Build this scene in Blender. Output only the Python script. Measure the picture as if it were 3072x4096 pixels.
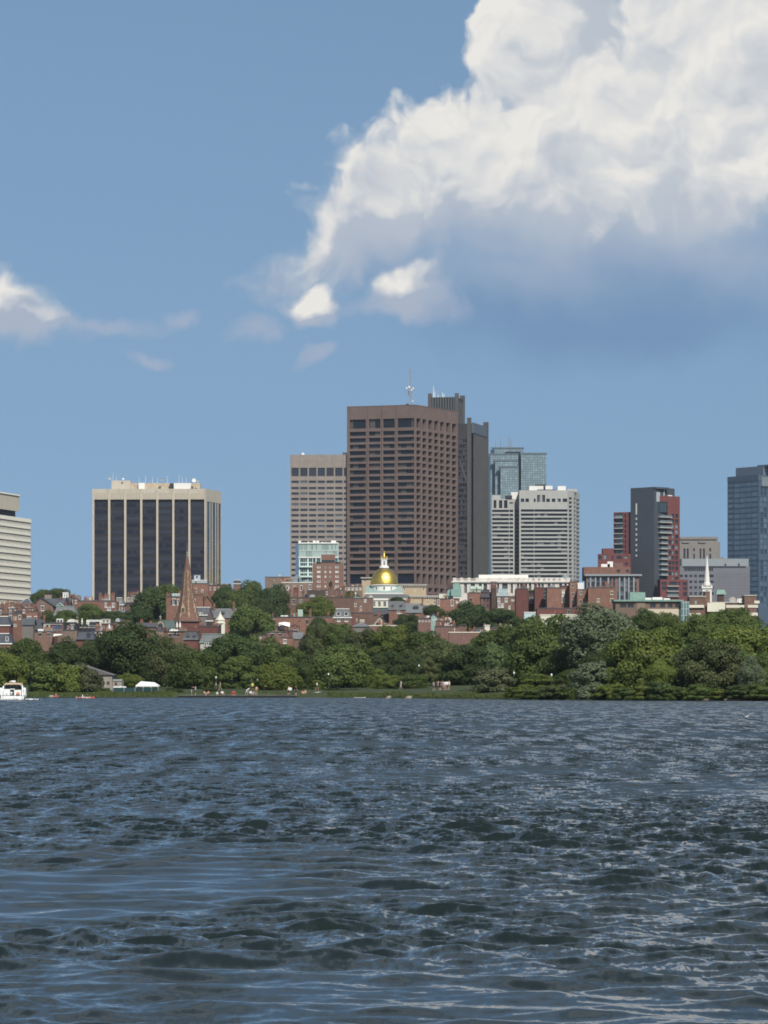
import bpy, bmesh, math, random
import numpy as np
from mathutils import Vector, Matrix

for o in list(bpy.data.objects): bpy.data.objects.remove(o)
SC = bpy.context.scene
COL = SC.collection
R = math.radians
rng = random.Random(7)
nrg = np.random.default_rng(7)

# ---------------------------------------------------------------- camera
FPX, CAMH, YH = 13750.0, 2.5, 2737.0        # focal length in photo pixels, eye height, row of the horizon
cam_d = bpy.data.cameras.new('camera'); cam = bpy.data.objects.new('camera', cam_d); COL.objects.link(cam)
cam_d.sensor_fit = 'HORIZONTAL'; cam_d.sensor_width = 36.0; cam_d.lens = FPX / 3072 * 36.0
cam_d.shift_y = (YH - 2048) / 3072.0
cam_d.clip_start = 1.0; cam_d.clip_end = 40000
cam.location = (0, 0, CAMH); cam.rotation_euler = (R(90), 0, 0)
SC.camera = cam
SC.render.resolution_x, SC.render.resolution_y = 768, 1024

# ---------------------------------------------------------------- light and exposure
SUN_EL, SUN_AZ = 43.0, 20.0                 # elevation; degrees to the right of straight behind the camera
sv = Vector((math.sin(R(SUN_AZ)) * math.cos(R(SUN_EL)), -math.cos(R(SUN_AZ)) * math.cos(R(SUN_EL)), math.sin(R(SUN_EL))))
sl = bpy.data.lights.new('sun', 'SUN'); sl.energy = 4.4; sl.angle = R(0.53); sl.color = (1.0, 0.95, 0.87)
sun = bpy.data.objects.new('sun', sl); COL.objects.link(sun); sun.location = (0, 0, 500)
sun.rotation_euler = (-sv).to_track_quat('-Z', 'Y').to_euler()
vs = SC.view_settings
vs.view_transform = 'Standard'; vs.look = 'None'; vs.exposure = 0.0; vs.gamma = 1.0; vs.use_curve_mapping = False
SC.render.engine = 'CYCLES'
cy = SC.cycles
cy.max_bounces = 5; cy.diffuse_bounces = 2; cy.glossy_bounces = 3; cy.transmission_bounces = 3
cy.transparent_max_bounces = 6; cy.volume_bounces = 0; cy.caustics_reflective = False; cy.caustics_refractive = False
cy.sample_clamp_indirect = 6.0; cy.use_denoising = True; cy.use_adaptive_sampling = True; cy.adaptive_threshold = 0.012; cy.filter_width = 1.75

# node expressions: E wraps a socket so that shaders can be written as formulas
class E:
    nt = None
    def __init__(s, v): s.v = v
    @staticmethod
    def m(op, *a, clamp=False):
        n = E.nt.nodes.new('ShaderNodeMath'); n.operation = op; n.use_clamp = clamp
        for i, x in enumerate(a):
            x = x.v if isinstance(x, E) else x
            if isinstance(x, (int, float)): n.inputs[i].default_value = x
            else: E.nt.links.new(x, n.inputs[i])
        return E(n.outputs[0])
    def __add__(s, o): return E.m('ADD', s, o)
    __radd__ = __add__
    def __sub__(s, o): return E.m('SUBTRACT', s, o)
    def __rsub__(s, o): return E.m('SUBTRACT', o, s)
    def __mul__(s, o): return E.m('MULTIPLY', s, o)
    __rmul__ = __mul__
    def __truediv__(s, o): return E.m('DIVIDE', s, o)
    def sat(s): return E.m('ADD', s, 0.0, clamp=True)
def emax(a, b): return E.m('MAXIMUM', a, b)
def emin(a, b): return E.m('MINIMUM', a, b)
def esqrt(a): return E.m('SQRT', a)
def sstep(x, a, b):
    n = E.nt.nodes.new('ShaderNodeMapRange'); n.interpolation_type = 'SMOOTHSTEP'
    E.nt.links.new(x.v, n.inputs[0]); n.inputs[1].default_value = a; n.inputs[2].default_value = b
    return E(n.outputs[0])
def vec(x, y, z):
    n = E.nt.nodes.new('ShaderNodeCombineXYZ')
    for i, a in enumerate((x, y, z)):
        a = a.v if isinstance(a, E) else a
        if isinstance(a, (int, float)): n.inputs[i].default_value = a
        else: E.nt.links.new(a, n.inputs[i])
    return E(n.outputs[0])
def sep(v):
    n = E.nt.nodes.new('ShaderNodeSeparateXYZ'); E.nt.links.new(v.v if isinstance(v, E) else v, n.inputs[0])
    return [E(o) for o in n.outputs]
def noise(v, scale, detail=4, rough=.5, lac=2.0, col=False, dist=0.0, dim='2D'):
    n = E.nt.nodes.new('ShaderNodeTexNoise'); n.noise_dimensions = dim
    E.nt.links.new(v.v, n.inputs['Vector'])
    n.inputs['Scale'].default_value = scale; n.inputs['Detail'].default_value = detail
    n.inputs['Roughness'].default_value = rough; n.inputs['Lacunarity'].default_value = lac; n.inputs['Distortion'].default_value = dist
    return E(n.outputs['Color' if col else 0])
def voro(v, scale, smooth=.4, detail=0):
    n = E.nt.nodes.new('ShaderNodeTexVoronoi'); n.feature = 'SMOOTH_F1' if smooth else 'F1'; n.voronoi_dimensions = '2D'
    E.nt.links.new(v.v, n.inputs['Vector']); n.inputs['Scale'].default_value = scale
    if smooth: n.inputs['Smoothness'].default_value = smooth
    n.inputs['Detail'].default_value = detail
    return E(n.outputs['Distance'])
def mixc(f, a, b):
    n = E.nt.nodes.new('ShaderNodeMix'); n.data_type = 'RGBA'
    for x, k in ((f, 0), (a, 6), (b, 7)):
        x = x.v if isinstance(x, E) else x
        if isinstance(x, (int, float)): n.inputs[k].default_value = x
        elif isinstance(x, tuple): n.inputs[k].default_value = (*x, 1)
        else: E.nt.links.new(x, n.inputs[k])
    return E(n.outputs[2])
def mulc(a, f):
    n = E.nt.nodes.new('ShaderNodeVectorMath'); n.operation = 'SCALE'
    E.nt.links.new(a.v, n.inputs[0]); E.nt.links.new(f.v, n.inputs['Scale'])
    return E(n.outputs[0])

# ---------------------------------------------------------------- sky: Nishita air with cumulus
wd = bpy.data.worlds.new('World'); SC.world = wd; wd.use_nodes = True
nt = wd.node_tree; E.nt = nt
bg = nt.nodes['Background']
SKY_STRENGTH = 0.10
tc = nt.nodes.new('ShaderNodeTexCoord')
sx, sy, sz = sep(tc.outputs['Generated'])
# the air is clear and deep blue down to the roofs: look a little higher into the sky model
zz = emax(sz, 0.0) * 0.50 + 0.225
sky = nt.nodes.new('ShaderNodeTexSky'); sky.sky_type = 'NISHITA'; sky.sun_disc = False
sky.sun_elevation = R(SUN_EL); sky.sun_rotation = R(180 - SUN_AZ)
sky.altitude = 0; sky.air_density = 1.0; sky.dust_density = 0.6; sky.ozone_density = 1.6
nv = nt.nodes.new('ShaderNodeVectorMath'); nv.operation = 'NORMALIZE'
nt.links.new(vec(sx, sy, zz).v, nv.inputs[0]); nt.links.new(nv.outputs[0], sky.inputs[0])
tint = nt.nodes.new('ShaderNodeMix'); tint.data_type = 'RGBA'; tint.blend_type = 'MULTIPLY'; tint.inputs[0].default_value = 1
nt.links.new(sky.outputs[0], tint.inputs[6]); tint.inputs[7].default_value = (1.01, 1.06, 1.03, 1)
air = E(tint.outputs[2])
# bearings: u to the right, v downward, in thousands of photo pixels, for the part of the sky ahead;
# everywhere else an unseen cloud field in the plane of the cloud base, shaped for the river's reflections
ya = emax(sy, 0.02)
U = sx / ya * (FPX / 1000) + 1.536
V = (YH / 1000) - sz / ya * (FPX / 1000)
def ell(p, cx, cy, rx, ry, rot=0.0):                              # distance in units of an ellipse's radius
    n = E.nt.nodes.new('ShaderNodeMapping'); n.vector_type = 'TEXTURE'; E.nt.links.new(p.v, n.inputs[0])
    n.inputs['Location'].default_value = (cx, cy, 0); n.inputs['Rotation'].default_value = (0, 0, rot); n.inputs['Scale'].default_value = (rx, ry, 1)
    l = E.nt.nodes.new('ShaderNodeVectorMath'); l.operation = 'LENGTH'; E.nt.links.new(n.outputs[0], l.inputs[0])
    return E(l.outputs['Value'])
def blobs(p, es):
    r = ell(p, *es[0])
    for e in es[1:]: r = E.m('SMOOTH_MIN', r, ell(p, *e), 0.18)
    return 1.0 - r
MASS = [(2.42, .54, .68, .38, -.22), (1.88, .64, .54, .32, -.42), (1.52, .86, .48, .27, -.60), (2.95, .32, .68, .46, -.2),
        (2.10, .17, .23, .42, .10), (2.74, .02, .34, .32, -.2), (1.25, 1.00, .30, .14, -.66), (3.5, -.25, 1.15, .62, -.2), (2.6, .72, .9, .24, 0)]
PUFF = [(.00, 1.24, .24, .15, .35), (.08, 1.29, .20, .08, .05), (1.265, 1.20, .14, .09, .15), (1.62, 1.14, .22, .12, -.35)]
WISP = [(.36, 1.32, .36, .05, 0), (.75, 1.285, .12, .06, -.2), (.55, 1.44, .12, .05, .35), (1.25, 1.41, .14, .04, -.5), (1.04, 1.31, .13, .06, -.25), (1.62, 1.22, .34, .08, 0)]
w1 = noise(vec(U, V, 0), 2.6, 3, .5, col=True); wx, wy, _ = sep(w1)
w2 = noise(vec(U + 5.3, V, 0), 9.0, 4, .55, col=True); fx, fy, _ = sep(w2)
Uw = U + (wx - .5) * .30 + (fx - .5) * .055
Vw = V + (wy - .5) * .24 + (fy - .5) * .055
def height(u, v):
    p = vec(u, v, 0)
    body = blobs(p, MASS)
    small = blobs(p, PUFF) * 1.1 + .10
    b = (.42 - voro(p, 4.2, .5)) * .62 + (.42 - voro(p, 9.5, .5)) * .26 + (.42 - voro(p, 23.0, .4)) * .09 + (noise(p, 11, 4, .6) - .5) * .22
    return emax(body, small) + b
h0 = height(Uw, Vw); h1 = height(Uw - .020, Vw - .045)
low = sstep(V + (U - 1.3) * -.05 + (wx - .5) * .5, .42, 1.20)                     # how far down towards the cloud base
edge = E.m('MULTIPLY_ADD', low, .55, .28)
al = E.m('DIVIDE', h0 + .03, edge, clamp=True); al = al * al * (3.0 - 2.0 * al)
lit = (.58 + (h0 - h1) * 1.5 + (noise(vec(Uw + 9., Vw, 0), 2.6, 3, .5) - .5) * 1.8 - low * .70 + sstep(blobs(vec(Uw, Vw + .05, 0), PUFF), -.3, .8) * .38).sat()
c_white, c_grey, c_base = (.84, .82, .78), (.55, .59, .645), (.40, .465, .575)
ccol = mixc(low, c_grey, c_base); ccol = mixc(lit, ccol, c_white)
# the shaded underside that stretches away below the mass, and thin wisps
PW = vec(Uw, Vw, 0)
veil = blobs(PW, [(2.35, .80, 1.10, .40, 0), (1.62, .84, .46, .27, -.5), (2.45, 1.18, 1.0, .36, -.04), (2.9, .5, .9, .4, 0), (2.32, .18, .45, .42, 0)])
veil = sstep(veil, -.05, .62)
vv = V + (noise(vec(U, V + 3., 0), 3.0, 3, .5) - .5) * .28 - (U - 2.2) * .04
veilc = mixc(sstep(vv, .65, 1.10), (.54, .58, .63), (.36, .44, .565)); veilc = mixc(sstep(vv, .92, 1.30), veilc, (.170, .292, .478))
wis = blobs(PW, WISP) + (noise(vec(Uw, Vw + 2.2, 0), 7, 4, .6) - .5) * 1.0
wis = sstep(wis, -.05, .9) * .55
front = sstep(sy, .35, .6)
rest = vec(sx / emax(sz, .06) + 3.1, sy / emax(sz, .06) + 1.4, 0)
cov = noise(rest, .55, 4, .55) + (noise(rest, .16, 2, .5) - .5) * .5
outside = sstep(emax(E.m('ABSOLUTE', U - 1.536) - 2.3, -.35 - V), 0.0, .9)
outside = emax(outside, 1.0 - front)
ral = sstep(cov, .36, .88) * .9 * outside * sstep(sz, .02, .14)
rcol = mixc(sstep(noise(rest, 1.1, 3, .55), .40, .62), (.30, .36, .44), (.50, .55, .62))
CL = 1.0 / SKY_STRENGTH
def k(c): return mulc(c, E.m('ADD', CL, 0.0))
skc = mixc(veil * front * .88, air, k(veilc))
skc = mixc(wis * front, skc, k(mixc(wis, (.42, .46, .58), (.44, .48, .58))))
skc = mixc(al * front, skc, k(ccol))
skc = mixc(ral, skc, k(rcol))
nt.links.new(skc.v, bg.inputs[0]); bg.inputs[1].default_value = SKY_STRENGTH
wd.cycles.sampling_method = 'MANUAL'; wd.cycles.sample_map_resolution = 512

# ---------------------------------------------------------------- helpers for things, parts and materials
def tag(o, label=None, cat=None, group=None, kind=None):
    for k_, v_ in (('label', label), ('category', cat), ('group', group), ('kind', kind)):
        if v_: o[k_] = v_
    return o
def thing(name, label, cat, loc=(0, 0, 0), group=None, rz=0.0):
    o = bpy.data.objects.new(name, None); COL.objects.link(o); o.location = loc; o.rotation_euler = (0, 0, rz)
    o.empty_display_size = 1.0
    return tag(o, label, cat, group)
WL = {}
def wloc(o):                                     # world position of a thing or part (none of them is rotated before its parts exist)
    p = Vector(o.location)
    while o.parent: o = o.parent; p += Vector(o.location)
    return p
def put(name, me, parent=None, loc=None, mat=None, scale=None, rot=None):
    if mat is not None and not me.materials:
        for m_ in (mat if isinstance(mat, (list, tuple)) else [mat]): me.materials.append(m_)
    o = bpy.data.objects.new(name, me); COL.objects.link(o)
    if parent is not None: o.parent = parent
    if loc is not None: o.location = loc
    if scale is not None: o.scale = scale
    if rot is not None: o.rotation_euler = rot
    return o
class MB:
    """collects polygons in world coordinates; build() makes ONE mesh object with its origin at its parent"""
    def __init__(s): s.v = []; s.f = []; s.mi = []; s.cur = 0
    def poly(s, pts):
        b = len(s.v); s.v += [tuple(p) for p in pts]; s.f.append(tuple(range(b, b + len(pts)))); s.mi.append(s.cur); return s
    def grid(s, verts, faces):
        b = len(s.v); s.v += [tuple(p) for p in verts]; s.f += [tuple(i + b for i in f) for f in faces]; s.mi += [s.cur] * len(faces); return s
    def box(s, x0, x1, y0, y1, z0, z1):
        return s.grid([(x0, y0, z0), (x1, y0, z0), (x1, y1, z0), (x0, y1, z0), (x0, y0, z1), (x1, y0, z1), (x1, y1, z1), (x0, y1, z1)],
                      [(0, 3, 2, 1), (4, 5, 6, 7), (0, 1, 5, 4), (1, 2, 6, 5), (2, 3, 7, 6), (3, 0, 4, 7)])
    def prism(s, pts, z0, z1, cap=True):         # pts: footprint, anticlockwise from above
        n = len(pts); lo = [(p[0], p[1], z0) for p in pts]; hi = [(p[0], p[1], z1) for p in pts]
        fs = [(i, (i + 1) % n, n + (i + 1) % n, n + i) for i in range(n)]
        if cap: fs += [tuple(range(n - 1, -1, -1)), tuple(range(n, 2 * n))]
        return s.grid(lo + hi, fs)
    def lathe(s, c, prof, n=24, sx=1.0, sy=1.0, a0=0.0):   # prof: (radius, z) from bottom to top
        vs_ = []; fs = []
        for r_, z_ in prof:
            for i in range(n):
                a = a0 + 2 * math.pi * i / n; vs_.append((c[0] + r_ * math.cos(a) * sx, c[1] + r_ * math.sin(a) * sy, c[2] + z_))
        for k_ in range(len(prof) - 1):
            for i in range(n):
                j = (i + 1) % n; fs.append((k_ * n + i, k_ * n + j, (k_ + 1) * n + j, (k_ + 1) * n + i))
        fs.append(tuple(range(n - 1, -1, -1))); t = (len(prof) - 1) * n; fs.append(tuple(range(t, t + n)))
        return s.grid(vs_, fs)
    def tube(s, pts, rad, n=6):
        pts = [Vector(p) for p in pts]; rad = rad if isinstance(rad, (list, tuple)) else [rad] * len(pts)
        vs_ = []; fs = []
        for i, p in enumerate(pts):
            d = (pts[min(i + 1, len(pts) - 1)] - pts[max(i - 1, 0)]).normalized()
            a = d.orthogonal().normalized() if i == 0 else (a - d * a.dot(d)).normalized()
            b = d.cross(a)
            vs_ += [tuple(p + (a * math.cos(2 * math.pi * j / n) + b * math.sin(2 * math.pi * j / n)) * rad[i]) for j in range(n)]
        for i in range(len(pts) - 1):
            for j in range(n): fs.append((i * n + j, i * n + (j + 1) % n, (i + 1) * n + (j + 1) % n, (i + 1) * n + j))
        fs.append(tuple(range(n - 1, -1, -1))); t = (len(pts) - 1) * n; fs.append(tuple(range(t, t + n)))
        return s.grid(vs_, fs)
    def mesh(s, name, off=(0, 0, 0), smooth=False):
        me = bpy.data.meshes.new(name); ox, oy, oz = off
        me.from_pydata([(a - ox, b - oy, c - oz) for a, b, c in s.v], [], s.f)
        if any(s.mi): me.polygons.foreach_set('material_index', s.mi)
        if smooth: me.polygons.foreach_set('use_smooth', [True] * len(s.f))
        me.update(); return me
    def build(s, name, mat, parent=None, loc=None, smooth=False):
        if parent is not None:
            me = s.mesh(name, wloc(parent), smooth); o = put(name, me, parent, None, mat)
        else:
            me = s.mesh(name, loc or (0, 0, 0), smooth); o = put(name, me, None, loc, mat)
        return o
MATS = {}
def newmat(name):
    m_ = bpy.data.materials.new(name); m_.use_nodes = True; E.nt = m_.node_tree
    return m_, m_.node_tree, m_.node_tree.nodes['Principled BSDF']
def mat(name, c, rough=.8, var=.12, scale=.35, c2=None, streak=0.0, rnd=0.0, metal=0.0, spec=.3, fine=0.0):
    """a weathered surface: broad tone variation, vertical streaks, fine grain, and a little difference between objects"""
    if name in MATS: return MATS[name]
    m_, t, b = newmat(name)
    tc_ = t.nodes.new('ShaderNodeTexCoord'); ob = E(tc_.outputs['Object']); x, y, z = sep(ob)
    n = noise(ob, scale, 4, .6, dim='3D')
    f = 1.0 + (n - .5) * (var * 2.6)
    if streak:
        s_ = noise(vec(x * 1.3, y * 1.3, z * .06), 1.0, 3, .6, dim='3D'); f = f * (1.0 - sstep(s_, .52, .75) * streak)
    if fine:
        f = f * (1.0 + (noise(ob, 4.0, 2, .6, dim='3D') - .5) * fine)
    if rnd:
        oi = t.nodes.new('ShaderNodeObjectInfo'); f = f * (1.0 + (E(oi.outputs['Random']) - .5) * (rnd * 2))
    base = mixc(sstep(noise(ob, scale * 2.3, 3, .6, dim='3D'), .42, .66), c, c2) if c2 else mixc(0.0, c, c)
    t.links.new(mulc(base, f).v, b.inputs['Base Color'])
    b.inputs['Roughness'].default_value = rough; b.inputs['Metallic'].default_value = metal
    b.inputs['Specular IOR Level'].default_value = spec
    MATS[name] = m_; return m_
def glass(name, c, c2=None, rough=.08, cut=.8, spec=.5, blind=(.45, .43, .40), nblind=0.0, grid=None, var=.35):
    """window glass seen from far off: dark and glossy; some panes paler, some with blinds drawn to a different height"""
    if name in MATS: return MATS[name]
    m_, t, b = newmat(name)
    oi = t.nodes.new('ShaderNodeObjectInfo'); r_ = E(oi.outputs['Random'])
    tc_ = t.nodes.new('ShaderNodeTexCoord'); ob = E(tc_.outputs['Object']); x, y, z = sep(ob)
    f = 1.0 + (noise(ob, .6, 2, .5, dim='3D') - .5) * var + (r_ - .5) * var
    base = mulc(mixc(sstep(r_, cut - .02, cut + .02), c, c2 or c), f)
    if nblind:
        wn = t.nodes.new('ShaderNodeTexWhiteNoise'); wn.noise_dimensions = '2D'
        gx = E.m('FLOOR', (x + y) * (1 / (grid or 1.6))); t.links.new(vec(gx, r_ * 37.0, 0).v, wn.inputs['Vector'])
        q = E(wn.outputs['Value']); base = mixc(sstep(q, 1 - nblind - .01, 1 - nblind + .01) * .75, base, blind)
    t.links.new(base.v, b.inputs['Base Color'])
    b.inputs['Roughness'].default_value = rough; b.inputs['Specular IOR Level'].default_value = spec
    MATS[name] = m_; return m_
def WX(px, D): return (px - 1536.0) / FPX * D
def WZ(py, D): return CAMH + (YH - py) / FPX * D
def interp(x, pts):
    for (a, va), (b, vb) in zip(pts, pts[1:]):
        if x <= b: return va + (vb - va) * max(0.0, min(1.0, (x - a) / (b - a)))
    return pts[-1][1]
def shore(x): return interp(x, [(-400, 652), (-18, 648), (0, 618), (12, 585), (22, 556), (43, 530), (57, 514), (90, 490), (400, 330)])
def ground_z(x, y):
    d = y - shore(x)
    z = interp(d, [(0, -.9), (1.2, .35), (4, .75), (25, 1.3), (80, 2.0), (160, 2.6), (260, 3.2)])
    return max(z, interp(y, [(0, -5), (900, 2.0), (1020, 4.5), (1150, 10), (1300, 17), (1500, 25), (1750, 31), (1950, 32), (2200, 26), (2600, 15), (4000, 8)]))

# ---------------------------------------------------------------- the river
def build_river():
    rows = [-600., -200., -60., -10., 8.]; d = 14.0
    while d < 690: rows.append(d); d += max(.052, d * .0019)
    rows = np.array(rows + [720., 760.])
    s = np.linspace(-1, 1, 401)
    half = 7.0 + .150 * np.clip(rows, 0, 1e9)
    Xg = half[:, None] * s[None, :]
    ext = np.array([-6000., -2500., -900., -420.])
    left = np.minimum(ext[None, :], -half[:, None] - np.array([40., 20., 8., 2.])[None, :])
    Xg = np.concatenate([left, Xg, -left[:, ::-1]], 1)
    Yg = np.repeat(rows[:, None], Xg.shape[1], 1)
    dy = np.gradient(rows)[:, None] * np.ones_like(Xg); dx = np.abs(np.gradient(Xg, axis=1))
    sp = np.maximum(dy, dx * 1.0)
    # patches of ruffled and of slick water
    def low(seed, l0, l1, n=14):
        g = np.random.default_rng(seed); o = np.zeros_like(Xg)
        for _ in range(n):
            l = math.exp(g.uniform(math.log(l0), math.log(l1))); a = g.uniform(0, math.pi)
            o += np.sin((Xg * math.cos(a) * 1.0 + Yg * math.sin(a) * .55) * 2 * math.pi / l + g.uniform(0, 7))
        return o / math.sqrt(n / 2)
    ruff = np.clip(.80 + .22 * low(3, 5, 45), .35, 1.1)
    sl = np.exp(-(((Xg + 3.6) / 3.4) ** 2 + ((Yg - 44) / 9.0) ** 2) ** 1.4) + .8 * np.exp(-(((Xg + 2.2) / 2.0) ** 2 + ((Yg - 29) / 3.0) ** 2) ** 1.4) * .7
    ruff = ruff * (1 - .70 * np.clip(sl + .35 * sl * low(9, 2.5, 7), 0, 1))
    gust = .85 + .25 * low(5, 25, 160)
    gg = np.random.default_rng(21)
    Zg = np.zeros_like(Xg); DX = np.zeros_like(Xg); DY = np.zeros_like(Xg)
    N = 96
    for i in range(N):
        l = .24 * (5.2 / .24) ** ((i + gg.uniform(0, 1)) / N)
        th = R(-100) + gg.normal(0, R(30 if l > 1.5 else 46))          # the chop runs towards the viewer
        kx, ky = math.cos(th) * 2 * math.pi / l, math.sin(th) * 2 * math.pi / l
        k_ = 2 * math.pi / l
        st = .060 * min(1, (l / 1.0) ** .12) * math.exp(-(max(0, l - 1.05) / 1.0) ** 2)
        a = st / k_
        fade = np.clip((l / sp - 1.7) / 1.6, 0, 1)
        amp = a * fade * (ruff ** (1.4 if l < 1.2 else .35)) * gust
        ph = kx * Xg + ky * Yg + gg.uniform(0, 2 * math.pi)
        Zg += amp * np.cos(ph); sn = np.sin(ph) * amp * .9
        DX -= sn * kx / k_; DY -= sn * ky / k_
    Xg = Xg + DX; Yg = Yg + DY
    n, m = Xg.shape
    co = np.stack([Xg, Yg, Zg], -1).reshape(-1, 3)
    idx = np.arange(n * m).reshape(n, m)
    q = np.stack([idx[:-1, :-1], idx[:-1, 1:], idx[1:, 1:], idx[1:, :-1]], -1).reshape(-1, 4)
    me = bpy.data.meshes.new('river')
    me.vertices.add(len(co)); me.vertices.foreach_set('co', co.ravel())
    me.loops.add(q.size); me.loops.foreach_set('vertex_index', q.ravel().astype(np.int32))
    me.polygons.add(len(q)); me.polygons.foreach_set('loop_start', np.arange(0, q.size, 4, dtype=np.int32)); me.polygons.foreach_set('loop_total', np.full(len(q), 4, dtype=np.int32))
    me.polygons.foreach_set('use_smooth', np.ones(len(q), bool))
    at = me.attributes.new('ruffle', 'FLOAT', 'POINT'); at.data.foreach_set('value', ruff.ravel().astype(np.float32))
    me.update()
    m_, t, b = newmat('river_water')
    geo = t.nodes.new('ShaderNodeNewGeometry'); P = E(geo.outputs['Position']); x, y, z = sep(P)
    av = t.nodes.new('ShaderNodeAttribute'); av.attribute_name = 'ruffle'; rf = E(av.outputs['Fac'])
    nx, ny, nz = sep(geo.outputs['Normal'])
    far = sstep(y, 22., 150.)                                            # the mesh is coarser out there: its small waves live here
    c1 = noise(vec(x, y * .30, 0), 2.3, 4, .66, col=True); a1, b1, _ = sep(c1)
    c2 = noise(vec(x + 14., y * .10, 0), .9, 4, .65, col=True); a2, b2, _ = sep(c2)
    c3 = noise(vec(x + 8., y * .40, 0), 11.0, 2, .6, col=True); a3, b3, _ = sep(c3)
    gst = .70 + noise(vec(x * .05, y * .018, 0), 1.0, 3, .6) * .6        # gusts and lulls
    s1 = (rf * rf) * gst * (1.0 - far * .35); s2 = rf * gst * (.18 + far * .75); s3 = rf * rf * .62
    nvx = nx + (a1 - .5) * s1 * .8 + (a2 - .5) * s2 * .7 + (a3 - .5) * s3; nvy = ny + (b1 - .5) * s1 * 1.25 + (b2 - .5) * s2 * 1.3 + (b3 - .5) * s3 * 1.2 - far * .10 - .06
    nn = t.nodes.new('ShaderNodeVectorMath'); nn.operation = 'NORMALIZE'; t.links.new(vec(nvx, nvy, nz).v, nn.inputs[0])
    t.links.new(nn.outputs[0], b.inputs['Normal'])
    b.inputs['Base Color'].default_value = (.013, .020, .018, 1); b.inputs['IOR'].default_value = 1.333
    t.links.new((.03 + rf * .03 + far * .03).v, b.inputs['Roughness'])
    o = put('river', me, None, None, m_); tag(o, kind='structure'); return o
build_river()

# ---------------------------------------------------------------- the far bank and the hill: one sheet
def build_ground():
    xs = [-6000, -3000, -1500, -800, -400] + list(range(-260, 261, 10)) + [400, 800, 1500, 3000, 6000]
    ds = [0, .6, 1.2, 2.5, 4, 8, 14, 25, 40, 60, 90, 130, 180, 230, 280, 340, 400, 500, 600, 700, 850, 1000, 1200, 1400, 1700, 2000, 2600, 3500, 6000, 12000]
    vs_ = []
    for d in ds:
        for x in xs:
            y = shore(x) + d; vs_.append((x, y, ground_z(x, y) + (rng.uniform(-.08, .08) if d > 2 else 0)))
    n = len(xs); fs = [(j * n + i, j * n + i + 1, (j + 1) * n + i + 1, (j + 1) * n + i) for j in range(len(ds) - 1) for i in range(n - 1)]
    g = MB().grid(vs_, fs)
    o = g.build('ground', mat('ground_turf', (.042, .060, .019), .95, .35, .05, (.056, .062, .027), fine=.5), smooth=True)
    return tag(o, kind='structure')
build_ground()

# ---------------------------------------------------------------- facades: walls with real openings, panes set back in them
class Fac:
    def __init__(s, a, b):
        s.a = Vector(a); s.b = Vector(b); s.L = (s.b - s.a).length; s.t = (s.b - s.a) / s.L
        s.n = Vector((s.t.y, -s.t.x))
        if s.n.dot(-(s.a + s.b) / 2) < 0: s.n = -s.n
        s.key = (round(s.t.x, 3), round(s.t.y, 3))
    def pt(s, u, z, d=0.0): p = s.a + s.t * u + s.n * d; return (p.x, p.y, z)
    def u(s, px): k_ = (px - 1536.0) / FPX; return (k_ * s.a.y - s.a.x) / (s.t.x - k_ * s.t.y)
    def z(s, py, px): return WZ(py, s.a.y + s.t.y * s.u(px))
def quad_wall(mb, F, u0, u1, z0, z1, d=0.0): mb.poly([F.pt(u0, z0, d), F.pt(u1, z0, d), F.pt(u1, z1, d), F.pt(u0, z1, d)])
def hole_wall(mb, F, u0, u1, z0, z1, holes, depth, d=0.0):
    """a wall from u0 to u1 with rectangular holes (ua, ub, za, zb) and their reveals"""
    us = sorted({round(x, 4) for x in [u0, u1] + [h for q in holes for h in q[:2]] if u0 <= x <= u1})
    zs = sorted({round(x, 4) for x in [z0, z1] + [h for q in holes for h in q[2:]] if z0 <= x <= z1})
    def inside(u, z): return any(q[0] < u < q[1] and q[2] < z < q[3] for q in holes)
    for i in range(len(us) - 1):
        run = None
        for j in range(len(zs) - 1):
            if inside((us[i] + us[i + 1]) / 2, (zs[j] + zs[j + 1]) / 2):
                if run is not None: quad_wall(mb, F, us[i], us[i + 1], run, zs[j], d); run = None
            elif run is None: run = zs[j]
        if run is not None: quad_wall(mb, F, us[i], us[i + 1], run, z1, d)
    for ua, ub, za, zb in holes:
        P = F.pt; e = d - depth
        mb.poly([P(ua, za, d), P(ub, za, d), P(ub, za, e), P(ua, za, e)]); mb.poly([P(ua, zb, e), P(ub, zb, e), P(ub, zb, d), P(ua, zb, d)])
        mb.poly([P(ua, za, e), P(ua, zb, e), P(ua, zb, d), P(ua, za, d)]); mb.poly([P(ub, za, d), P(ub, zb, d), P(ub, zb, e), P(ub, za, e)])
def fbox(mb, F, u0, u1, z0, z1, d0, d1):         # a box lying against a facade, from depth d0 to d1
    P = F.pt; c = [P(u0, z0, d1), P(u1, z0, d1), P(u1, z0, d0), P(u0, z0, d0), P(u0, z1, d1), P(u1, z1, d1), P(u1, z1, d0), P(u0, z1, d0)]
    mb.grid(c, [(0, 3, 2, 1), (4, 5, 6, 7), (0, 1, 5, 4), (1, 2, 6, 5), (2, 3, 7, 6), (3, 0, 4, 7)])
PM = {}
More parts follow.
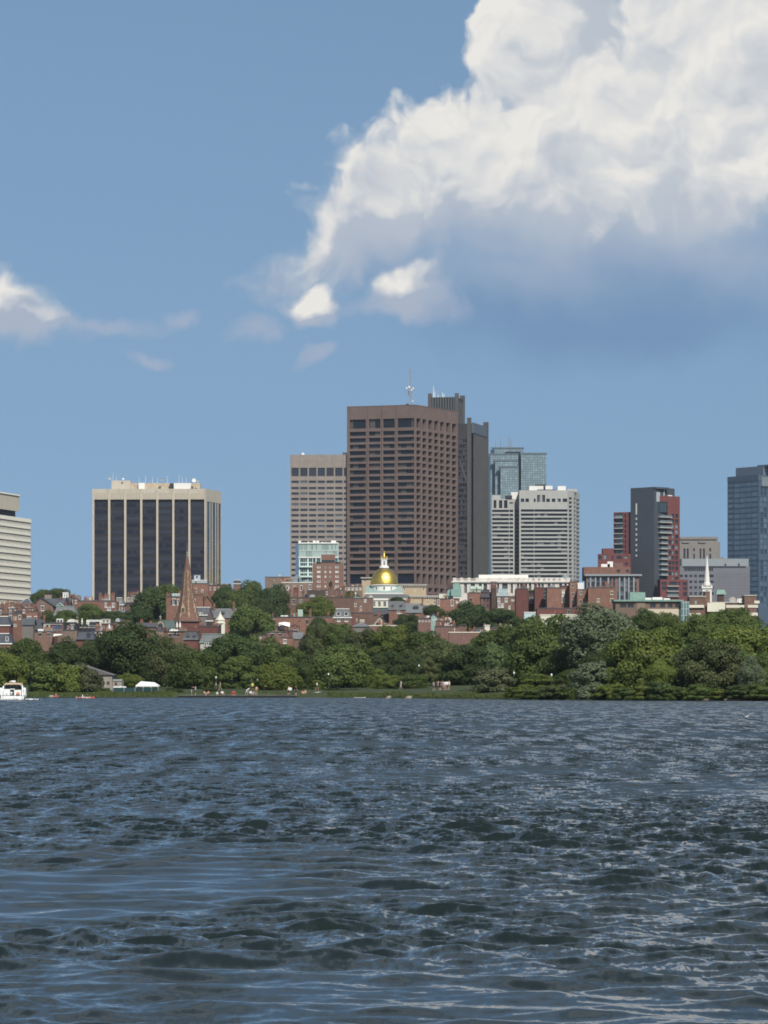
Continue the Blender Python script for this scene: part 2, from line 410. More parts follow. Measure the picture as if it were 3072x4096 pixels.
def pane(parent, F, q, d, m_, name='window', frame=None, fm=None, bars=(1, 1), th=.09):
    """one pane in the opening q, at depth d; with frame, its surround and glazing bars as a sub-part"""
    ua, ub, za, zb = q; w, h = ub - ua, zb - za
    k_ = (name, round(w, 1), round(h, 1), F.key, m_.name)
    c = Vector(F.pt((ua + ub) / 2, (za + zb) / 2, d)) - wloc(parent)
    if k_ not in PM:
        t = Vector((F.t.x, F.t.y, 0)); up = Vector((0, 0, 1)); me = bpy.data.meshes.new(name)
        me.from_pydata([tuple(-t * w / 2 - up * h / 2), tuple(t * w / 2 - up * h / 2), tuple(t * w / 2 + up * h / 2), tuple(-t * w / 2 + up * h / 2)], [], [(0, 1, 2, 3)])
        PM[k_] = me
    o = put(name, PM[k_], parent, c, m_)
    if frame:
        k2 = ('f', frame, round(w, 1), round(h, 1), F.key, fm.name, bars)
        if k2 not in PM:
            G = Fac((0, 0), (1, 0)); G.a = Vector((0, 0)); G.t = F.t; G.n = F.n; mb = MB(); e = th
            fbox(mb, G, -w / 2, -w / 2 + e, -h / 2, h / 2, .01, .10); fbox(mb, G, w / 2 - e, w / 2, -h / 2, h / 2, .01, .10)
            fbox(mb, G, -w / 2 + e, w / 2 - e, h / 2 - e, h / 2, .012, .10); fbox(mb, G, -w / 2 + e, w / 2 - e, -h / 2, -h / 2 + e, .012, .10)
            for i in range(1, bars[0]): x = -w / 2 + w * i / bars[0]; fbox(mb, G, x - e / 3, x + e / 3, -h / 2 + e, h / 2 - e, .014, .08)
            for j in range(1, bars[1]): y = -h / 2 + h * j / bars[1]; fbox(mb, G, -w / 2 + e, w / 2 - e, y - e / 3, y + e / 3, .016, .07)
            PM[k2] = mb.mesh('frame')
        put('frame', PM[k2], o, None, fm)
    return o
def foot(F, depth):                              # footprint behind a facade, anticlockwise
    q = [F.a, F.b, F.b - F.n * depth, F.a - F.n * depth]
    ar = sum(q[i].x * q[(i + 1) % 4].y - q[(i + 1) % 4].x * q[i].y for i in range(4))
    return q if ar > 0 else q[::-1]
def back_walls(mb, F, depth, z0, z1, roof=True):   # the three other walls and the roof of a block whose front is F
    A, B, C, D_ = F.a, F.b, F.b - F.n * depth, F.a - F.n * depth
    for p, q in ((B, C), (C, D_), (D_, A)): mb.poly([(p.x, p.y, z0), (q.x, q.y, z0), (q.x, q.y, z1), (p.x, p.y, z1)])
    if roof: mb.poly([(p.x, p.y, z1) for p in (A, B, C, D_)])
def fpx(px0, D0, px1, D1): return Fac((WX(px0, D0), D0), (WX(px1, D1), D1))
def base(F, dz=0.0): c = (F.a + F.b) / 2; return (c.x, c.y, ground_z(c.x, c.y) + dz)
def curtain(name, c, line, pu, pz, wu=.1, wz=.1, rough=.12, var=.25, spec=.5, ang=0.0, c2=None):
    """a curtain wall too far off to tell its panes apart: glass with a mullion grid"""
    if name in MATS: return MATS[name]
    m_, t, b = newmat(name)
    tc_ = t.nodes.new('ShaderNodeTexCoord'); ob = E(tc_.outputs['Object']); x, y, z = sep(ob)
    u = x * math.cos(ang) + y * math.sin(ang)
    gu, gz = u * (1 / pu), z * (1 / pz)
    lu = E.m('LESS_THAN', E.m('FRACT', gu + 500.), wu); lz = E.m('LESS_THAN', E.m('FRACT', gz + 500.), wz)
    wn = t.nodes.new('ShaderNodeTexWhiteNoise'); wn.noise_dimensions = '2D'; t.links.new(vec(E.m('FLOOR', gu), E.m('FLOOR', gz), 0).v, wn.inputs['Vector'])
    cell = E(wn.outputs['Value'])
    col = mulc(mixc(sstep(cell, .75, .8), c, c2 or c), 1.0 + (cell - .5) * var + (noise(ob, .05, 3, .5, dim='3D') - .5) * var * 1.5)
    t.links.new(mixc(emax(lu, lz), col, line).v, b.inputs['Base Color'])
    b.inputs['Roughness'].default_value = rough; b.inputs['Specular IOR Level'].default_value = spec
    MATS[name] = m_; return m_

# shared materials
BRICK = mat('red_brick', (.225, .118, .084), .9, .24, .5, (.175, .097, .073), streak=.18, rnd=.16, fine=.35)
BRICK2 = mat('brown_brick', (.190, .114, .085), .9, .24, .5, (.148, .093, .073), streak=.2, rnd=.16, fine=.35)
BRICK3 = mat('dark_red_brick', (.165, .066, .054), .9, .22, .5, (.130, .058, .050), streak=.15, rnd=.12, fine=.3)
BRICK4 = mat('pale_brown_brick', (.235, .170, .132), .9, .2, .5, (.19, .140, .112), streak=.2, rnd=.12, fine=.3)
SLATE = mat('slate', (.085, .092, .100), .75, .25, .6, (.065, .068, .075), rnd=.22, fine=.4)
SLATE2 = mat('pale_slate', (.16, .165, .165), .8, .2, .6, (.125, .13, .13), rnd=.15, fine=.4)
TAR = mat('roof_tar', (.045, .043, .042), .9, .3, .4, (.09, .085, .08), rnd=.3)
WHITE = mat('white_paint', (.74, .72, .67), .6, .08, .6, rnd=.06)
CREAM = mat('cream_paint', (.66, .62, .50), .65, .10, .6, rnd=.06)
COPPER = mat('green_copper', (.22, .33, .275), .75, .2, .5, (.18, .28, .24), streak=.2, rnd=.12)
STONE = mat('pale_stone', (.46, .42, .36), .85, .14, .3, (.40, .36, .31), streak=.2, rnd=.08)
DARKW = mat('dark_painted_timber', (.035, .036, .040), .6, .3, .8, rnd=.3)
GREYM = mat('grey_metal', (.30, .31, .32), .5, .15, .8, metal=.0, rnd=.3)
RAIL = mat('black_iron', (.02, .02, .022), .6, .2, 1.0)
WOOD = mat('deck_timber', (.22, .15, .10), .8, .3, 1.0, rnd=.2)
GLS = glass('house_glass', (.030, .036, .045), (.11, .13, .15), .1, .72)
GLP = glass('pale_house_glass', (.30, .34, .36), (.45, .46, .45), .2, .5)
GOLD = None
BL_FR = mat('black_frame', (.03, .03, .035), .5, .1, 1.0)

def roof_gear(parent, F, u0, u1, z, depth, n, seed, mats=None):
    """vents, hatches and plant on a roof: each its own part"""
    g = random.Random(seed)
    for i in range(n):
        u = g.uniform(u0, u1); d = -g.uniform(.15, .7) * depth; w = g.uniform(.7, 2.6); h = g.uniform(.5, 1.8)
        mb = MB(); fbox(mb, F, u, u + w, z - .02, z + h, d - g.uniform(.8, 2.5), d)
        if g.random() < .5: fbox(mb, F, u + w * .2, u + w * .8, z + h, z + h + .35, d - .9, d - .2)
        mb.build('roof_unit', g.choice(mats or [GREYM, WHITE, STONE, GREYM]), parent)
def mast(parent, p, h, r=.12, mt=None, name='antenna'):
    MB().tube([p, (p[0], p[1], p[2] + h * .6), (p[0], p[1], p[2] + h)], [r, r * .8, r * .3], 5).build(name, mt or GREYM, parent)
def dish(parent, c, r, mt=None):
    mb = MB(); c = Vector(c); ax = Vector((.15, -1, .25)).normalized(); a = ax.orthogonal().normalized(); b = ax.cross(a); n = 12
    for j in range(n):
        p = [c + (a * math.cos(2 * math.pi * (j + s_) / n) + b * math.sin(2 * math.pi * (j + s_) / n)) * r for s_ in (0, 1)]
        q = [c - ax * r * .25 + (a * math.cos(2 * math.pi * (j + s_) / n) + b * math.sin(2 * math.pi * (j + s_) / n)) * r * .5 for s_ in (0, 1)]
        mb.poly([p[0], p[1], q[1], q[0]]); mb.poly([q[0], q[1], c - ax * r * .3])
    mb.tube([c - ax * r * .3, c - ax * r * .3 - Vector((0, 0, r * 1.4))], .12, 5)
    mb.build('satellite_dish', mt or WHITE, parent)

# ---------------------------------------------------------------- the tall buildings
def brown_tower():
    F1 = fpx(1388, 2165.5, 1659, 2150); F2 = fpx(1659, 2150, 1831, 2203)
    T = thing('office_tower', 'tall brown concrete office tower behind the gold dome, tallest of the skyline', 'tower', base(F1))
    M_ = mat('brown_precast', (.172, .122, .104), .85, .14, .08, (.150, .108, .094), streak=.22, fine=.15)
    G1 = glass('tower_glass', (.012, .014, .019), (.030, .034, .042), .12, .86, nblind=.16, grid=2.1, blind=(.12, .105, .09), spec=.35)
    G2 = glass('tower_glass_deep', (.008, .012, .024), None, .15, spec=.3)
    zt = WZ(1621, 2150); z0 = ground_z(0, 2160)
    Y = lambda zy: 1450 + zy * .5124
    Xp = lambda zx: 1130 + zx * .5124
    rows = [(447, 518)] + [(543 + 50.05 * i, 575 + 50.05 * i) for i in range(22)] + [(1652, 1728), (1758, 1790), (1810, 1840), (1860, 1890)]
    rz = [(F1.z(Y(b), Xp(523)), F1.z(Y(a), Xp(523))) for a, b in rows]
    wall = MB()
    for F, cols, dep in ((F1, [(523, 651), (673, 764), (784, 876), (897, 1027)], 1.3), (F2, [(1047, 1079), (1094, 1124), (1140, 1171), (1186, 1217), (1232, 1262), (1279, 1309), (1325, 1357)], 2.2)):
        holes = [(F.u(Xp(a)), F.u(Xp(b)), za, zb) for za, zb in rz for a, b in cols]
        hole_wall(wall, F, 0, F.L, z0, zt, holes, dep)
        for q in holes: pane(T, F, q, -dep + .02, G2 if q[3] - q[2] > 6 else G1)
        grooves = MB()
        for a, b in cols[:-1] if F is F1 else []:
            u = F.u(Xp(b + 10)); fbox(grooves, F, u - .12, u + .12, z0, zt, -.05, .03)
        if F is F1: grooves.build('panel_joint', mat('joint_shadow_gap', (.05, .04, .04), .9, .1, 1.), T)
    C = F2.b; Dd = F1.a + (F2.b - F2.a)
    for p, q in ((C, Dd), (Dd, F1.a)): wall.poly([(p.x, p.y, z0), (q.x, q.y, z0), (q.x, q.y, zt), (p.x, p.y, zt)])
    wall.build('wall', M_, T)
    rf = MB(); rf.poly([(p.x, p.y, zt - .8) for p in (F1.a, F1.b, F2.b, Dd)]); rf.build('roof', TAR, T)
    cop = MB()
    for F in (F1, F2): fbox(cop, F, -.1, F.L + .1, zt, zt + .45, -.8, .12)
    cop.build('coping', mat('brown_coping', (.16, .105, .09), .8, .1, .5), T)
    # slim lattice mast with drums on the roof
    mp = Vector((WX(1640, 2178), 2178, zt)); H = WZ(1478, 2178) - zt
    mb = MB()
    for i in range(3):
        a = i * 2.094; mb.tube([mp + Vector((math.cos(a) * .95, math.sin(a) * .95, 0)), mp + Vector((math.cos(a) * .75, math.sin(a) * .75, H * .62)), mp + Vector((math.cos(a) * .6, math.sin(a) * .6, H))], [.26, .24, .2], 4)
    for j in range(15):
        z_ = H * j / 15; s_ = .95 - .3 * j / 15
        for i in range(3):
            a, b = i * 2.094, (i + 1) * 2.094
            mb.tube([mp + Vector((math.cos(a) * s_, math.sin(a) * s_, z_)), mp + Vector((math.cos(b) * s_, math.sin(b) * s_, z_ + H / 15))], .15, 3)
    mk = mb.build('lattice_mast', mat('mast_steel', (.30, .30, .34), .5, .1, 1.), T)
    for dx, zy, r_ in ((-2.2, 1554, .62), (-.6, 1550, .8), (2.0, 1555, .62), (.9, 1562, .6), (1.8, 1606, .5)):
        m2 = MB(); m2.lathe((mp.x + dx, mp.y - .8, WZ(zy, 2178)), [(r_ * .5, -r_), (r_, -r_ * .6), (r_, r_ * .6), (r_ * .5, r_)], 10); m2.tube([(mp.x + dx, mp.y - .8, WZ(zy, 2178)), (mp.x, mp.y, WZ(zy, 2178))], .15, 4)
        m2.build('antenna_drum', WHITE, mk)
    m2 = MB(); m2.lathe((mp.x, mp.y, WZ(1572, 2178)), [(.7, -2.2), (1.15, 0), (1.3, 1.4), (.6, 1.6)], 10); m2.build('mast_platform', mat('mast_steel', (.30, .30, .34)), mk)
    roof_gear(T, F1, F1.L * .55, F1.L * .95, zt, 30, 5, 3, [GREYM, TAR])
brown_tower()

def slab_tower():
    D = 2169.; F = fpx(1161, D, 1388, D - 1.5)
    T = thing('office_block', 'pinkish grey office slab with ribbon windows left of the brown tower', 'tower', base(F))
    M_ = mat('pinkish_precast', (.285, .240, .208), .85, .10, .09, (.255, .215, .19), streak=.16, fine=.12)
    G = glass('slab_glass', (.035, .042, .055), (.10, .115, .13), .12, .8, spec=.4)
    zt = WZ(1819, D); z0 = ground_z(-50, D)
    X = lambda zx: 1130 + zx * .5124
    Y = lambda zy: 1450 + zy * .5124
    rows = [(822, 888), (922, 942), (972, 990)] + [(1014.5 + 42.4 * i, 1033 + 42.4 * i) for i in range(9)] + [(1395 + 43.2 * i, 1412 + 43.2 * i) for i in range(9)]
    cols = [(70 + 68.2 * i, 127 + 68.2 * i) for i in range(6)] + [(479, 499)]
    holes = [(F.u(X(a)), F.u(X(b)), WZ(Y(d), D), WZ(Y(c), D)) for c, d in rows for a, b in cols]
    w = MB(); hole_wall(w, F, 0, F.L, z0, zt, holes, .5); back_walls(w, F, 40, z0, zt, False); w.build('wall', M_, T)
    for q in holes: pane(T, F, q, -.48, G, frame=('m',) if q[3] - q[2] > 4 else None, fm=BL_FR, bars=(3, 2), th=.25)
    r_ = MB(); r_.poly([(p.x, p.y, zt - .5) for p in foot(F, 40)]); r_.build('roof', TAR, T)
    j = MB()                                       # joints of the blank panels at the top
    for i in range(9):
        u = F.u(X(70 + 68.2 * i - 6)); fbox(j, F, u - .06, u + .06, WZ(Y(815), D), zt, -.02, .03)
    fbox(j, F, 0, F.L, WZ(Y(774), D) - .06, WZ(Y(774), D) + .06, -.02, .032)
    j.build('panel_joint', mat('pink_joint', (.20, .155, .135), .9, .1, 1.), T)
    for zx in (160, 476, 494): dish(T, (WX(X(zx), D + 5), D + 5, zt + 1.0), .9)
slab_tower()

def bronze_tower():
    T0 = fpx(1831, 2352, 1887, 2350); T1 = fpx(1893, 2350, 1949, 2391)
    T = thing('bronze_tower', 'dark bronze tower with plain brown flank and raised roof block behind the brown tower', 'tower', base(T0))
    dk = mat('bronze_panel', (.052, .048, .048), .6, .15, .06, (.042, .040, .042), streak=.2)
    br = mat('brown_flank', (.108, .098, .092), .75, .10, .05, (.090, .083, .080), streak=.22, fine=.1)
    G = glass('bronze_glass', (.012, .014, .020), (.06, .07, .085), .15, .8, nblind=.12, grid=2.5, blind=(.10, .11, .13))
    X = lambda zx: 1130 + zx * .5124
    Y = lambda zy: 1450 + zy * .5124
    L0 = fpx(1790, 2353, 1887, 2350); zt = WZ(1694, 2350); z0 = ground_z(60, 2350)
    holes = []
    for i in range(25):
        za, zb = WZ(Y(622 + 43.3 * i), 2350), WZ(Y(596 + 43.3 * i), 2350)
        for k_ in range(5): holes.append((L0.u(X(1376 + 16.6 * k_)), L0.u(X(1388.5 + 16.6 * k_)), za, zb))
    w = MB(); hole_wall(w, L0, 0, L0.L, z0, zt, holes, .5)
    for p, q in ((T1.b, T1.b + (L0.a - L0.b)), (T1.b + (L0.a - L0.b), L0.a)): w.poly([(p.x, p.y, z0), (q.x, q.y, z0), (q.x, q.y, zt), (p.x, p.y, zt)])
    w.poly([(p.x, p.y, zt - .3) for p in (L0.a, L0.b, T1.a, T1.b, T1.b + (L0.a - L0.b))])
    w.build('wall', dk, T)
    for q in holes: pane(T, L0, q, -.48, G)
    f = MB(); quad_wall(f, T1, 0, T1.L, z0, zt - 6.5); f.build('flank_wall', br, T)
    f = MB(); fbox(f, T1, -.3, T1.L + .3, zt - 6.5, zt + .6, -1, .35); f.build('parapet', mat('blue_grey_parapet', (.10, .12, .14), .6, .1, .3), T)
    for u, F in ((L0.L - 3.2, L0), (T1.L - 1.6, T1)):
        p = MB(); fbox(p, F, u, u + 2.6, z0, zt + 4.0, -2.5, .7); p.build('corner_column', mat('olive_column', (.085, .080, .074), .7, .15, .1), T)
    b = MB()                                       # the brace that crosses the windows
    for (xa, ya), (xb, yb) in (((1380, 770), (1450, 985)), ((1450, 770), (1385, 800))):
        u0, u1 = L0.u(X(xa)), L0.u(X(xb)); a0, a1 = WZ(Y(ya), 2350), WZ(Y(yb), 2350); P = L0.pt
        b.poly([P(u0, a0, .12), P(u0 + 1.1, a0, .12), P(u1 + 1.1, a1, .12), P(u1, a1, .12)]); b.poly([P(u0 + 1.1, a0, .12), P(u0 + 1.1, a0, 0), P(u1 + 1.1, a1, 0), P(u1 + 1.1, a1, .12)])
    b.build('diagonal_brace', mat('brace_steel', (.085, .085, .088), .6, .1, .3), T)
    # roof block with vertical fins
    U0 = fpx(1717, 2375, 1827, 2372); U1 = fpx(1827, 2372, 1853, 2392); zu = WZ(1588, 2372)
    q = MB(); quad_wall(q, U0, 0, U0.L, zt - 40, zu); quad_wall(q, U1, 0, U1.L, zt - 40, zu); q.poly([(p.x, p.y, zu) for p in (U0.a, U0.b, U1.b, U0.a + U1.b - U1.a)])
    rb = q.build('roof_block', mat('roof_block_dark', (.030, .036, .042), .5, .2, .2), T)
    for i in range(11):
        u = U0.L * (.02 + .096 * i); q = MB(); fbox(q, U0, u, u + .55, zt - 40, zu, 0, .8); q.build('fin', mat('fin_grey', (.135, .14, .14), .6, .1, .4), rb)
    for F, u in ((U0, -.8), (U0, U0.L - 1.2), (U1, U1.L - 1.4)):
        q = MB(); fbox(q, F, u, u + 2.4, zt - 40, zu + 2.6, -2, 1.0); q.build('corner_pier', br, rb)
    q = MB(); fbox(q, U1, 1.5, U1.L - 1.5, zt - 40, zu - 3, -1, .3); q.build('pier_panel', br, rb)
    for px, h in ((1734, 8.5), (1739, 5), (1770, 4), (1776, 3), (1752, 2.5)):
        mast(rb, (WX(px, 2380), 2380, zu), h, .35, WHITE)
bronze_tower()

def bay_tower():
    D = 1750.; F = fpx(369.5, D + 2, 822, D); S = fpx(822, D, 885, D + 27)
    T = thing('bay_office_tower', 'broad dark glass tower with seven bays between beige stone piers', 'tower', base(F))
    BE = mat('beige_precast', (.50, .445, .36), .85, .09, .12, (.46, .41, .335), streak=.15, fine=.12)
    SP = mat('dark_spandrel', (.026, .024, .029), .35, .2, .1, (.032, .029, .033), spec=.4, rnd=.15)
    G = glass('bay_glass', (.013, .014, .023), (.030, .032, .042), .12, .45, nblind=.25, grid=1.35, blind=(.040, .037, .043), spec=.4, var=.5)
    X = lambda zx: 340 + zx * .3496
    zt = WZ(1955, D); zc = WZ(1998, D); z0 = ground_z(-110, D)
    bays = [(106 + 183.2 * i, 266 + 183.4 * i) for i in range(7)]
    holes = [(F.u(X(a)), F.u(X(b)), z0 + .5, zc) for a, b in bays]
    w = MB(); hole_wall(w, F, 0, F.L, z0, zt, holes, 1.1)
    C = S.b; E_ = F.a + (S.b - S.a)
    for p, q in ((C, E_), (E_, F.a)): w.poly([(p.x, p.y, z0), (q.x, q.y, z0), (q.x, q.y, zt), (p.x, p.y, zt)])
    sx_ = [(1398, 1429), (1435, 1455), (1461, 1495), (1501, 1521), (1527, 1556)]; sh = [(S.u(X(a)), S.u(X(b)), z0 + .5, WZ(2004 + 2 * i, D + 5 * i)) for i, (a, b) in enumerate(sx_)]
    hole_wall(w, S, 0, S.L, z0, zt, sh, .25)
    w.poly([(p.x, p.y, zt - .6) for p in (F.a, F.b, S.b, E_)])
    w.build('wall', BE, T)
    for (ua, ub, za, zb), last in [(h, False) for h in holes]:
        b = MB(); quad_wall(b, F, ua, ub, za, zb, -1.05)
        n = 6
        for i in range(1, n): fbox(b, F, ua + (ub - ua) * i / n - .05, ua + (ub - ua) * i / n + .05, za, zb, -1.05, -.95)
        bp = b.build('spandrel_bay', SP, T)
        for k_ in range(17):
            z1 = zb - 1.7 - 3.43 * k_
            if z1 - 1.9 > z0 + 6: pane(bp, F, (ua + .12, ub - .12, z1 - 1.9, z1), -1.0, G)
    for ua, ub, za, zb in sh:
        for k_ in range(9): pane(T, S, (ua, ub, zb - 6.8 * (k_ + 1), zb - 6.8 * k_ - .3), -.2, G)
        b = MB(); quad_wall(b, S, ua, ub, za, zb, -.22); b.build('spandrel_bay', SP, T)
    for i, (a, b) in enumerate(bays):                      # slanting louvre slats in the parapet of each bay
        m = MB(); ua, ub = F.u(X(a)), F.u(X(b)); n = 5
        for k_ in range(n):
            u = ua + (ub - ua) * (k_ + .12) / n; w_ = (ub - ua) / n
            P = F.pt; z1, z2 = WZ(1997, D), WZ(1971, D)
            m.poly([P(u + w_ * .14, z1, .05), P(u + w_ * .95, z1, .40), P(u + w_ * .80, z2, .40), P(u, z2, .05)])
            m.poly([P(u + w_ * .95, z1, .40), P(u + w_ * .95, z1, 0), P(u + w_ * .80, z2, 0), P(u + w_ * .80, z2, .40)])
        m.build('louvre_panel', mat('beige_louvre', (.50, .44, .35), .85, .1, .3), T)
    for i, zx in enumerate([96] + [276 + 183.6 * j for j in range(7)]):
        m = MB(); u = F.u(X(zx)); fbox(m, F, max(0, u - .5), min(F.L, u + .5), z0, zt + .05, 0, .45); m.build('pier', BE, T)
    def top(px0, px1, py0, dd, m_, name, dep=9):
        G_ = fpx(px0, D + dd, px1, D + dd); m = MB(); fbox(m, G_, 0, G_.L, zt - .7, WZ(py0, D + dd), -dep, 0); return m.build(name, m_, T)
    top(446, 522, 1922, 8, BE, 'penthouse'); top(522, 800, 1932.5, 10, mat('penthouse_stain', (.44, .36, .26), .9, .12, .4, (.52, .45, .35), streak=.4), 'penthouse')
    top(554, 579, 1931.5, 7, WHITE, 'roof_cabin', 3); top(679, 694, 1933, 8, DARKW, 'grille', 2)
    m = MB(); G_ = fpx(695, D + 6, 763, D + 6); P = G_.pt
    m.grid([P(0, zt - .6), P(G_.L - 1.5, zt - .6), P(G_.L, zt + .6), P(G_.L, WZ(1929.5, D)), P(0, WZ(1929.5, D))] + [P(0, zt - .6, -6), P(G_.L - 1.5, zt - .6, -6), P(G_.L, zt + .6, -6), P(G_.L, WZ(1929.5, D), -6), P(0, WZ(1929.5, D), -6)],
           [(0, 1, 2, 3, 4), (9, 8, 7, 6, 5), (4, 3, 8, 9), (3, 2, 7, 8), (0, 4, 9, 5), (2, 1, 6, 7)]); m.build('water_tank', WHITE, T)
    for px, py, r_ in ((777, 1922, 1.05), (441, 1915, .8), (494, 1916, .5), (649, 1919, .8), (793, 1925, .7)): dish(T, (WX(px, D + 8), D + 6, WZ(py, D + 8)), r_, WHITE if px in (777, 494) else GREYM)
    for px, h in ((452, 7), (465, 5), (557, 4), (582, 5), (610, 4), (669, 5), (716, 6), (729, 4), (745, 4), (630, 3)): mast(T, (WX(px, D + 12), D + 12, WZ(1932, D + 12)), h * .8, .1, WHITE)
bay_tower()

def finned_tower():
    P0 = Vector((-219.3, 1870.)); P1 = Vector((-200.4, 1950.)); F = Fac(P0, P1)
    T = thing('white_office_tower', 'cream white tower of toothed concrete floors cut off by the left edge', 'tower', (P0.x, P0.y, ground_z(P0.x, P0.y)))
    W_ = mat('white_precast', (.86, .81, .68), .8, .06, .2, (.82, .77, .65), fine=.1)
    dk = mat('finned_glass', (.035, .038, .042), .3, .2, .5, spec=.4)
    zt = F.z(2076.5, 122); z0 = ground_z(-210, 1900)
    b = MB(); quad_wall(b, F, 0, F.L, z0, zt, -.07)
    q = [P0, P1, P1 - F.n * 30, P0 - F.n * 30]
    for i in (1, 2, 3): p, r_ = q[i], q[(i + 1) % 4]; b.poly([(p.x, p.y, z0), (r_.x, r_.y, z0), (r_.x, r_.y, zt), (p.x, p.y, zt)])
    b.poly([(p.x, p.y, zt) for p in q]); b.build('core_wall', dk, T)
    fh = 3.69; n = int(F.L / 1.95)
    for k_ in range(int((zt - 2.1 - z0) / fh)):
        za = zt - 2.1 - fh * (k_ + 1); m = MB(); fbox(m, F, 0, F.L, za + .0, za + .85, -.06, 0)
        for i in range(n):
            u = i * F.L / n; w_ = F.L / n; P = F.pt
            a, c = u + w_ * .5 - .93, u + w_ * .5 + .93; a2, c2 = u + w_ * .5 - .20, u + w_ * .5 + .20
            m.grid([P(a, za + .8, .004), P(c, za + .8, .004), P(c2, za + fh - .6, .02), P(a2, za + fh - .6, .02), P(a, za + .8, -.06), P(c, za + .8, -.06), P(c2, za + fh - .6, -.06), P(a2, za + fh - .6, -.06)],
                   [(0, 1, 2, 3), (1, 5, 6, 2), (4, 0, 3, 7), (3, 2, 6, 7)])
        m.build('precast_floor', W_, T)
    m = MB(); fbox(m, F, 0, F.L, zt - 2.1, zt, -.06, .3); m.build('cornice', W_, T)
    # raised roof storey on a dark recess
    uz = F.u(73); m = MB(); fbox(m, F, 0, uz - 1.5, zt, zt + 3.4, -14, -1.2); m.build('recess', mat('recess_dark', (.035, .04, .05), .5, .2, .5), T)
    m = MB(); fbox(m, F, 0, uz, zt + 3.4, F.z(1985, 73), -16, .6)
    for i in range(int(uz / .98)): fbox(m, F, i * .98, i * .98 + .6, zt + 3.2, F.z(1985, 73) - 1.2, .6, .95)
    m.build('roof_storey', mat('ribbed_concrete', (.47, .43, .35), .85, .12, .3, streak=.3), T)
    m = MB(); fbox(m, F, 0, uz + .2, F.z(1985, 73), F.z(1985, 73) + .8, -16, 1.1); m.build('coping', W_, T)
finned_tower()

def banded_tower():
    D = 2420.; X = lambda zx: 1900 + zx * .31646; Y = lambda zy: 1700 + zy * .31646
    A = fpx(1967, D + 6, 2058, D + 6); S = fpx(2058, D + 12, 2077, D + 12); B = fpx(2077, D, 2270, D); C = fpx(2270, D, 2294, D + 9); Dd = fpx(2294, D + 9, 2319, D + 38)
    T = thing('banded_tower', 'pale apartment tower striped by dark window bands right of the bronze tower', 'tower', base(B))
    W_ = mat('pale_banding', (.40, .395, .37), .7, .08, .1, (.375, .37, .35), fine=.08)
    G = glass('band_glass', (.010, .014, .020), (.018, .024, .030), .12, .5, spec=.3, nblind=.12, grid=2.4, blind=(.22, .23, .22), var=.4)
    z0 = ground_z(100, D); zb = WZ(1961, D); za = WZ(1993, D)
    strips = [(WZ(Y(1096 + 51.9 * i), D), WZ(Y(1066 + 51.9 * i), D)) for i in range(20)]
    w = MB()
    for F, zt, spans, extra in (
        (A, za, [(.3, A.u(X(430))), (A.u(X(437)), A.u(X(482)))], [(X(a), X(b), 945, 1045) for a, b in ((235, 270), (303, 345), (367, 410))] + [(X(437), X(480), 970, 990)]),
        (S, za, [(.2, S.L - .2)], []),
        (B, zb, [(B.u(X(580)), B.u(X(745))), (B.u(X(750)), B.u(X(1168)))], [(X(a), X(b), 930, 973) for a, b in ((580, 622), (638, 682), (742, 766), (902, 945), (972, 1015), (1042, 1083), (1110, 1165))] + [(X(785), X(825), 885, 973), (X(847), X(885), 885, 973)]),
        (C, zb, [(C.L * .25, C.L * .78)], []), (Dd, zb, [(Dd.L * .1, Dd.L * .35), (Dd.L * .45, Dd.L * .97)], [])):
        holes = [(a, b, s_[0], s_[1]) for a, b in spans for s_ in strips if s_[0] > z0 + 3]
        if F in (C, Dd): holes += [(a, b, s_[0] + k_ * 2.89, s_[1] + k_ * 2.89) for a, b in spans for s_ in strips[:1] for k_ in (1, 2, 3)]
        holes += [(F.u(a), F.u(b), WZ(Y(d), D), WZ(Y(c), D)) for a, b, c, d in extra]
        hole_wall(w, F, 0, F.L, z0, zt, holes, .8)
        for q in holes: pane(T, F, q, -.78, G)
    for p, q, zt in ((A.b, S.a, za), (S.b, B.a, zb), (Dd.b, Vector((Dd.b.x - 8, D + 50)), zb), (A.a - Vector((0, 0)), Vector((A.a.x + 1, D + 40)), za)): w.poly([(p.x, p.y, z0), (q.x, q.y, z0), (q.x, q.y, zt), (p.x, p.y, zt)])
    w.poly([(p.x, p.y, za - .5) for p in (A.a, A.b, S.a, S.b, Vector((S.b.x, D + 40)), Vector((A.a.x + 1, D + 40)))]); w.poly([(p.x, p.y, zb - .5) for p in (B.a, B.b, C.b, Dd.b, Vector((Dd.b.x - 8, D + 50)), Vector((B.a.x, D + 50)))])
    w.build('wall', W_, T)
    for a, b, c, dd, m_ in ((685, 865, 770, 8, WHITE), (890, 980, 768, 12, WHITE), (1045, 1148, 772, 9, WHITE), (1165, 1290, 808, 14, W_), (790, 1030, 815, 3, DARKW), (215, 322, 885, 10, W_), (456, 560, 848, 15, WHITE), (385, 470, 890, 6, DARKW), (760, 905, 750, 16, DARKW)):
        G_ = fpx(X(a), D + dd, X(b), D + dd); m = MB(); fbox(m, G_, 0, G_.L, (za if b < 562 else zb) - .6, WZ(Y(c), D + dd), -6, 0); m.build('penthouse', m_, T)
banded_tower()

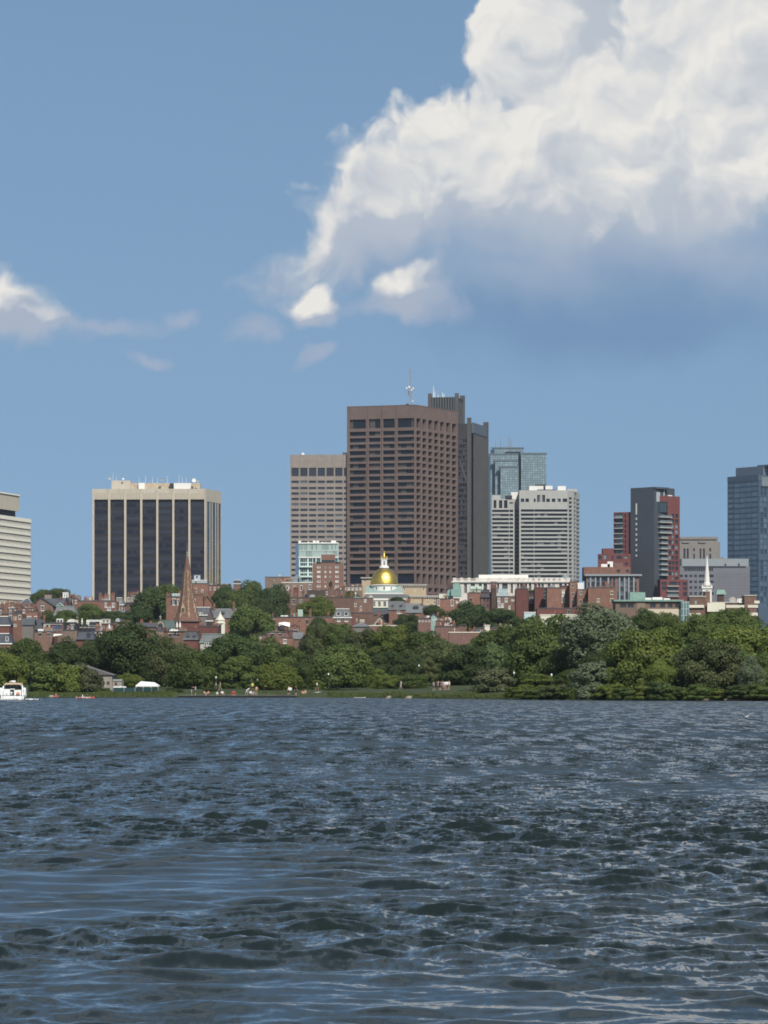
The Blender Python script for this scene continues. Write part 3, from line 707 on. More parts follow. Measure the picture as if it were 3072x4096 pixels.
def stepped_glass():
    D = 2650.
    T = thing('glass_tower', 'blue green glass tower with stepped left side above the striped tower', 'tower', (WX(2075, D), D, ground_z(100, D)))
    G = curtain('blue_green_curtain', (.20, .265, .29), (.085, .115, .13), 1.82, 1.79, .14, .14, .12, .22, c2=(.235, .30, .32)); dk = mat('dark_return', (.022, .032, .045), .3, .2, .2, spec=.5)
    z0 = 15.
    def vol(a, b, slant, D0, py, name, dep=30):
        p = [(WX(a, D0 + 16), D0 + 16), (WX(a + slant, D0), D0), (WX(b, D0), D0), (WX(b, D0) + .5, D0 + dep), (WX(a, D0 + 16), D0 + dep)]
        zt = WZ(py, D0); m = MB(); m.poly([(p[1][0], p[1][1], z0), (p[2][0], p[2][1], z0), (p[2][0], p[2][1], zt), (p[1][0], p[1][1], zt)]); m.poly([(x, y, zt) for x, y in p])
        o = m.build(name, G, T)
        s = MB(); s.poly([(*p[0], z0), (*p[1], z0), (*p[1], zt), (*p[0], zt)]); s.poly([(*p[2], z0), (*p[3], z0), (*p[3], zt), (*p[2], zt)]); s.build('return_wall', dk, o)  # near-black returns: the shade on these sides is put into the colour
        e = MB(); e.box(WX(a, D0 + 16), WX(b, D0) + .3, D0 - .4, D0 + 3, zt, zt + 1.0); e.build('parapet', mat('glass_parapet', (.12, .15, .165), .5, .1, .4), o)
    vol(2082, 2186, 2, D + 6, 1816, 'glass_volume'); vol(1952, 2072, 9, D + 3, 1819, 'glass_volume'); vol(1968, 2070, 12, D - 3, 1845, 'glass_volume'); vol(1990, 2074, 12, D - 9, 1870, 'glass_volume')
    vol(1962, 2095, 16, D + 24, 1794, 'roof_volume')
    s = MB(); x0, x1 = WX(2022, D + 22), WX(2082, D + 22); s.box(x0, x1, D + 22.5, D + 24, WZ(1818, D + 22), WZ(1806, D + 22)); s.build('roof_louvre', dk, T)
    s = MB(); x0, x1 = WX(2066, D + 1), WX(2084, D + 1); s.box(x0, x1, D + 9.5, D + 12, z0, WZ(1816, D)); s.build('recess', dk, T)
    for px, h in ((1983, 9), (2003, 8), (2034, 11), (2040, 9), (2046, 8)): mast(T, (WX(px, D + 30), D + 30, WZ(1794, D + 24)), h, .3)
stepped_glass()

def charcoal_tower():
    D = 1900.; X = lambda zx: 2440 + zx * .23512; Y = lambda zy: 1900 + zy * .23512
    F = fpx(X(350), D + 10, X(755), D); S = fpx(X(755), D, X(1188), D + 14)
    T = thing('charcoal_tower', 'charcoal slab tower with red brick wings and a row of lit slot windows', 'tower', base(F))
    CH = mat('charcoal_panel', (.068, .078, .095), .6, .07, .06, (.062, .072, .088)); RD = mat('tower_red_brick', (.165, .058, .055), .85, .12, .3, (.14, .052, .05), fine=.2)
    G = glass('charcoal_glass', (.022, .034, .040), (.15, .20, .20), .12, .62, spec=.5); SL = mat('slot_white', (.70, .68, .60), .5, .05, 1.)
    z0 = ground_z(110, D); zt = WZ(Y(205), D)
    sl = [(X(432), X(466), 470, 672)] + [(X(432), X(466), 713 + 89.3 * i, 763 + 89.3 * i) for i in range(8)]
    holes = [(F.u(a), F.u(b), F.z(Y(d), a), F.z(Y(c), a)) for a, b, c, d in sl]
    w = MB(); hole_wall(w, F, 0, F.L, z0, zt, holes, .4); back_walls(w, F, 20, z0, zt); w.build('slab_wall', CH, T)
    for q in holes: pane(T, F, q, -.3, SL, 'slot_window')
    # right wing: glazed strip, balconies, brick with windows
    zr = S.z(Y(368), X(1180)); ch = MB(); us = lambda zx: S.u(X(zx)); zz_ = lambda zy: WZ(Y(zy), D + 7)
    rows = [648 + 89.6 * i for i in range(13)]
    hb = [(us(a), us(b), zz_(y + 70), zz_(y + 8)) for y in rows for a, b in ((1055, 1090), (1108, 1160))] + [(us(995), us(1043), zz_(y + 70), zz_(y + 8)) for y in rows[5:12]]
    hole_wall(ch, S, us(975), S.L, z0, zr, [h for h in hb if h[0] >= us(980)], .35)
    quad_wall(ch, S, us(850), us(980), zz_(460), zr, 0)
    p = S.b; q = S.b - S.n * 20; ch.poly([(p.x, p.y, z0), (q.x, q.y, z0), (q.x, q.y, zr), (p.x, p.y, zr)])
    r0 = S.pt(us(850), zr); r1 = S.pt(S.L, zr); ch.poly([r0, r1, (q.x, q.y, zr), (r0[0], q.y, zr)])
    wing = ch.build('brick_wing', RD, T)
    for h in hb: pane(wing, S, h, -.33, G)
    gl = MB(); quad_wall(gl, S, 0, us(985), z0, zz_(460), -1.6); gl.build('glass_wall', glass('wing_glass', (.02, .032, .045), None, .1, spec=.5), T)
    gb = MB(); fbox(gb, S, us(760), us(985) , zz_(640), zz_(462), -1.5, -.4); gb.build('glazed_top_storey', curtain('top_glaze', (.035, .055, .065), (.10, .12, .13), 2.6, 8, .06, .02), T)
    pc = MB(); fbox(pc, S, us(765), us(860), zz_(460), zz_(300), -5, -.3); pc.build('penthouse', mat('silver_cladding', (.36, .38, .40), .5, .08, .5), T)
    for i, y in enumerate(rows[:12]):
        b = MB(); wide = i < 4; fbox(b, S, us(825 if wide else 845), us(1035 if wide else 962), zz_(y + 80), zz_(y + 62), -1.5, 1.2); bo = b.build('balcony', mat('balcony_slab', (.36, .36, .34), .7, .1, .5), T)
        r_ = MB(); fbox(r_, S, us(827 if wide else 847), us(1033 if wide else 960), zz_(y + 60), zz_(y + 36), 1.08, 1.15); r_.build('balustrade', mat('balustrade_glass', (.12, .16, .17), .2, .1, .5, spec=.5), bo)
        pane(T, S, (us(762), us(818), zz_(y + 60), zz_(y + 5)), -1.5, G)
    # thin roof canopy on struts
    cp = MB(); fbox(cp, S, -.2, us(1000), zt - .9, zt + .1, -14, .6); cp.build('roof_canopy', CH, T)
    st = MB(); st.tube([S.pt(us(800), zt - 6, -1), S.pt(us(830), zt - .9, -1)], .2, 5); st.build('canopy_strut', WHITE, T)
    st = MB(); st.tube([S.pt(us(935), zt - 7, -1), S.pt(us(945), zt - .9, -1)], .2, 5); st.build('canopy_strut', WHITE, T)
    # left wings
    L = fpx(X(62), D + 16, X(350), D + 12); zl = L.z(Y(632), X(200)); lw = MB()
    hl = [(L.u(X(75)), L.u(X(222)), WZ(Y(y + 66), D + 14), WZ(Y(y), D + 14)) for y in [655 + 88.5 * i for i in range(8)]] + [(L.u(X(247)), L.u(X(272)), WZ(Y(y + 60), D + 14), WZ(Y(y), D + 14)) for y in [668 + 88.5 * i for i in range(8)]]
    hole_wall(lw, L, 0, L.L, z0, zl, hl, .9); back_walls(lw, L, 15, z0, zl); wl = lw.build('brick_wing', RD, T)
    for i, h in enumerate(hl):
        pane(wl, L, h, -.85, G)
        if i < 8: b = MB(); fbox(b, L, h[0], h[1], h[2] - .5, h[2] - .1, -.9, .9); b.build('balcony', mat('balcony_slab', (.36, .36, .34)), wl)
    Q = fpx(2391, D - 6, 2522, D - 8); qw = MB(); zq = WZ(2216, D - 6)
    hq = [(Q.u(X(a)), Q.u(X(b)), WZ(Y(d), D), WZ(Y(c), D)) for a, b, c, d in ((112, 200, 1385, 1440), (246, 300, 1385, 1430), (255, 300, 1500, 1545), (30, 52, 1380, 1450), (-110, -60, 1360, 1440), (-200, -150, 1380, 1440))]
    hole_wall(qw, Q, 0, Q.L, z0, zq, hq, .5); back_walls(qw, Q, 12, z0, zq); qo = qw.build('low_wing', RD, T)
    for h in hq: pane(qo, Q, h, -.45, G)
    st = MB(); Q2 = fpx(2411, D - 5, 2455, D - 5); fbox(st, Q2, 0, Q2.L, zq, WZ(2195, D), -10, 0); st.build('stair_head', RD, qo)
    # base wing right
    Bq = fpx(X(855), D - 10, X(1330), D - 8); bw = MB(); zb = WZ(Y(1775), D - 10); ub = lambda zx: Bq.u(X(zx)); bz = lambda zy: WZ(Y(zy), D - 9)
    hq = [(ub(a), ub(b), bz(d), bz(c)) for a, b, c, d in ((875, 960, 1820, 1880), (1010, 1145, 1815, 1870), (1165, 1192, 1815, 1870), (1235, 1308, 1820, 1880), (985, 1165, 1905, 1965), (985, 1165, 1985, 2050), (1240, 1308, 1990, 2060), (880, 950, 1900, 1960), (1240, 1308, 1905, 1960))]
    hole_wall(bw, Bq, 0, Bq.L, z0, zb, hq, .5); back_walls(bw, Bq, 8, z0, zb); bo = bw.build('base_wing', RD, T)
    for h in hq: pane(bo, Bq, h, -.45, G)
    for y in (1885, 1970, 2060): b = MB(); fbox(b, Bq, ub(965), ub(1168), bz(y + 14), bz(y), -.3, 1.1); b.build('balcony', mat('balcony_slab', (.36, .36, .34)), bo)
    for a, b, c in ((890, 970, 340), (1025, 1105, 335)): r_ = MB(); fbox(r_, S, us(a), us(b), zr, zz_(c), -6, -2); r_.build('roof_unit', WHITE, wing)
charcoal_tower()

def deco_block():
    D = 2450.; X = lambda zx: 2350 + zx * .4352; Y = lambda zy: 1800 + zy * .4352; F = fpx(2700, D, 2872, D)
    T = thing('stone_office_block', 'grey stone art deco block with tall slot windows behind the white steeple', 'building', base(F))
    M_ = mat('deco_stone', (.225, .205, .185), .85, .1, .15, streak=.2, fine=.1); G = glass('deco_glass', (.02, .024, .036), None, .2)
    zt = WZ(Y(798), D); z0 = 14.
    holes = [(F.u(X(a)), F.u(X(b)), WZ(Y(d), D), WZ(Y(c), D)) for a, b, c, d in ((882, 900, 905, 1010), (912, 930, 905, 1010), (1031, 1046, 905, 1010), (1062, 1078, 905, 1010), (972, 986, 902, 932), (972, 986, 955, 1000), (1120, 1136, 902, 932), (1120, 1136, 955, 1000))]
    w = MB(); hole_wall(w, F, 0, F.L, z0, zt, holes, .9); back_walls(w, F, 25, z0, zt); w.build('wall', M_, T)
    for h in holes: pane(T, F, h, -.85, G)
    for a, b, c in ((850, 1188, 798), (870, 935, 830), (1020, 1085, 830)): m = MB(); fbox(m, F, F.u(X(a)), F.u(X(b)), WZ(Y(c + 24), D), WZ(Y(c + 4), D), 0, .8); m.build('carved_band', M_, T)
    F2 = fpx(2872, D + 6, 2896, D + 6); m = MB(); fbox(m, F2, 0, F2.L * .35, z0, WZ(Y(840), D), -15, 0); fbox(m, F2, F2.L * .35, F2.L, z0, WZ(Y(985), D), -15, 0); m.build('setback', M_, T)
deco_block()

def grey_block():
    D = 2200.; X = lambda zx: 2700 + zx * .22423; Y = lambda zy: 2200 + zy * .22423; F = fpx(2706, D, 2999, D)
    T = thing('grey_office_block', 'low blue grey office block with square windows beside the white steeple', 'building', base(F))
    M_ = mat('blue_grey_cladding', (.165, .165, .185), .7, .08, .1, streak=.1); M2 = mat('pale_grey_cladding', (.25, .275, .285), .6, .08, .2); G = glass('grey_block_glass', (.018, .022, .034), (.035, .04, .05), .15, .7)
    z0 = 20.; zt = WZ(Y(285), D); H = []
    for r_, ys in enumerate(((440, 488), (545, 590), (648, 695), (752, 800))):
        for k_, (a, b) in enumerate(((88, 138), (172, 222), (258, 306), (342, 390), (428, 478), (484, 528), (614, 690))): H.append((F.u(X(a)), F.u(X(b)), WZ(Y(ys[1]), D), WZ(Y(ys[0]), D)))
    band = [(F.u(X(165 + 32.5 * i)), F.u(X(190 + 32.5 * i)), WZ(Y(376), D), WZ(Y(320), D)) for i in range(16)]
    w = MB(); hole_wall(w, F, 0, F.L, z0, zt, H + band, .6); back_walls(w, F, 25, z0, zt); w.build('wall', M_, T)
    for h in H + band: pane(T, F, h, -.55, G)
    m = MB(); F2 = fpx(X(120), D + 4, X(1315), D + 4); fbox(m, F2, 0, F2.L, zt - .5, WZ(Y(155), D + 4), -18, 0); m.build('roof_storey', M2, T)
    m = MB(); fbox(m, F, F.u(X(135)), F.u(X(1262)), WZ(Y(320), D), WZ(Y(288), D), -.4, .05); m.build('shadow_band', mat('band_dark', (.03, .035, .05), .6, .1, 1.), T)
    j = MB()
    for i in range(12): u = F.u(X(745 + 50 * i)); fbox(j, F, u - .07, u + .07, z0, WZ(Y(395), D), -.02, .04)
    for i in range(9): z_ = WZ(Y(430 + 52 * i), D); fbox(j, F, F.u(X(740)), F.L, z_ - .07, z_ + .07, -.02, .045)
    j.build('panel_joint', mat('grey_joint', (.11, .11, .125), .8, .1, 1.), T)
    for zx, zy in ((900, 240), (1140, 235)): m = MB(); fbox(m, F2, F2.u(X(zx - 12)), F2.u(X(zx + 12)), WZ(Y(275), D), WZ(Y(zy), D), 0, .5); m.build('vent', DARKW, T)
grey_block()

def blue_tower():
    D = 2500.; X = lambda zx: 2880 + zx * .2623; Y = lambda zy: 1840 + zy * .2623
    F = fpx(2910, D + 31, 3034, D); S = fpx(3034, D, 3110, D + 22)
    T = thing('blue_glass_tower', 'blue glass tower with stepped roof at the right edge', 'tower', base(F))
    fr = mat('blue_tower_frame', (.075, .108, .150), .4, .1, .2, spec=.4); z0 = 14.
    G = glass('blue_pane', (.135, .195, .265), (.15, .21, .28), .14, .5, spec=.5, var=.2); G2 = glass('blue_side_pane', (.10, .15, .21), (.025, .04, .07), .12, .6, spec=.5, var=.5)
    zt = WZ(1899, D); H1, H2 = [], []
    for i in range(24):
        zb = zt - 4.0 - i * 3.85
        if zb - 3.5 < z0 + 4: break
        H1.append((.4, F.u(2934), zb - 3.0, zb)); H1 += [(F.u(2937 + 24 * k_), F.u(2937 + 24 * k_ + 23.4), zb - 3.55, zb) for k_ in range(4)]
        H2 += [(S.u(3036), S.u(3038.5), zb - 3.4, zb), (S.u(3042), S.u(3053), zb - 3.3, zb), (S.u(3056), S.u(3068), zb - 3.3, zb), (S.u(3071), S.u(3090), zb - 3.3, zb)]
    w = MB(); hole_wall(w, F, 0, F.L, z0, zt, H1, .25); hole_wall(w, S, 0, S.L, z0, zt, H2, .4)
    Cc = F.a + (S.b - S.a)
    for p, q in ((S.b, Cc), (Cc, F.a)): w.poly([(p.x, p.y, z0), (q.x, q.y, z0), (q.x, q.y, zt), (p.x, p.y, zt)])
    w.poly([(p.x, p.y, zt) for p in (F.a, F.b, S.b, Cc)]); w.build('wall', fr, T)
    for h in H1: pane(T, F, h, -.22, G)
    for h in H2: pane(T, S, h, -.35, G2)
    m = MB(); fbox(m, F, 0, F.L + .2, zt - 3.9, zt + .2, -1, .15); m.build('parapet', mat('blue_parapet', (.085, .115, .155), .35, .08, .2, spec=.5), T)
    U0 = fpx(2943, D + 38, 3052, D + 14); m = MB(); fbox(m, U0, 0, U0.L, zt, WZ(1864, D + 14), -20, 0); m.build('upper_storey', mat('blue_upper', (.115, .145, .18), .35, .08, .2, spec=.5), T)
    m = MB(); fbox(m, U0, U0.L * .75, U0.L + 20, WZ(1864, D + 14), WZ(1859, D + 14), -18, -1); m.build('roof_cap', fr, T)
    m = MB(); fbox(m, S, S.u(3046), S.u(3075), WZ(1943, D), WZ(1905, D), 0, .6); m.build('pale_panel', mat('blue_pale_panel', (.20, .23, .25), .4, .1, .2), T)
    m = MB(); fbox(m, S, -.2, S.L, WZ(2240, D), WZ(2214, D), -.3, .3); m.build('dark_band', fr, T)
blue_tower()

# ---------------------------------------------------------------- houses on the hill
def chimney(parent, px, w, top, D, zb, m_=None, pots=2, dep=None):
    """a stack w photo pixels wide whose top is at row top; pots are sub-parts"""
    x0, x1 = WX(px - w / 2, D), WX(px + w / 2, D); zt = WZ(top, D); dd = dep or max(.8, (x1 - x0) * .7)
    mb = MB(); mb.box(x0, x1, D, D + dd, zb, zt - .45); mb.box(x0 - .12, x1 + .12, D - .12, D + dd + .12, zt - .45, zt - .12); mb.box(x0, x1, D, D + dd, zt - .12, zt)
    o = mb.build('chimney', m_ or BRICK, parent)
    for i in range(pots):
        c = x0 + (x1 - x0) * (i + .5) / pots
        MB().lathe((c, D + dd / 2, zt), [(.17, 0), (.14, .35), (.19, .4), (.17, .7)], 7).build('chimney_pot', mat('terracotta', (.30, .12, .07), .9, .2, 1., rnd=.3), o)
    return o
def house(label, px0, px1, pyt, D, dep=11, m=None, roof='flat', rh=3.0, rm=None, win=None, wins=(), chim=(), dorm=(), name='brick_house', cat='house',
          skew=0.0, cor=None, gear=0, rail=False, fr=None, gl=None, bars=(1, 2), group='houses on the hill', arch=False, zb=None):
    m = m or BRICK; rm = rm or SLATE; fr = fr or WHITE; gl = gl or GLS
    F = fpx(px0, D + skew, px1, D - skew); zt = WZ(pyt, D); c = base(F); z0 = (c[2] - 1.0) if zb is None else zb
    T = thing(name, label, cat, (c[0], c[1], z0), group)
    ws = list(wins)
    if win:                                        # (columns, rows of photo pixels, width, height)
        nc, rows, ww, hh = win
        for r_ in rows:
            for i in range(nc): ws.append((px0 + (px1 - px0) * (i + .5) / nc, r_, ww, hh))
    holes = []
    for px, py, ww, hh in ws: u = F.u(px); s_ = D / FPX; holes.append((max(.15, u - ww * s_ / 2), min(F.L - .15, u + ww * s_ / 2), WZ(py + hh, D), min(zt - .1, WZ(py, D))))
    A, B, C, E_ = F.a, F.b, F.b - F.n * dep, F.a - F.n * dep
    w = MB(); hole_wall(w, F, 0, F.L, z0, zt, holes, .22)
    for p, q in ((B, C), (C, E_), (E_, A)): w.poly([(p.x, p.y, z0), (q.x, q.y, z0), (q.x, q.y, zt), (p.x, p.y, zt)])
    P = F.pt; L = F.L
    if roof == 'gabley':                           # the gable faces the river
        w.poly([P(0, zt), P(L, zt), P(L / 2, zt + rh)]); w.poly([P(0, zt, -dep), P(L / 2, zt + rh, -dep), P(L, zt, -dep)])
    if roof == 'gablex':
        w.poly([P(0, zt, 0), P(0, zt + rh, -dep / 2), P(0, zt, -dep)]); w.poly([P(L, zt, 0), P(L, zt, -dep), P(L, zt + rh, -dep / 2)])
    w.build('wall', m, T)
    for h in holes:
        o = pane(T, F, h, -.2, gl, frame='w', fm=fr, bars=bars, th=.11)
        if h[1] - h[0] > .7:
            s = MB(); fbox(s, F, h[0] - .1, h[1] + .1, h[2] - .16, h[2], 0, .14)
            if arch:
                c_ = (h[0] + h[1]) / 2; r_ = (h[1] - h[0]) / 2
                for k_ in range(8):
                    a0, a1 = math.pi * k_ / 8, math.pi * (k_ + 1) / 8
                    s.poly([P(c_ + math.cos(a0) * r_, h[3] + math.sin(a0) * r_, .06), P(c_ + math.cos(a0) * r_ * 1.35, h[3] + math.sin(a0) * r_ * 1.35, .06), P(c_ + math.cos(a1) * r_ * 1.35, h[3] + math.sin(a1) * r_ * 1.35, .06), P(c_ + math.cos(a1) * r_, h[3] + math.sin(a1) * r_, .06)])
            else: fbox(s, F, h[0] - .12, h[1] + .12, h[3], h[3] + .22, 0, .06)
            s.build('sill', fr if fr is not BL_FR else STONE, o)
    rf = MB(); e = .35
    if roof == 'flat':
        rf.poly([P(0.1, zt - .4, -.1), P(L - .1, zt - .4, -.1), P(L - .1, zt - .4, -dep + .1), P(.1, zt - .4, -dep + .1)]); ro = rf.build('roof', TAR, T)
        cp = MB(); fbox(cp, F, -.12, L + .12, zt - .02, zt + .28, -.35, .16); cp.build('coping', cor or rm, T)
    elif roof == 'gablex':
        t = .18
        for s_, ya, yb in ((1, e, -dep / 2), (-1, -dep - e, -dep / 2)):
            zl = zt - .3 * rh / dep
            a = [P(-e, zl, ya), P(L + e, zl, ya), P(L + e, zt + rh + .1, yb), P(-e, zt + rh + .1, yb)]; b = [(x, y, z + t) for x, y, z in a]
            rf.grid(a + b, [(0, 1, 2, 3), (4, 5, 6, 7), (0, 1, 5, 4), (1, 2, 6, 5), (2, 3, 7, 6), (3, 0, 4, 7)])
        ro = rf.build('roof', rm, T)
    elif roof == 'gabley':
        t = .25
        for s_ in (0, 1):
            ue = -e if s_ == 0 else L + e; zl = zt - e * rh / (L / 2)
            a = [P(ue, zl, .45), P(L / 2, zt + rh, .45), P(L / 2, zt + rh, -dep), P(ue, zl, -dep)]; b = [(x, y, z + t) for x, y, z in a]
            rf.grid(a + b, [(0, 1, 2, 3), (4, 5, 6, 7), (0, 1, 5, 4), (1, 2, 6, 5), (2, 3, 7, 6), (3, 0, 4, 7)])
        ro = rf.build('roof', rm, T)
    elif roof == 'hip':
        k_ = min(L, dep) * .42; a = [P(-e, zt, e), P(L + e, zt, e), P(L + e, zt, -dep - e), P(-e, zt, -dep - e), P(k_, zt + rh, -dep / 2), P(max(L - k_, k_ + .1), zt + rh, -dep / 2)]
        rf.grid(a, [(0, 1, 5, 4), (1, 2, 5), (2, 3, 4, 5), (3, 0, 4), (3, 2, 1, 0)]); ro = rf.build('roof', rm, T)
        rd = MB(); rd.tube([a[4], a[5]], .12, 5)
        for i, j in ((0, 4), (1, 5)): rd.tube([a[i], a[j]], .10, 5)
        rd.build('ridge', GREYM, ro)
    elif roof == 'mansard':
        i = rh * .28; a = [P(-.2, zt, .2), P(L + .2, zt, .2), P(L + .2, zt, -dep), P(-.2, zt, -dep), P(i, zt + rh, -i), P(L - i, zt + rh, -i), P(L - i, zt + rh, -dep + i), P(i, zt + rh, -dep + i)]
        rf.grid(a, [(0, 1, 5, 4), (1, 2, 6, 5), (2, 3, 7, 6), (3, 0, 4, 7), (4, 5, 6, 7)]); ro = rf.build('roof', rm, T)
        cp = MB(); fbox(cp, F, -.35, L + .35, zt - .3, zt + .02, -.2, .4); fbox(cp, F, i - .2, L - i + .2, zt + rh, zt + rh + .22, -i - .3, -i + .2); cp.build('cornice', cor or fr, T)
    for px, w_, top in chim: chimney(T, px, w_, top, D - dep * 0 + dep * .35, zt - .5, m if m in (BRICK, BRICK2, BRICK3, BRICK4) else BRICK)
    for px, py, ww, hh in dorm:                    # (centre, top, width, height) of a dormer on the front slope
        u = F.u(px); s_ = D / FPX; wd_, hd = ww * s_, hh * s_; zb_ = WZ(py + hh, D); sl_ = (dep / 2 / rh) if roof in ('gablex', 'hip') else .28
        d0 = -(zb_ - zt) * sl_ + .15; mb = MB(); fbox(mb, F, u - wd_ / 2, u - wd_ / 2 + .14, zb_, zb_ + hd, -dep / 2, d0); fbox(mb, F, u + wd_ / 2 - .14, u + wd_ / 2, zb_, zb_ + hd, -dep / 2, d0)
        fbox(mb, F, u - wd_ / 2 + .14, u + wd_ / 2 - .14, zb_ + hd - .16, zb_ + hd, d0 - .3, d0); fbox(mb, F, u - wd_ / 2 + .14, u + wd_ / 2 - .14, zb_, zb_ + .14, d0 - .3, d0)
        do = mb.build('dormer', fr if fr is not WHITE or roof == 'mansard' else rm, T)
        dr = MB(); ap = zb_ + hd + wd_ * .28
        for k_ in (-1, 1): dr.poly([P(u + k_ * (wd_ / 2 + .12), zb_ + hd - .05, d0 + .15), P(u, ap, d0 + .15), P(u, ap, -dep / 2), P(u + k_ * (wd_ / 2 + .12), zb_ + hd - .05, -dep / 2)])
        dr.poly([P(u - wd_ / 2, zb_ + hd, d0 + .02), P(u + wd_ / 2, zb_ + hd, d0 + .02), P(u, ap - .05, d0 + .02)]); dr.build('dormer_roof', rm, do)
        pane(do, F, (u - wd_ / 2 + .14, u + wd_ / 2 - .14, zb_ + .14, zb_ + hd - .16), d0 - .06, gl)
    ztop = zt
    if roof == 'flat' and D < 1560 and L > 4 and zb is None:         # stacks, hatches and aerials crowd these roofs
        g = random.Random(int(px0 * 13 + pyt))
        for i in range(1 + int(L / 5)):
            q = g.uniform(px0 + 6, px1 - 6)
            if g.random() < .55: chimney(T, q, g.uniform(6, 11) * 1250 / D, pyt - g.uniform(8, 17), D + dep * g.uniform(.25, .8), zt - .5, g.choice([BRICK, BRICK2, BRICK3]), g.choice([1, 2, 3]))
            elif g.random() < .5: mast(T, (WX(q, D + 3), D + 3, zt - .4), g.uniform(1.5, 3.2), .05, RAIL, 'aerial')
            else: roof_gear(T, F, L * .1, L * .8, zt - .4, dep, 1, int(q * 3), [TAR, GREYM, SLATE, BRICK2, STONE])
    if gear: roof_gear(T, F, L * .08, L * .85, ztop - .4, dep, gear, int(px0 * 7 + pyt), [GREYM, WHITE, BRICK, TAR, STONE, WOOD])
    if rail:
        r_ = MB(); n = max(3, int(L / 1.4)); zr = zt + .28
        for i in range(n + 1): u = L * i / n; fbox(r_, F, max(0, u - .04), u + .04, zr, zr + 1.05, -.25, -.17)
        fbox(r_, F, 0, L, zr + 1.0, zr + 1.08, -.26, -.16); fbox(r_, F, 0, L, zr + .5, zr + .55, -.24, -.18); r_.build('railing', RAIL, T)
    T['_F'] = 0; del T['_F']
    return T, F
H = house
GREYR = mat('grey_render', (.17, .155, .14), .9, .15, .4, streak=.3); MINT = mat('mint_paint', (.36, .46, .37), .7, .12, .6, (.42, .52, .43)); TEAL = mat('teal_paint', (.26, .37, .34), .7, .12, .6)
NAVY = glass('navy_glass', (.045, .065, .12), (.07, .10, .17), .1, .5); CREAMST = mat('stained_cream_stucco', (.50, .45, .36), .9, .15, .4, (.33, .29, .24), streak=.55)
PINK = mat('pinkish_brick', (.205, .120, .098), .9, .24, .5, (.16, .095, .08), streak=.2, fine=.3); BLUESL = mat('blue_slate', (.07, .080, .095), .7, .2, .6, (.055, .062, .075), fine=.4)
# left hillside
T, F = H('slate clad attic with one white sash window at the left edge above the trees', -30, 44, 2573, 1020, roof='mansard', rh=2.8, rm=BLUESL, dorm=[(28, 2546, 11, 19)], name='mansard_house')
H('brick house with cream trimmed windows in two storeys at the far left', 4, 89, 2456, 1120, m=BRICK, wins=[(42, 2462, 11, 19), (57, 2464, 5, 17), (64, 2464, 5, 17), (79, 2462, 10, 15), (57, 2494, 5, 14), (64, 2494, 5, 14), (20, 2470, 10, 16)], fr=CREAM, chim=[(22, 13, 2424), (80, 10, 2440)], gear=3)
H('dark roofed low house in front of the cream trimmed brick house at left edge', -20, 38, 2500, 1078, m=BRICK3, roof='mansard', rh=2.6, rm=BLUESL, gear=0, name='mansard_house')
H('tall windowless grey rendered block with slate top at left', 89, 133, 2500, 1060, dep=8, m=GREYR, roof='gablex', rh=1.9, rm=SLATE, name='rendered_house')
H('slate roofed house with red brick eave right of the grey rendered block', 137, 172, 2519, 1066, m=BRICK3, roof='gablex', rh=3.0, dep=9, name='slate_house')
H('white rendered attic with one dark sash window among the roofs', 174, 199, 2494, 1064, m=STONE, wins=[(189, 2500, 10, 16)], fr=BL_FR, chim=[(177, 8, 2470)], name='rendered_house', dep=7)
T, F = H('penthouse with a wide navy glazed front and white roof unit', 200, 253, 2492, 1066, m=BRICK2, wins=[(207, 2499, 11, 20), (219, 2499, 10, 20), (230, 2499, 10, 20), (241, 2499, 11, 20)], gl=NAVY, fr=BL_FR, bars=(1, 1), name='penthouse')
b = MB(); Fq = fpx(226, 1069, 252, 1069); fbox(b, Fq, 0, Fq.L, WZ(2492.5, 1069), WZ(2475, 1069), -1.2, 0); bo = b.build('condenser', WHITE, T)
for i in (.27, .73):
    b = MB()
    for k_ in range(10):
        a0, a1 = 2 * math.pi * k_ / 10, 2 * math.pi * (k_ + 1) / 10; z_ = WZ(2483.5, 1069); u = Fq.L * i
        b.poly([Fq.pt(u, z_, .04), Fq.pt(u + .38 * math.cos(a0), z_ + .38 * math.sin(a0), .04), Fq.pt(u + .38 * math.cos(a1), z_ + .38 * math.sin(a1), .04)])
    b.build('fan', DARKW, bo)
H('dark painted penthouse with pale blinds right of the navy glazed one', 254, 306, 2492, 1068, m=DARKW, wins=[(272, 2499, 8, 20), (289, 2499, 16, 20)], gl=GLP, fr=BL_FR, gear=3, name='penthouse')
H('low tan brick house front under the dark penthouse', 251, 308, 2522, 1040, m=BRICK4, gear=1)
T, F = H('low brown brick house with a white awning below the navy penthouse', 138, 216, 2528, 1035, m=BRICK2, wins=[(160, 2533, 12, 12), (195, 2533, 12, 12)], fr=BL_FR, gear=4)
b = MB(); Fq = fpx(215, 1034, 250, 1034); P = Fq.pt; b.grid([P(0, WZ(2545, 1034), 1.6), P(Fq.L, WZ(2538, 1034), 1.4), P(Fq.L, WZ(2536, 1034), -.4), P(0, WZ(2535, 1034), -.4), P(0, WZ(2546, 1034), 1.6), P(Fq.L, WZ(2540, 1034), 1.4)], [(0, 1, 2, 3), (0, 4, 5, 1)]); b.build('awning', WHITE, T)
H('brick house with a strip window and white dormer under the dark gables', 107, 150, 2447, 1180, m=BRICK, wins=[(117, 2467, 15, 10), (143, 2467, 10, 14)], chim=[(112, 9, 2430), (137, 8, 2436)])
T, F = H('dark slate gabled house with two quarter round windows under its gable', 118, 213, 2423, 1330, m=BRICK2, roof='gabley', rh=3.05, dep=14, rm=SLATE, wins=[(138, 2427, 11, 15), (170, 2424, 12, 18)], name='gabled_house')
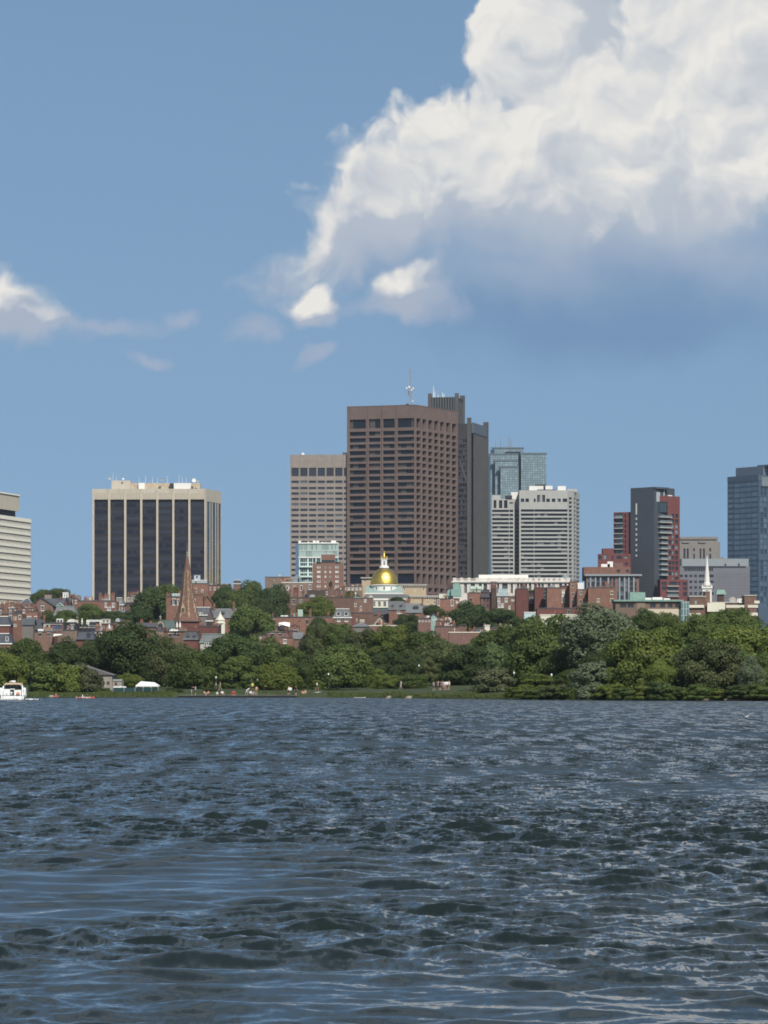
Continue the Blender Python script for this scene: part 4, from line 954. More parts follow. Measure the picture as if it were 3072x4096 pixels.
for sgn, px in ((-1, 139), (1, 169)):
    b = MB(); u = F.u(px + sgn * -6); z_ = WZ(2417.5, 1330); pts = [F.pt(u, z_, .06)] + [F.pt(u + sgn * 1.25 * math.cos(a), z_ + 1.15 * math.sin(a), .06) for a in [math.pi / 2 * k_ / 6 for k_ in range(7)]]
    b.poly(pts if sgn > 0 else pts[::-1]); b.build('quarter_window', GLS, T)
H('long dark slate roofed house with brick end gable right of the gabled house', 176, 276, 2423, 1350, m=BRICK2, roof='gablex', rh=2.75, dep=12, rm=SLATE, chim=[(242, 10, 2392)], name='slate_house')
H('brick end wall under a steep dark triangular gable', 254, 277, 2423, 1338, m=BRICK3, roof='gabley', rh=2.7, dep=9, rm=DARKW, name='gabled_house')
H('dark slate hipped roof left of the gabled house', 76, 130, 2420, 1345, m=BRICK2, roof='hip', rh=2.6, rm=SLATE, name='slate_house')
H('brick house crowded with chimney stacks at the left edge', -8, 72, 2436, 1230, m=BRICK2, chim=[(8, 12, 2414), (28, 14, 2410), (48, 20, 2408), (66, 10, 2414)], gear=6, win=(4, [2442], 8, 13))
H('brick house with terracotta pots behind the strip window house', 68, 142, 2434, 1245, m=BRICK, chim=[(76, 10, 2416), (98, 9, 2418), (120, 14, 2420), (136, 9, 2422)], gear=6, win=(4, [2440], 8, 12))
H('grey slate house with two cream dormers behind the trees', 217, 303, 2458, 1200, m=STONE, roof='mansard', rh=2.85, rm=SLATE2, dorm=[(236, 2446, 11, 10), (267, 2446, 11, 10)], fr=CREAM, cor=COPPER, name='mansard_house')
T, F = H('mint green glazed roof lantern above the grey slate house', 227, 251, 2424, 1215, dep=4, m=MINT, roof='gabley', rh=.9, rm=MINT, wins=[(233.5, 2426, 8, 9), (244.5, 2426, 8, 9)], gl=GLP, fr=MINT, name='roof_lantern', cat='roof lantern', group='roof lanterns', zb=WZ(2440, 1215))
T, F = H('white roof cupola with paired dark windows on the hilltop', 251, 273, 2372, 1500, dep=2.6, m=WHITE, wins=[(258, 2377, 6, 12), (267, 2377, 6, 12)], fr=WHITE, name='roof_cupola', cat='cupola', group='roof lanterns', cor=WHITE, zb=WZ(2400, 1500))
T, F = H('dark slatted roof lantern with flat cap in front of the hilltop tree', 178, 206, 2377, 1480, dep=2.6, m=BRICK4, wins=[(182 + 5.2 * i, 2380, 3, 14) for i in range(5)], fr=STONE, name='roof_lantern', cat='roof lantern', group='roof lanterns', cor=DARKW, zb=WZ(2402, 1480))
H('brick house below the white cupola on the hilltop', 245, 312, 2394, 1460, m=BRICK, chim=[(296, 12, 2380), (278, 8, 2386)], gear=3, win=(4, [2402], 7, 12))
H('brick terrace end with two white blinds and tall chimneys under the bay tower', 311, 468, 2404, 1400, m=BRICK, wins=[(423, 2413, 8, 16), (453, 2414, 10, 15), (436, 2430, 15, 13)], gl=GLP, chim=[(342, 12, 2391), (364, 12, 2391), (401, 12, 2377), (426, 16, 2378), (452, 14, 2374)], gear=7, bars=(1, 1))
H('white dormered house beside the brick terrace under the bay tower', 459, 494, 2418, 1425, m=BRICK, roof='mansard', rh=2.7, rm=SLATE2, dorm=[(468, 2398, 7, 11), (480, 2398, 7, 13)], wins=[(478, 2424, 4, 16), (489, 2426, 4, 16), (500, 2426, 3, 16)], name='mansard_house')
H('dark porch roofed brick house right of the white dormers', 490, 545, 2423, 1440, m=BRICK3, roof='gablex', rh=1.2, rm=DARKW, wins=[(496, 2427, 4, 15), (510, 2427, 4, 15), (520, 2427, 4, 15)], name='brick_house')
H('tan brick house with a roof deck and railing under the bay tower', 506, 574, 2388, 1520, m=BRICK4, chim=[(528, 14, 2374), (548, 12, 2370)], rail=True, gear=4, win=(4, [2392], 8, 12))
H('dark slate roof with one slim brick chimney behind the hillside trees', 458, 520, 2451, 1330, m=BRICK2, roof='gablex', rh=.9, rm=SLATE2, chim=[(511, 11, 2426)], name='slate_house')
H('slate blue attic with one wide dormer below the roof decks', 308, 375, 2557, 1040, m=BRICK3, roof='mansard', rh=2.4, rm=BLUESL, dorm=[(355, 2535, 15, 20)], fr=BLUESL, cor=DARKW, name='mansard_house')
T, F = H('dark house with a white pergola and furled umbrellas on its roof deck', 314, 402, 2507, 1085, m=DARKW, win=(5, [2512], 11, 14), rail=True, fr=BL_FR, gear=2)
b = MB(); Fq = fpx(352, 1086, 402, 1086); z_ = WZ(2486, 1086)
for u in (0, Fq.L - .25): fbox(b, Fq, u, u + .25, WZ(2507, 1086), z_, -.2, 0); fbox(b, Fq, u, u + .25, WZ(2507, 1086), z_, -3, -2.8)
fbox(b, Fq, -.3, Fq.L + .3, z_, z_ + .45, -.25, .05); fbox(b, Fq, -.3, Fq.L + .3, z_, z_ + .4, -3.1, -2.85)
for i in range(8): u = Fq.L * i / 7.5; fbox(b, Fq, u, u + .14, z_ + .45, z_ + .6, -3.5, .4)
tag(b.build('pergola', WHITE, None, loc=(Fq.a.x, 1086., WZ(2507, 1086))), 'white timber pergola on a roof deck above the slate blue attic', 'pergola')
def umbrella(px, top, bot, D, label):
    z0_, z1 = WZ(bot, D), WZ(top, D); T = thing('furled_umbrella', label, 'umbrella', (WX(px, D), D, z0_), 'furled umbrellas on the roof decks')
    h = z1 - z0_; MB().lathe((WX(px, D), D, z0_), [(.05, 0), (.05, h * .3)], 6).build('pole', GREYM, T)
    MB().lathe((WX(px, D), D, z0_), [(.12, h * .25), (.34, h * .33), (.30, h * .6), (.16, h * .9), (.03, h)], 8).build('canopy', WHITE, T)
umbrella(328, 2473, 2508, 1085.6, 'leftmost furled white umbrella on the deck with the white pergola'); umbrella(348, 2478, 2508, 1085.6, 'furled white umbrella beside the left post of the pergola')
umbrella(437, 2495, 2525, 1084, 'furled white umbrella below the timber framed roof room'); umbrella(708, 2487, 2520, 1056, 'left of two furled white umbrellas at the foot of the brick spire'); umbrella(720, 2487, 2520, 1056.4, 'right of two furled white umbrellas at the foot of the brick spire')
H('brick house with one broad chimney below the pergola', 372, 452, 2528, 1062, m=BRICK2, chim=[(390, 18, 2503)], win=(4, [2533], 10, 13), gear=3)
H('timber framed glazed roof room with a cream frame', 407, 439, 2476, 1092, m=CREAM, wins=[(415, 2480, 12, 12), (430, 2480, 12, 12)], dep=4, fr=CREAM, name='roof_room', zb=WZ(2500, 1092))
H('dark brick house under the timber framed roof room', 400, 452, 2496, 1090, m=BRICK3, win=(4, [2502], 8, 16), fr=CREAM)
H('low brick house right of the timber roof room half hidden by a tree', 446, 500, 2490, 1100, m=BRICK, win=(5, [2496], 7, 14), gear=3)
H('low dark roofed brick houses left of the chapel', 545, 622, 2508, 1105, m=BRICK2, roof='gablex', rh=1.2, rm=SLATE, chim=[(566, 12, 2486), (602, 9, 2492)], gear=2)
# around the brick spire
T, F = H('brick house with black shutters and a white arched window left of the spire', 665, 724, 2388, 1280, m=BRICK, wins=[(696, 2400, 12, 20), (713, 2401, 9, 19)], arch=True, chim=[(673, 16, 2374)], bars=(2, 3))
b = MB()
for u in (F.u(686.5), F.u(704)): fbox(b, F, u - .3, u + .3, WZ(2420, 1280), WZ(2399, 1280), .02, .1)
b.build('shutter', DARKW, T)
b = MB(); Fq = fpx(687, 1281, 720, 1281); fbox(b, Fq, 0, Fq.L, WZ(2389, 1281), WZ(2373, 1281), -3, 0); b.build('roof_glasshouse', curtain('roof_glaze', (.30, .38, .36), (.60, .60, .56), .9, 1.6, .12, .1), T)
H('brick house with a white arched window right of the spire', 766, 812, 2380, 1290, m=BRICK, wins=[(776, 2400, 10, 18)], arch=True, chim=[(795, 24, 2375)], gear=1)
H('small brick gable right of the spire', 808, 848, 2408, 1300, m=BRICK, roof='gabley', rh=2.3, rm=BRICK2, dep=8, name='gabled_house')
H('flat topped brick block on the hill crest behind the spire', 764, 834, 2335, 1600, m=BRICK, wins=[(783, 2354, 7, 14), (810, 2360, 8, 14)], gear=2, name='brick_block')
T, F = H('white rendered roof storey with a square dark window behind the spire', 766, 828, 2322, 1612, m=GREYM, wins=[(783, 2325, 10, 10)], name='rendered_house', dep=7, cor=WHITE, fr=WHITE)
H('pale cabin with one black square opening under the bay tower', 776, 800, 2300, 1625, m=mat('pale_blue_render', (.46, .50, .56), .8, .1, .5), wins=[(788, 2305, 7, 6)], dep=5, fr=BL_FR, name='roof_cabin', cat='cabin', zb=WZ(2325, 1625))
H('low brick block with rooftop clutter right of the spire on the hill crest', 832, 922, 2342, 1610, m=BRICK, gear=9, win=(5, [2350], 6, 10), name='brick_block')
H('brown block with dark roof in the gap right of the bay tower', 933, 962, 2334, 1700, m=BRICK2, roof='mansard', rh=1.6, rm=DARKW, name='brick_block')
H('dark slate attic with twin dormers right of the spire', 778, 846, 2459, 1182, m=GREYR, roof='mansard', rh=2.5, rm=SLATE, dorm=[(796, 2448, 9, 10), (806, 2448, 9, 10)], name='mansard_house')
H('purple brown attic left of the white cupola', 826, 850, 2482, 1165, m=BRICK3, roof='mansard', rh=4.2, rm=mat('brown_slate', (.085, .065, .065), .8, .2, .6), name='mansard_house')
H('grey slate roof with a slim brick chimney at its right end', 850, 939, 2472, 1192, m=BRICK, roof='gablex', rh=3.2, rm=SLATE2, chim=[(935, 8, 2414), (857, 8, 2422)], wins=[(922, 2476, 6, 9)], dorm=[(888, 2449, 20, 14)], name='slate_house')
def bell_cupola():
    D = 1100.; T = thing('belfry_cupola', 'white belfry with a curved pointed roof right of the brick spire', 'cupola', (WX(880, D), D, ground_z(0, D)))
    s = D / FPX; c = (WX(880, D), D + 1.6, 0); Zp = lambda y: WZ(y, D)
    MB().lathe(c, [(1.75, Zp(2480)), (1.5, Zp(2476)), (1.0, Zp(2470)), (.62, Zp(2463)), (.34, Zp(2456)), (.16, Zp(2451)), (.20, Zp(2449.5)), (.06, Zp(2445))], 8, a0=R(22.5)).build('roof', CREAM, T)
    MB().lathe(c, [(1.55, Zp(2492)), (1.55, Zp(2480))], 8, a0=R(22.5)).build('drum', CREAM, T)
    MB().lathe(c, [(1.9, Zp(2493.5)), (1.9, Zp(2491.5)), (1.6, Zp(2490))], 8, a0=R(22.5)).build('cornice', CREAM, T)
    F = fpx(869, D + .3, 899, D + .3); w = MB(); q = (F.u(873), F.u(885), Zp(2540), Zp(2500)); hole_wall(w, F, 0, F.L, ground_z(0, D), Zp(2493), [q], .5); back_walls(w, F, 2.6, ground_z(0, D), Zp(2493)); w.build('wall', CREAM, T)
    pane(T, F, q, -.45, DARKW, 'arched_opening')
bell_cupola()
H('brick wall of paired chimneys in front of the white belfry', 793, 871, 2507, 1070, m=BRICK3, chim=[(805, 22, 2499), (858, 24, 2499)], gear=3, name='brick_house')
T, F = H('slate mansard house with a pale green copper roof panel', 801, 898, 2568, 1030, m=STONE, roof='mansard', rh=2.3, rm=SLATE2, dorm=[(823, 2569, 9, 16), (838, 2569, 9, 16)], cor=COPPER, name='mansard_house')
b = MB(); Fq = fpx(806, 1031.5, 840, 1031.5); P = Fq.pt; b.poly([P(0, WZ(2555, 1031), -.2), P(Fq.L * .6, WZ(2554, 1031), -.2), P(Fq.L, WZ(2536, 1031), -1.6), P(Fq.L * .1, WZ(2534, 1031), -1.6)]); b.poly([P(0, WZ(2555, 1031), -.2), P(Fq.L * .1, WZ(2534, 1031), -1.6), P(0, WZ(2555, 1031), -3)]); b.build('copper_panel', mat('bright_copper', (.34, .56, .45), .7, .1, .6), T)
H('flat black roofed brick house in front of the church', 654, 793, 2528, 1058, m=BRICK2, wins=[(680, 2535, 10, 12), (697, 2535, 10, 12), (712, 2535, 10, 12)], fr=BL_FR, cor=DARKW, gear=6, rail=True)
H('pair of slate dormers low in front of the brick spire', 735, 790, 2556, 1040, m=BRICK3, roof='mansard', rh=1.9, rm=SLATE, dorm=[(751, 2542, 20, 12), (777, 2542, 16, 12)], fr=SLATE2, name='mansard_house')
H('plain tan brick wall left of the chapel front', 606, 660, 2524, 1064, m=BRICK4, name='brick_house')
def church():
    D = 1120.; Zp = lambda y: WZ(y, D); cx = WX(745.5, D); T = thing('church', 'red brick church with a tall octagonal spire striped with pale stone', 'church', (cx, D, ground_z(cx, D)))
    sm = mat('spire_brick', (.165, .086, .065), .9, .25, .9, (.185, .108, .080), streak=.15, fine=.35); st = mat('spire_stone', (.40, .33, .205), .9, .25, 1.5, (.30, .24, .15), fine=.3)
    s = D / FPX; c = (cx, D + 4.5, 0)
    prof = [(53, 2483), (45, 2465), (38.5, 2447), (34.5, 2433), (30.5, 2412), (23.4, 2380), (18, 2330), (12.4, 2278), (8.5, 2252), (5.2, 2228), (3.6, 2216), (2.6, 2209)]
    MB().lathe(c, [(r_ * s * 1.10, Zp(y)) for r_, y in prof], 8, a0=R(12)).build('spire', sm, T)
    MB().lathe(c, [(13.2 * s, Zp(2277)), (8.9 * s, Zp(2252)), (5.6 * s, Zp(2228)), (3.9 * s, Zp(2214)), (4.6 * s, Zp(2209)), (2.6 * s, Zp(2205)), (.4 * s, Zp(2203))], 8, a0=R(12)).build('spire_tip', mat('weathered_stone', (.215, .195, .15), .9, .25, 1.2), T)
    mast(T, (c[0], c[1], Zp(2204)), 3.2, .07)
    g = random.Random(5)                       # ragged stone quoins up each edge of the spire
    for e in range(8):
        a = R(12) + e * math.pi / 4; y = 2470.
        if math.sin(a) > .5: continue
        q = MB()
        while y > 2282:
            k_ = next(i for i in range(len(prof)) if prof[i + 1][1] <= y); (r0, y0), (r1, y1) = prof[k_], prof[k_ + 1]; r_ = (r0 + (r1 - r0) * (y0 - y) / (y0 - y1)) * s * 1.105
            h = g.uniform(2.5, 5.5); wd = g.uniform(.10, .36) * (.5 + r_ / 6)
            r2 = r_ - (r0 - r1) / (y0 - y1) * h * s * 1.0
            for sg in (-1, 1):
                t = Vector((-math.sin(a + sg * math.pi / 8), math.cos(a + sg * math.pi / 8), 0)) * sg
                p0 = Vector((c[0] + r_ * math.cos(a), c[1] + r_ * math.sin(a), Zp(y))); p1 = Vector((c[0] + r2 * math.cos(a), c[1] + r2 * math.sin(a), Zp(y - h))); o_ = Vector((math.cos(a), math.sin(a), 0)) * .05
                q.poly([p0 + o_, p0 + o_ + t * wd, p1 + o_ + t * wd * .9, p1 + o_])
            y -= h + g.uniform(.3, 2.5)
        q.build('stone_edging', st, T)
    MB().lathe(c, [(24.3 * s, Zp(2381.5)), (24.0 * s, Zp(2378.5))], 8, a0=R(12)).build('stone_band', st, T)
    def lucarne(px, py0, py1, w, d, name='spire_window'):
        F = Fac((WX(px - w / 2, D), D + d), (WX(px + w / 2, D), D + d)); m_ = MB(); z1 = Zp(py0 + (py1 - py0) * .38)
        q = [(F.L * .18, F.L * .46, Zp(py1 - 3), z1), (F.L * .54, F.L * .82, Zp(py1 - 3), z1)] if w > 12 else [(F.L * .3, F.L * .7, Zp(py1 - 3), z1)]
        hole_wall(m_, F, 0, F.L, Zp(py1), z1 + .2, [(a, b_, c_, min(d_, z1 + .1)) for a, b_, c_, d_ in q], .3); P = F.pt
        m_.poly([P(0, z1 + .2), P(F.L, z1 + .2), P(F.L / 2, Zp(py0))]); m_.poly([P(0, z1 + .2), P(F.L / 2, Zp(py0)), P(F.L / 2, Zp(py0), -3.5), P(0, z1 + .2, -3.5)]); m_.poly([P(F.L, z1 + .2), P(F.L, z1 + .2, -3.5), P(F.L / 2, Zp(py0), -3.5), P(F.L / 2, Zp(py0))])
        for u in (0, F.L): m_.poly([P(u, Zp(py1)), P(u, z1 + .2), P(u, z1 + .2, -3.5), P(u, Zp(py1), -3.5)])
        o = m_.build(name, st, T)
        for h in q: pane(o, F, (h[0], h[1], h[2], min(h[3], z1 + .1)), -.28, DARKW, 'opening')
    lucarne(731, 2412, 2466, 16, 1.2); lucarne(776, 2412, 2466, 11, 2.6); lucarne(753, 2352, 2380, 8, 2.35); lucarne(750, 2282, 2300, 4.5, 3.3)
    F = fpx(697, D, 794, D); w = MB(); hole_wall(w, F, 0, F.L, ground_z(cx, D), Zp(2485), [], .2); back_walls(w, F, 8, ground_z(cx, D), Zp(2485)); w.build('tower_wall', BRICK3, T)
    m_ = MB(); fbox(m_, F, -.5, F.L + .5, Zp(2487), Zp(2483.5), -8.5, .5); m_.build('eave', mat('dark_stone', (.10, .09, .08), .9, .2, 1.), T)
    # chapel with a stone arch in its gable
    G_ = fpx(622, D - 8, 661, D - 8); w = MB(); z1 = Zp(2518); P = G_.pt; L = G_.L; w.poly([P(0, ground_z(cx, D)), P(L, ground_z(cx, D)), P(L, z1), P(L / 2, Zp(2482)), P(0, z1)]); ch = w.build('chapel_gable', BRICK3, T)
    rf = MB(); rf.poly([P(L / 2, Zp(2481), .2), P(L + .3, z1 - .2, .2), P(L + 3.2, z1 - .2, -6), P(L / 2 + 3.6, Zp(2481), -6)]); rf.poly([P(L / 2, Zp(2481), .2), P(L / 2 + 3.6, Zp(2481), -6), P(L / 2 - 3, Zp(2500), -6), P(-.3, z1 - .2, .2)]); rf.build('chapel_roof', mat('green_slate', (.085, .115, .105), .8, .2, .6), T)
    ar = MB(); uc = L / 2; zc = Zp(2512); r1, r2 = 1.35, .85
    pts = lambda r_, hh: [(-r_, 0)] + [(-r_ * math.cos(a) * 1.0, hh * math.sin(a)) for a in [math.pi / 2 * k_ / 5 for k_ in range(1, 5)]] + [(0, hh * 1.08)] + [(r_ * math.sin(a) * 1.0, hh * math.cos(a)) for a in [math.pi / 2 * k_ / 5 for k_ in range(1, 5)]] + [(r_, 0)]
    A_, B_ = pts(r1, 2.0), pts(r2, 1.45)
    for i in range(len(A_) - 1): ar.poly([P(uc + A_[i][0], zc + A_[i][1], .12), P(uc + A_[i + 1][0], zc + A_[i + 1][1], .12), P(uc + B_[i + 1][0], zc + B_[i + 1][1], .12), P(uc + B_[i][0], zc + B_[i][1], .12)])
    ar.build('window_arch', st, ch); q = MB(); q.poly([P(uc + x, zc + z_, .06) for x, z_ in B_][::-1]); q.build('arched_window', GLS, ch)
    x = MB(); xc = P(uc, Zp(2481)); x.box(xc[0] - .1, xc[0] + .1, xc[1] - .1, xc[1] + .1, xc[2], xc[2] + 1.5); x.box(xc[0] - .4, xc[0] + .4, xc[1] - .08, xc[1] + .08, xc[2] + .85, xc[2] + 1.05); x.build('cross', STONE, ch)
    roof = fpx(643, D - 6, 700, D - 6); rr = MB(); P = roof.pt; rr.poly([P(0, Zp(2483)), P(roof.L, Zp(2485)), P(roof.L, Zp(2519), 1.5), P(1.2, Zp(2519), 1.5)]); rr.build('nave_roof', mat('green_slate', (.085, .115, .105)), T)
church()
# middle hillside
H('brown brick block with blind arches above the hillside trees', 1060, 1130, 2309, 1650, m=BRICK4, wins=[(1096, 2316, 7, 9), (1123, 2316, 6, 9)], gl=CREAMST, fr=BRICK4, gear=5, name='brick_block')
T, F = H('glazed bay with a dark red awning on the brown brick block', 1089, 1126, 2339, 1642, m=GREYM, wins=[(1098, 2341, 13, 12), (1113, 2341, 13, 12)], dep=5, fr=GREYM, name='glazed_bay', cat='bay window', zb=WZ(2368, 1642))
H('small orange brick box beside the conservatory', 1130, 1160, 2309, 1655, m=mat('orange_brick', (.33, .17, .10), .9, .15, .5), wins=[(1150, 2318, 12, 6)], fr=BL_FR, gl=DARKW, name='brick_block')
H('long brick wall with a white coping left of the brick hotel', 1126, 1250, 2331, 1600, m=BRICK4, cor=WHITE, wins=[(1205, 2343, 9, 18), (1240, 2340, 8, 18), (1150, 2345, 8, 14), (1178, 2345, 8, 14)], gear=3, name='brick_block')
def conservatory():
    D = 1630.; F = fpx(1170, D, 1205, D); T = thing('conservatory', 'small curved glass conservatory on a roof left of the brick hotel', 'conservatory', (WX(1187, D), D, WZ(2331, D)))
    P = F.pt; m_ = MB(); z0_, z1 = WZ(2331, D), WZ(2302, D); n = 6
    pts = [(F.L * (.0 + .06 * math.cos(math.pi * (1 - i / n)) + .06), 0) for i in range(1)]
    arc = [(F.L * .5 - F.L * .5 * math.cos(math.pi * i / 10), z0_ + (z1 - z0_) * (.45 + .55 * math.sin(math.pi * i / 10))) for i in range(11)]
    m_.poly([P(0, z0_), P(F.L, z0_)] + [P(u, z) for u, z in arc[::-1]])
    for i in range(10): m_.poly([P(arc[i][0], arc[i][1]), P(arc[i + 1][0], arc[i + 1][1]), P(arc[i + 1][0], arc[i + 1][1], -4), P(arc[i][0], arc[i][1], -4)])
    m_.build('glazing', curtain('conservatory_glass', (.17, .21, .23), (.50, .52, .52), .7, 1.1, .12, .08), T)
    d = MB(); fbox(d, F, F.L * .62, F.L * .80, z0_, z0_ + 2.2, 0, .1); d.build('door', DARKW, T)
conservatory()
T, F = H('long brick block with a brown plant screen and pale green window, left of the dome', 1121, 1413, 2391, 1450, m=BRICK2, dep=14, wins=[(1143, 2399, 11, 17), (1174.5, 2398, 13, 19), (1204, 2400, 11, 16), (1143.5, 2433, 11, 13), (1316, 2402, 12, 12), (1150, 2433, 1, 1)][:5], fr=STONE, gear=5, bars=(2, 2))
b = MB(); Fq = fpx(1228, 1455, 1302, 1455); fbox(b, Fq, 0, Fq.L, WZ(2391, 1455), WZ(2360, 1455), -6, 0)
for i in range(17): u = Fq.L * i / 16.5; fbox(b, Fq, u, u + .12, WZ(2391, 1455), WZ(2361, 1455), 0, .12)
b.build('plant_screen', mat('brown_slats', (.085, .062, .055), .8, .2, .6), T)
for px, w_, tp in ((1183, 20, 2351), (1160, 10, 2360), (1212, 9, 2364), (1325, 22, 2352), (1352, 12, 2356), (1374, 12, 2346)): chimney(T, px, w_, tp, 1462, WZ(2392, 1462), BRICK3 if px == 1183 else BRICK2, 3)
umbrella(1141, 2344, 2369, 1500, 'furled white umbrella on the terrace left of the red chimney'); umbrella(1155, 2346, 2372, 1500, 'furled cream umbrella on the terrace nearest the red chimney')
T, F = H('low brick shoulder with a mint green cabinet and white drums on its roof', 1108, 1330, 2469, 1300, m=BRICK, wins=[(1225, 2479, 9, 17), (1097, 2478, 8, 10), (1193, 2482, 8, 6)], fr=BL_FR, chim=[(1241, 9, 2443)], name='brick_house')
for a, b_, tp, m_, nm in ((1191, 1211, 2438, MINT, 'cabinet'), (1123, 1134, 2461, WHITE, 'roof_drum'), (1136, 1152, 2461, WHITE, 'roof_drum'), (1162, 1180, 2454, COPPER, 'skylight')):
    Fq = fpx(a, 1302, b_, 1302); b = MB(); fbox(b, Fq, 0, Fq.L, WZ(2470, 1302), WZ(tp, 1302), -2, 0); b.build(nm, m_, T)
H('brick house with stepped left end below the mint cabinet', 1082, 1238, 2470, 1282, m=BRICK, wins=[(1228, 2479, 9, 17), (1095, 2479, 9, 12), (1196, 2482, 7, 6)], fr=BL_FR, name='brick_house')
T, F = H('pinkish brick roofs with a white canvas awning above the trees', 1072, 1196, 2505, 1190, m=PINK, wins=[(1101, 2519, 8, 9), (1112, 2519, 8, 9), (1180, 2515, 8, 9)], gear=6, chim=[(1082, 10, 2492), (1176, 12, 2492)], name='brick_house')
b = MB(); Fq = fpx(1114, 1189, 1160, 1189); P = Fq.pt; zz0 = lambda y: WZ(y, 1189)
b.poly([P(0, zz0(2506), .3), P(Fq.L * .3, zz0(2499), 1.2), P(Fq.L, zz0(2508), .6), P(Fq.L * .98, zz0(2490), -1.2), P(Fq.L * .5, zz0(2487), -1.5), P(0, zz0(2491), -1.0)]); b.build('canvas_awning', WHITE, T)
b = MB(); Fq = fpx(1117, 1188, 1144, 1188); b.poly([Fq.pt(0, zz0(2518), .2), Fq.pt(Fq.L * .8, zz0(2520), .2), Fq.pt(Fq.L, zz0(2506), .2), Fq.pt(Fq.L * .3, zz0(2503), .2), Fq.pt(0, zz0(2508), .2)]); b.build('dark_panel', DARKW, T)
H('brick house stepping down below the canvas awning', 1066, 1150, 2530, 1135, m=PINK, wins=[(1090, 2535, 16, 8), (1120, 2535, 9, 9)], fr=BL_FR, gear=3)
H('brick chimney breast house with white vents right of the canvas awning', 1143, 1192, 2524, 1140, m=BRICK3, wins=[(1150, 2541, 6, 8)], chim=[(1182, 12, 2514)], gear=2)
H('blue slate roof slope at the foot of the brick chimney breast', 1174, 1208, 2556, 1120, m=BRICK2, roof='gablex', rh=2.0, rm=SLATE2, name='slate_house')
H('small brick house with one white trimmed window rising from the trees', 1121, 1172, 2552, 1040, m=BRICK, wins=[(1140, 2559, 12, 14)], bars=(2, 2))
H('low brick wall left of the small white trimmed house', 1036, 1067, 2541, 1045, m=PINK, wins=[(1043, 2545, 5, 10)])
T, F = H('grey mansard front with two arched dormers above two white windows', 1335, 1405, 2469, 1230, m=BRICK2, roof='mansard', rh=2.95, rm=SLATE2, dorm=[(1354, 2447, 15, 16), (1385, 2447, 15, 16)], wins=[(1355, 2470, 13, 16), (1386, 2470, 13, 16)], bars=(2, 2), gear=2, name='mansard_house')
H('narrow brick party wall right of the grey mansard front', 1405, 1415, 2452, 1232, m=BRICK3, name='brick_gable', cat='building', dep=8)
H('brick house with a small white window below the conical cupola', 1413, 1493, 2394, 1500, m=BRICK2, wins=[(1444, 2426, 7, 14), (1422, 2416, 7, 10), (1461, 2399, 9, 5), (1461, 2405, 9, 4)], chim=[(1459, 9, 2388)], gear=2)
def cone_cupola():
    D = 1560.; T = thing('conical_cupola', 'low green conical roof with a white finial left of the dome', 'cupola', (WX(1422, D), D, WZ(2396, D))); c = (WX(1422, D), D, 0)
    MB().lathe(c, [(1.85, WZ(2396, D)), (1.5, WZ(2391, D)), (.6, WZ(2385, D)), (.18, WZ(2383, D))], 12).build('roof', mat('dull_copper', (.13, .17, .14), .8, .2, 1.), T)
    MB().lathe(c, [(.18, WZ(2384, D)), (.22, WZ(2379, D)), (.55, WZ(2375, D)), (.3, WZ(2372.5, D)), (.05, WZ(2369, D))], 10).build('finial', WHITE, T)
    MB().lathe(c, [(1.6, WZ(2402, D)), (1.6, WZ(2396, D))], 12).build('drum', BRICK2, T)
cone_cupola()
H('brick house with a round bay and cream garage door left of the white gable', 1414, 1496, 2452, 1330, m=BRICK2, wins=[(1449, 2474, 22, 16), (1427, 2470, 7, 18)], gl=CREAMST, fr=BRICK2, gear=3, chim=[(1455, 18, 2446)], bars=(1, 1))
H('dark slate house with a strip of six tall roof windows below the dome', 1493, 1558, 2433, 1400, m=TEAL, wins=[(1501.5 + 9.6 * i, 2422, 6, 9) for i in range(6)], fr=CREAM, bars=(1, 1), dep=8, roof='gablex', rh=.01, rm=SLATE, name='slate_house')
T, F = H('slate roofed brick house under the strip of roof windows', 1493, 1576, 2459, 1382, m=BRICK, roof='gablex', rh=2.05, rm=SLATE, wins=[(1565, 2463, 12, 12), (1520, 2463, 10, 12)], chim=[(1581, 9, 2425), (1557, 6, 2399)], fr=DARKW, name='slate_house')
T, F = H('stained cream stucco gable with a dark arch above the trees', 1487, 1553, 2501, 1180, m=CREAMST, roof='gabley', rh=3.2, rm=SLATE, dep=10, wins=[(1524, 2494, 22, 20)], arch=True, fr=STONE, chim=[(1516, 14, 2450)], bars=(3, 1), name='gabled_house')
H('grey slate hipped roof rising from the trees left of the cream gable', 1413, 1480, 2507, 1060, m=GREYR, roof='hip', rh=1.25, rm=SLATE2, dep=8, name='slate_house')
H('long low brick wall below the cream gable', 1476, 1602, 2504, 1095, m=PINK, cor=CREAM, gear=4, wins=[(1588, 2510, 9, 5)], name='brick_house', dep=6)
H('grey slate house with two small dormers below the dome', 1556, 1629, 2440, 1370, m=BRICK, roof='gablex', rh=3.4, rm=SLATE2, dorm=[(1570, 2421, 10, 10), (1604, 2420, 11, 11)], chim=[(1581, 10, 2424), (1626, 10, 2401), (1637, 9, 2398)], wins=[(1594, 2445, 12, 9), (1601, 2455, 10, 14)], name='slate_house')
H('grey slate house with one broad dark dormer right of the dome', 1626, 1688, 2451, 1350, m=BRICK, roof='gablex', rh=3.5, rm=SLATE2, dorm=[(1664, 2425, 20, 15)], chim=[(1685, 11, 2432), (1690, 6, 2399)], wins=[(1622, 2455, 9, 9), (1655, 2455, 9, 9)], fr=DARKW, name='slate_house')
H('dark slate roof between the broad dormer and the tree', 1690, 1718, 2454, 1400, m=BRICK2, roof='gablex', rh=3.2, rm=SLATE, dorm=[(1705, 2429, 8, 8)], name='slate_house')
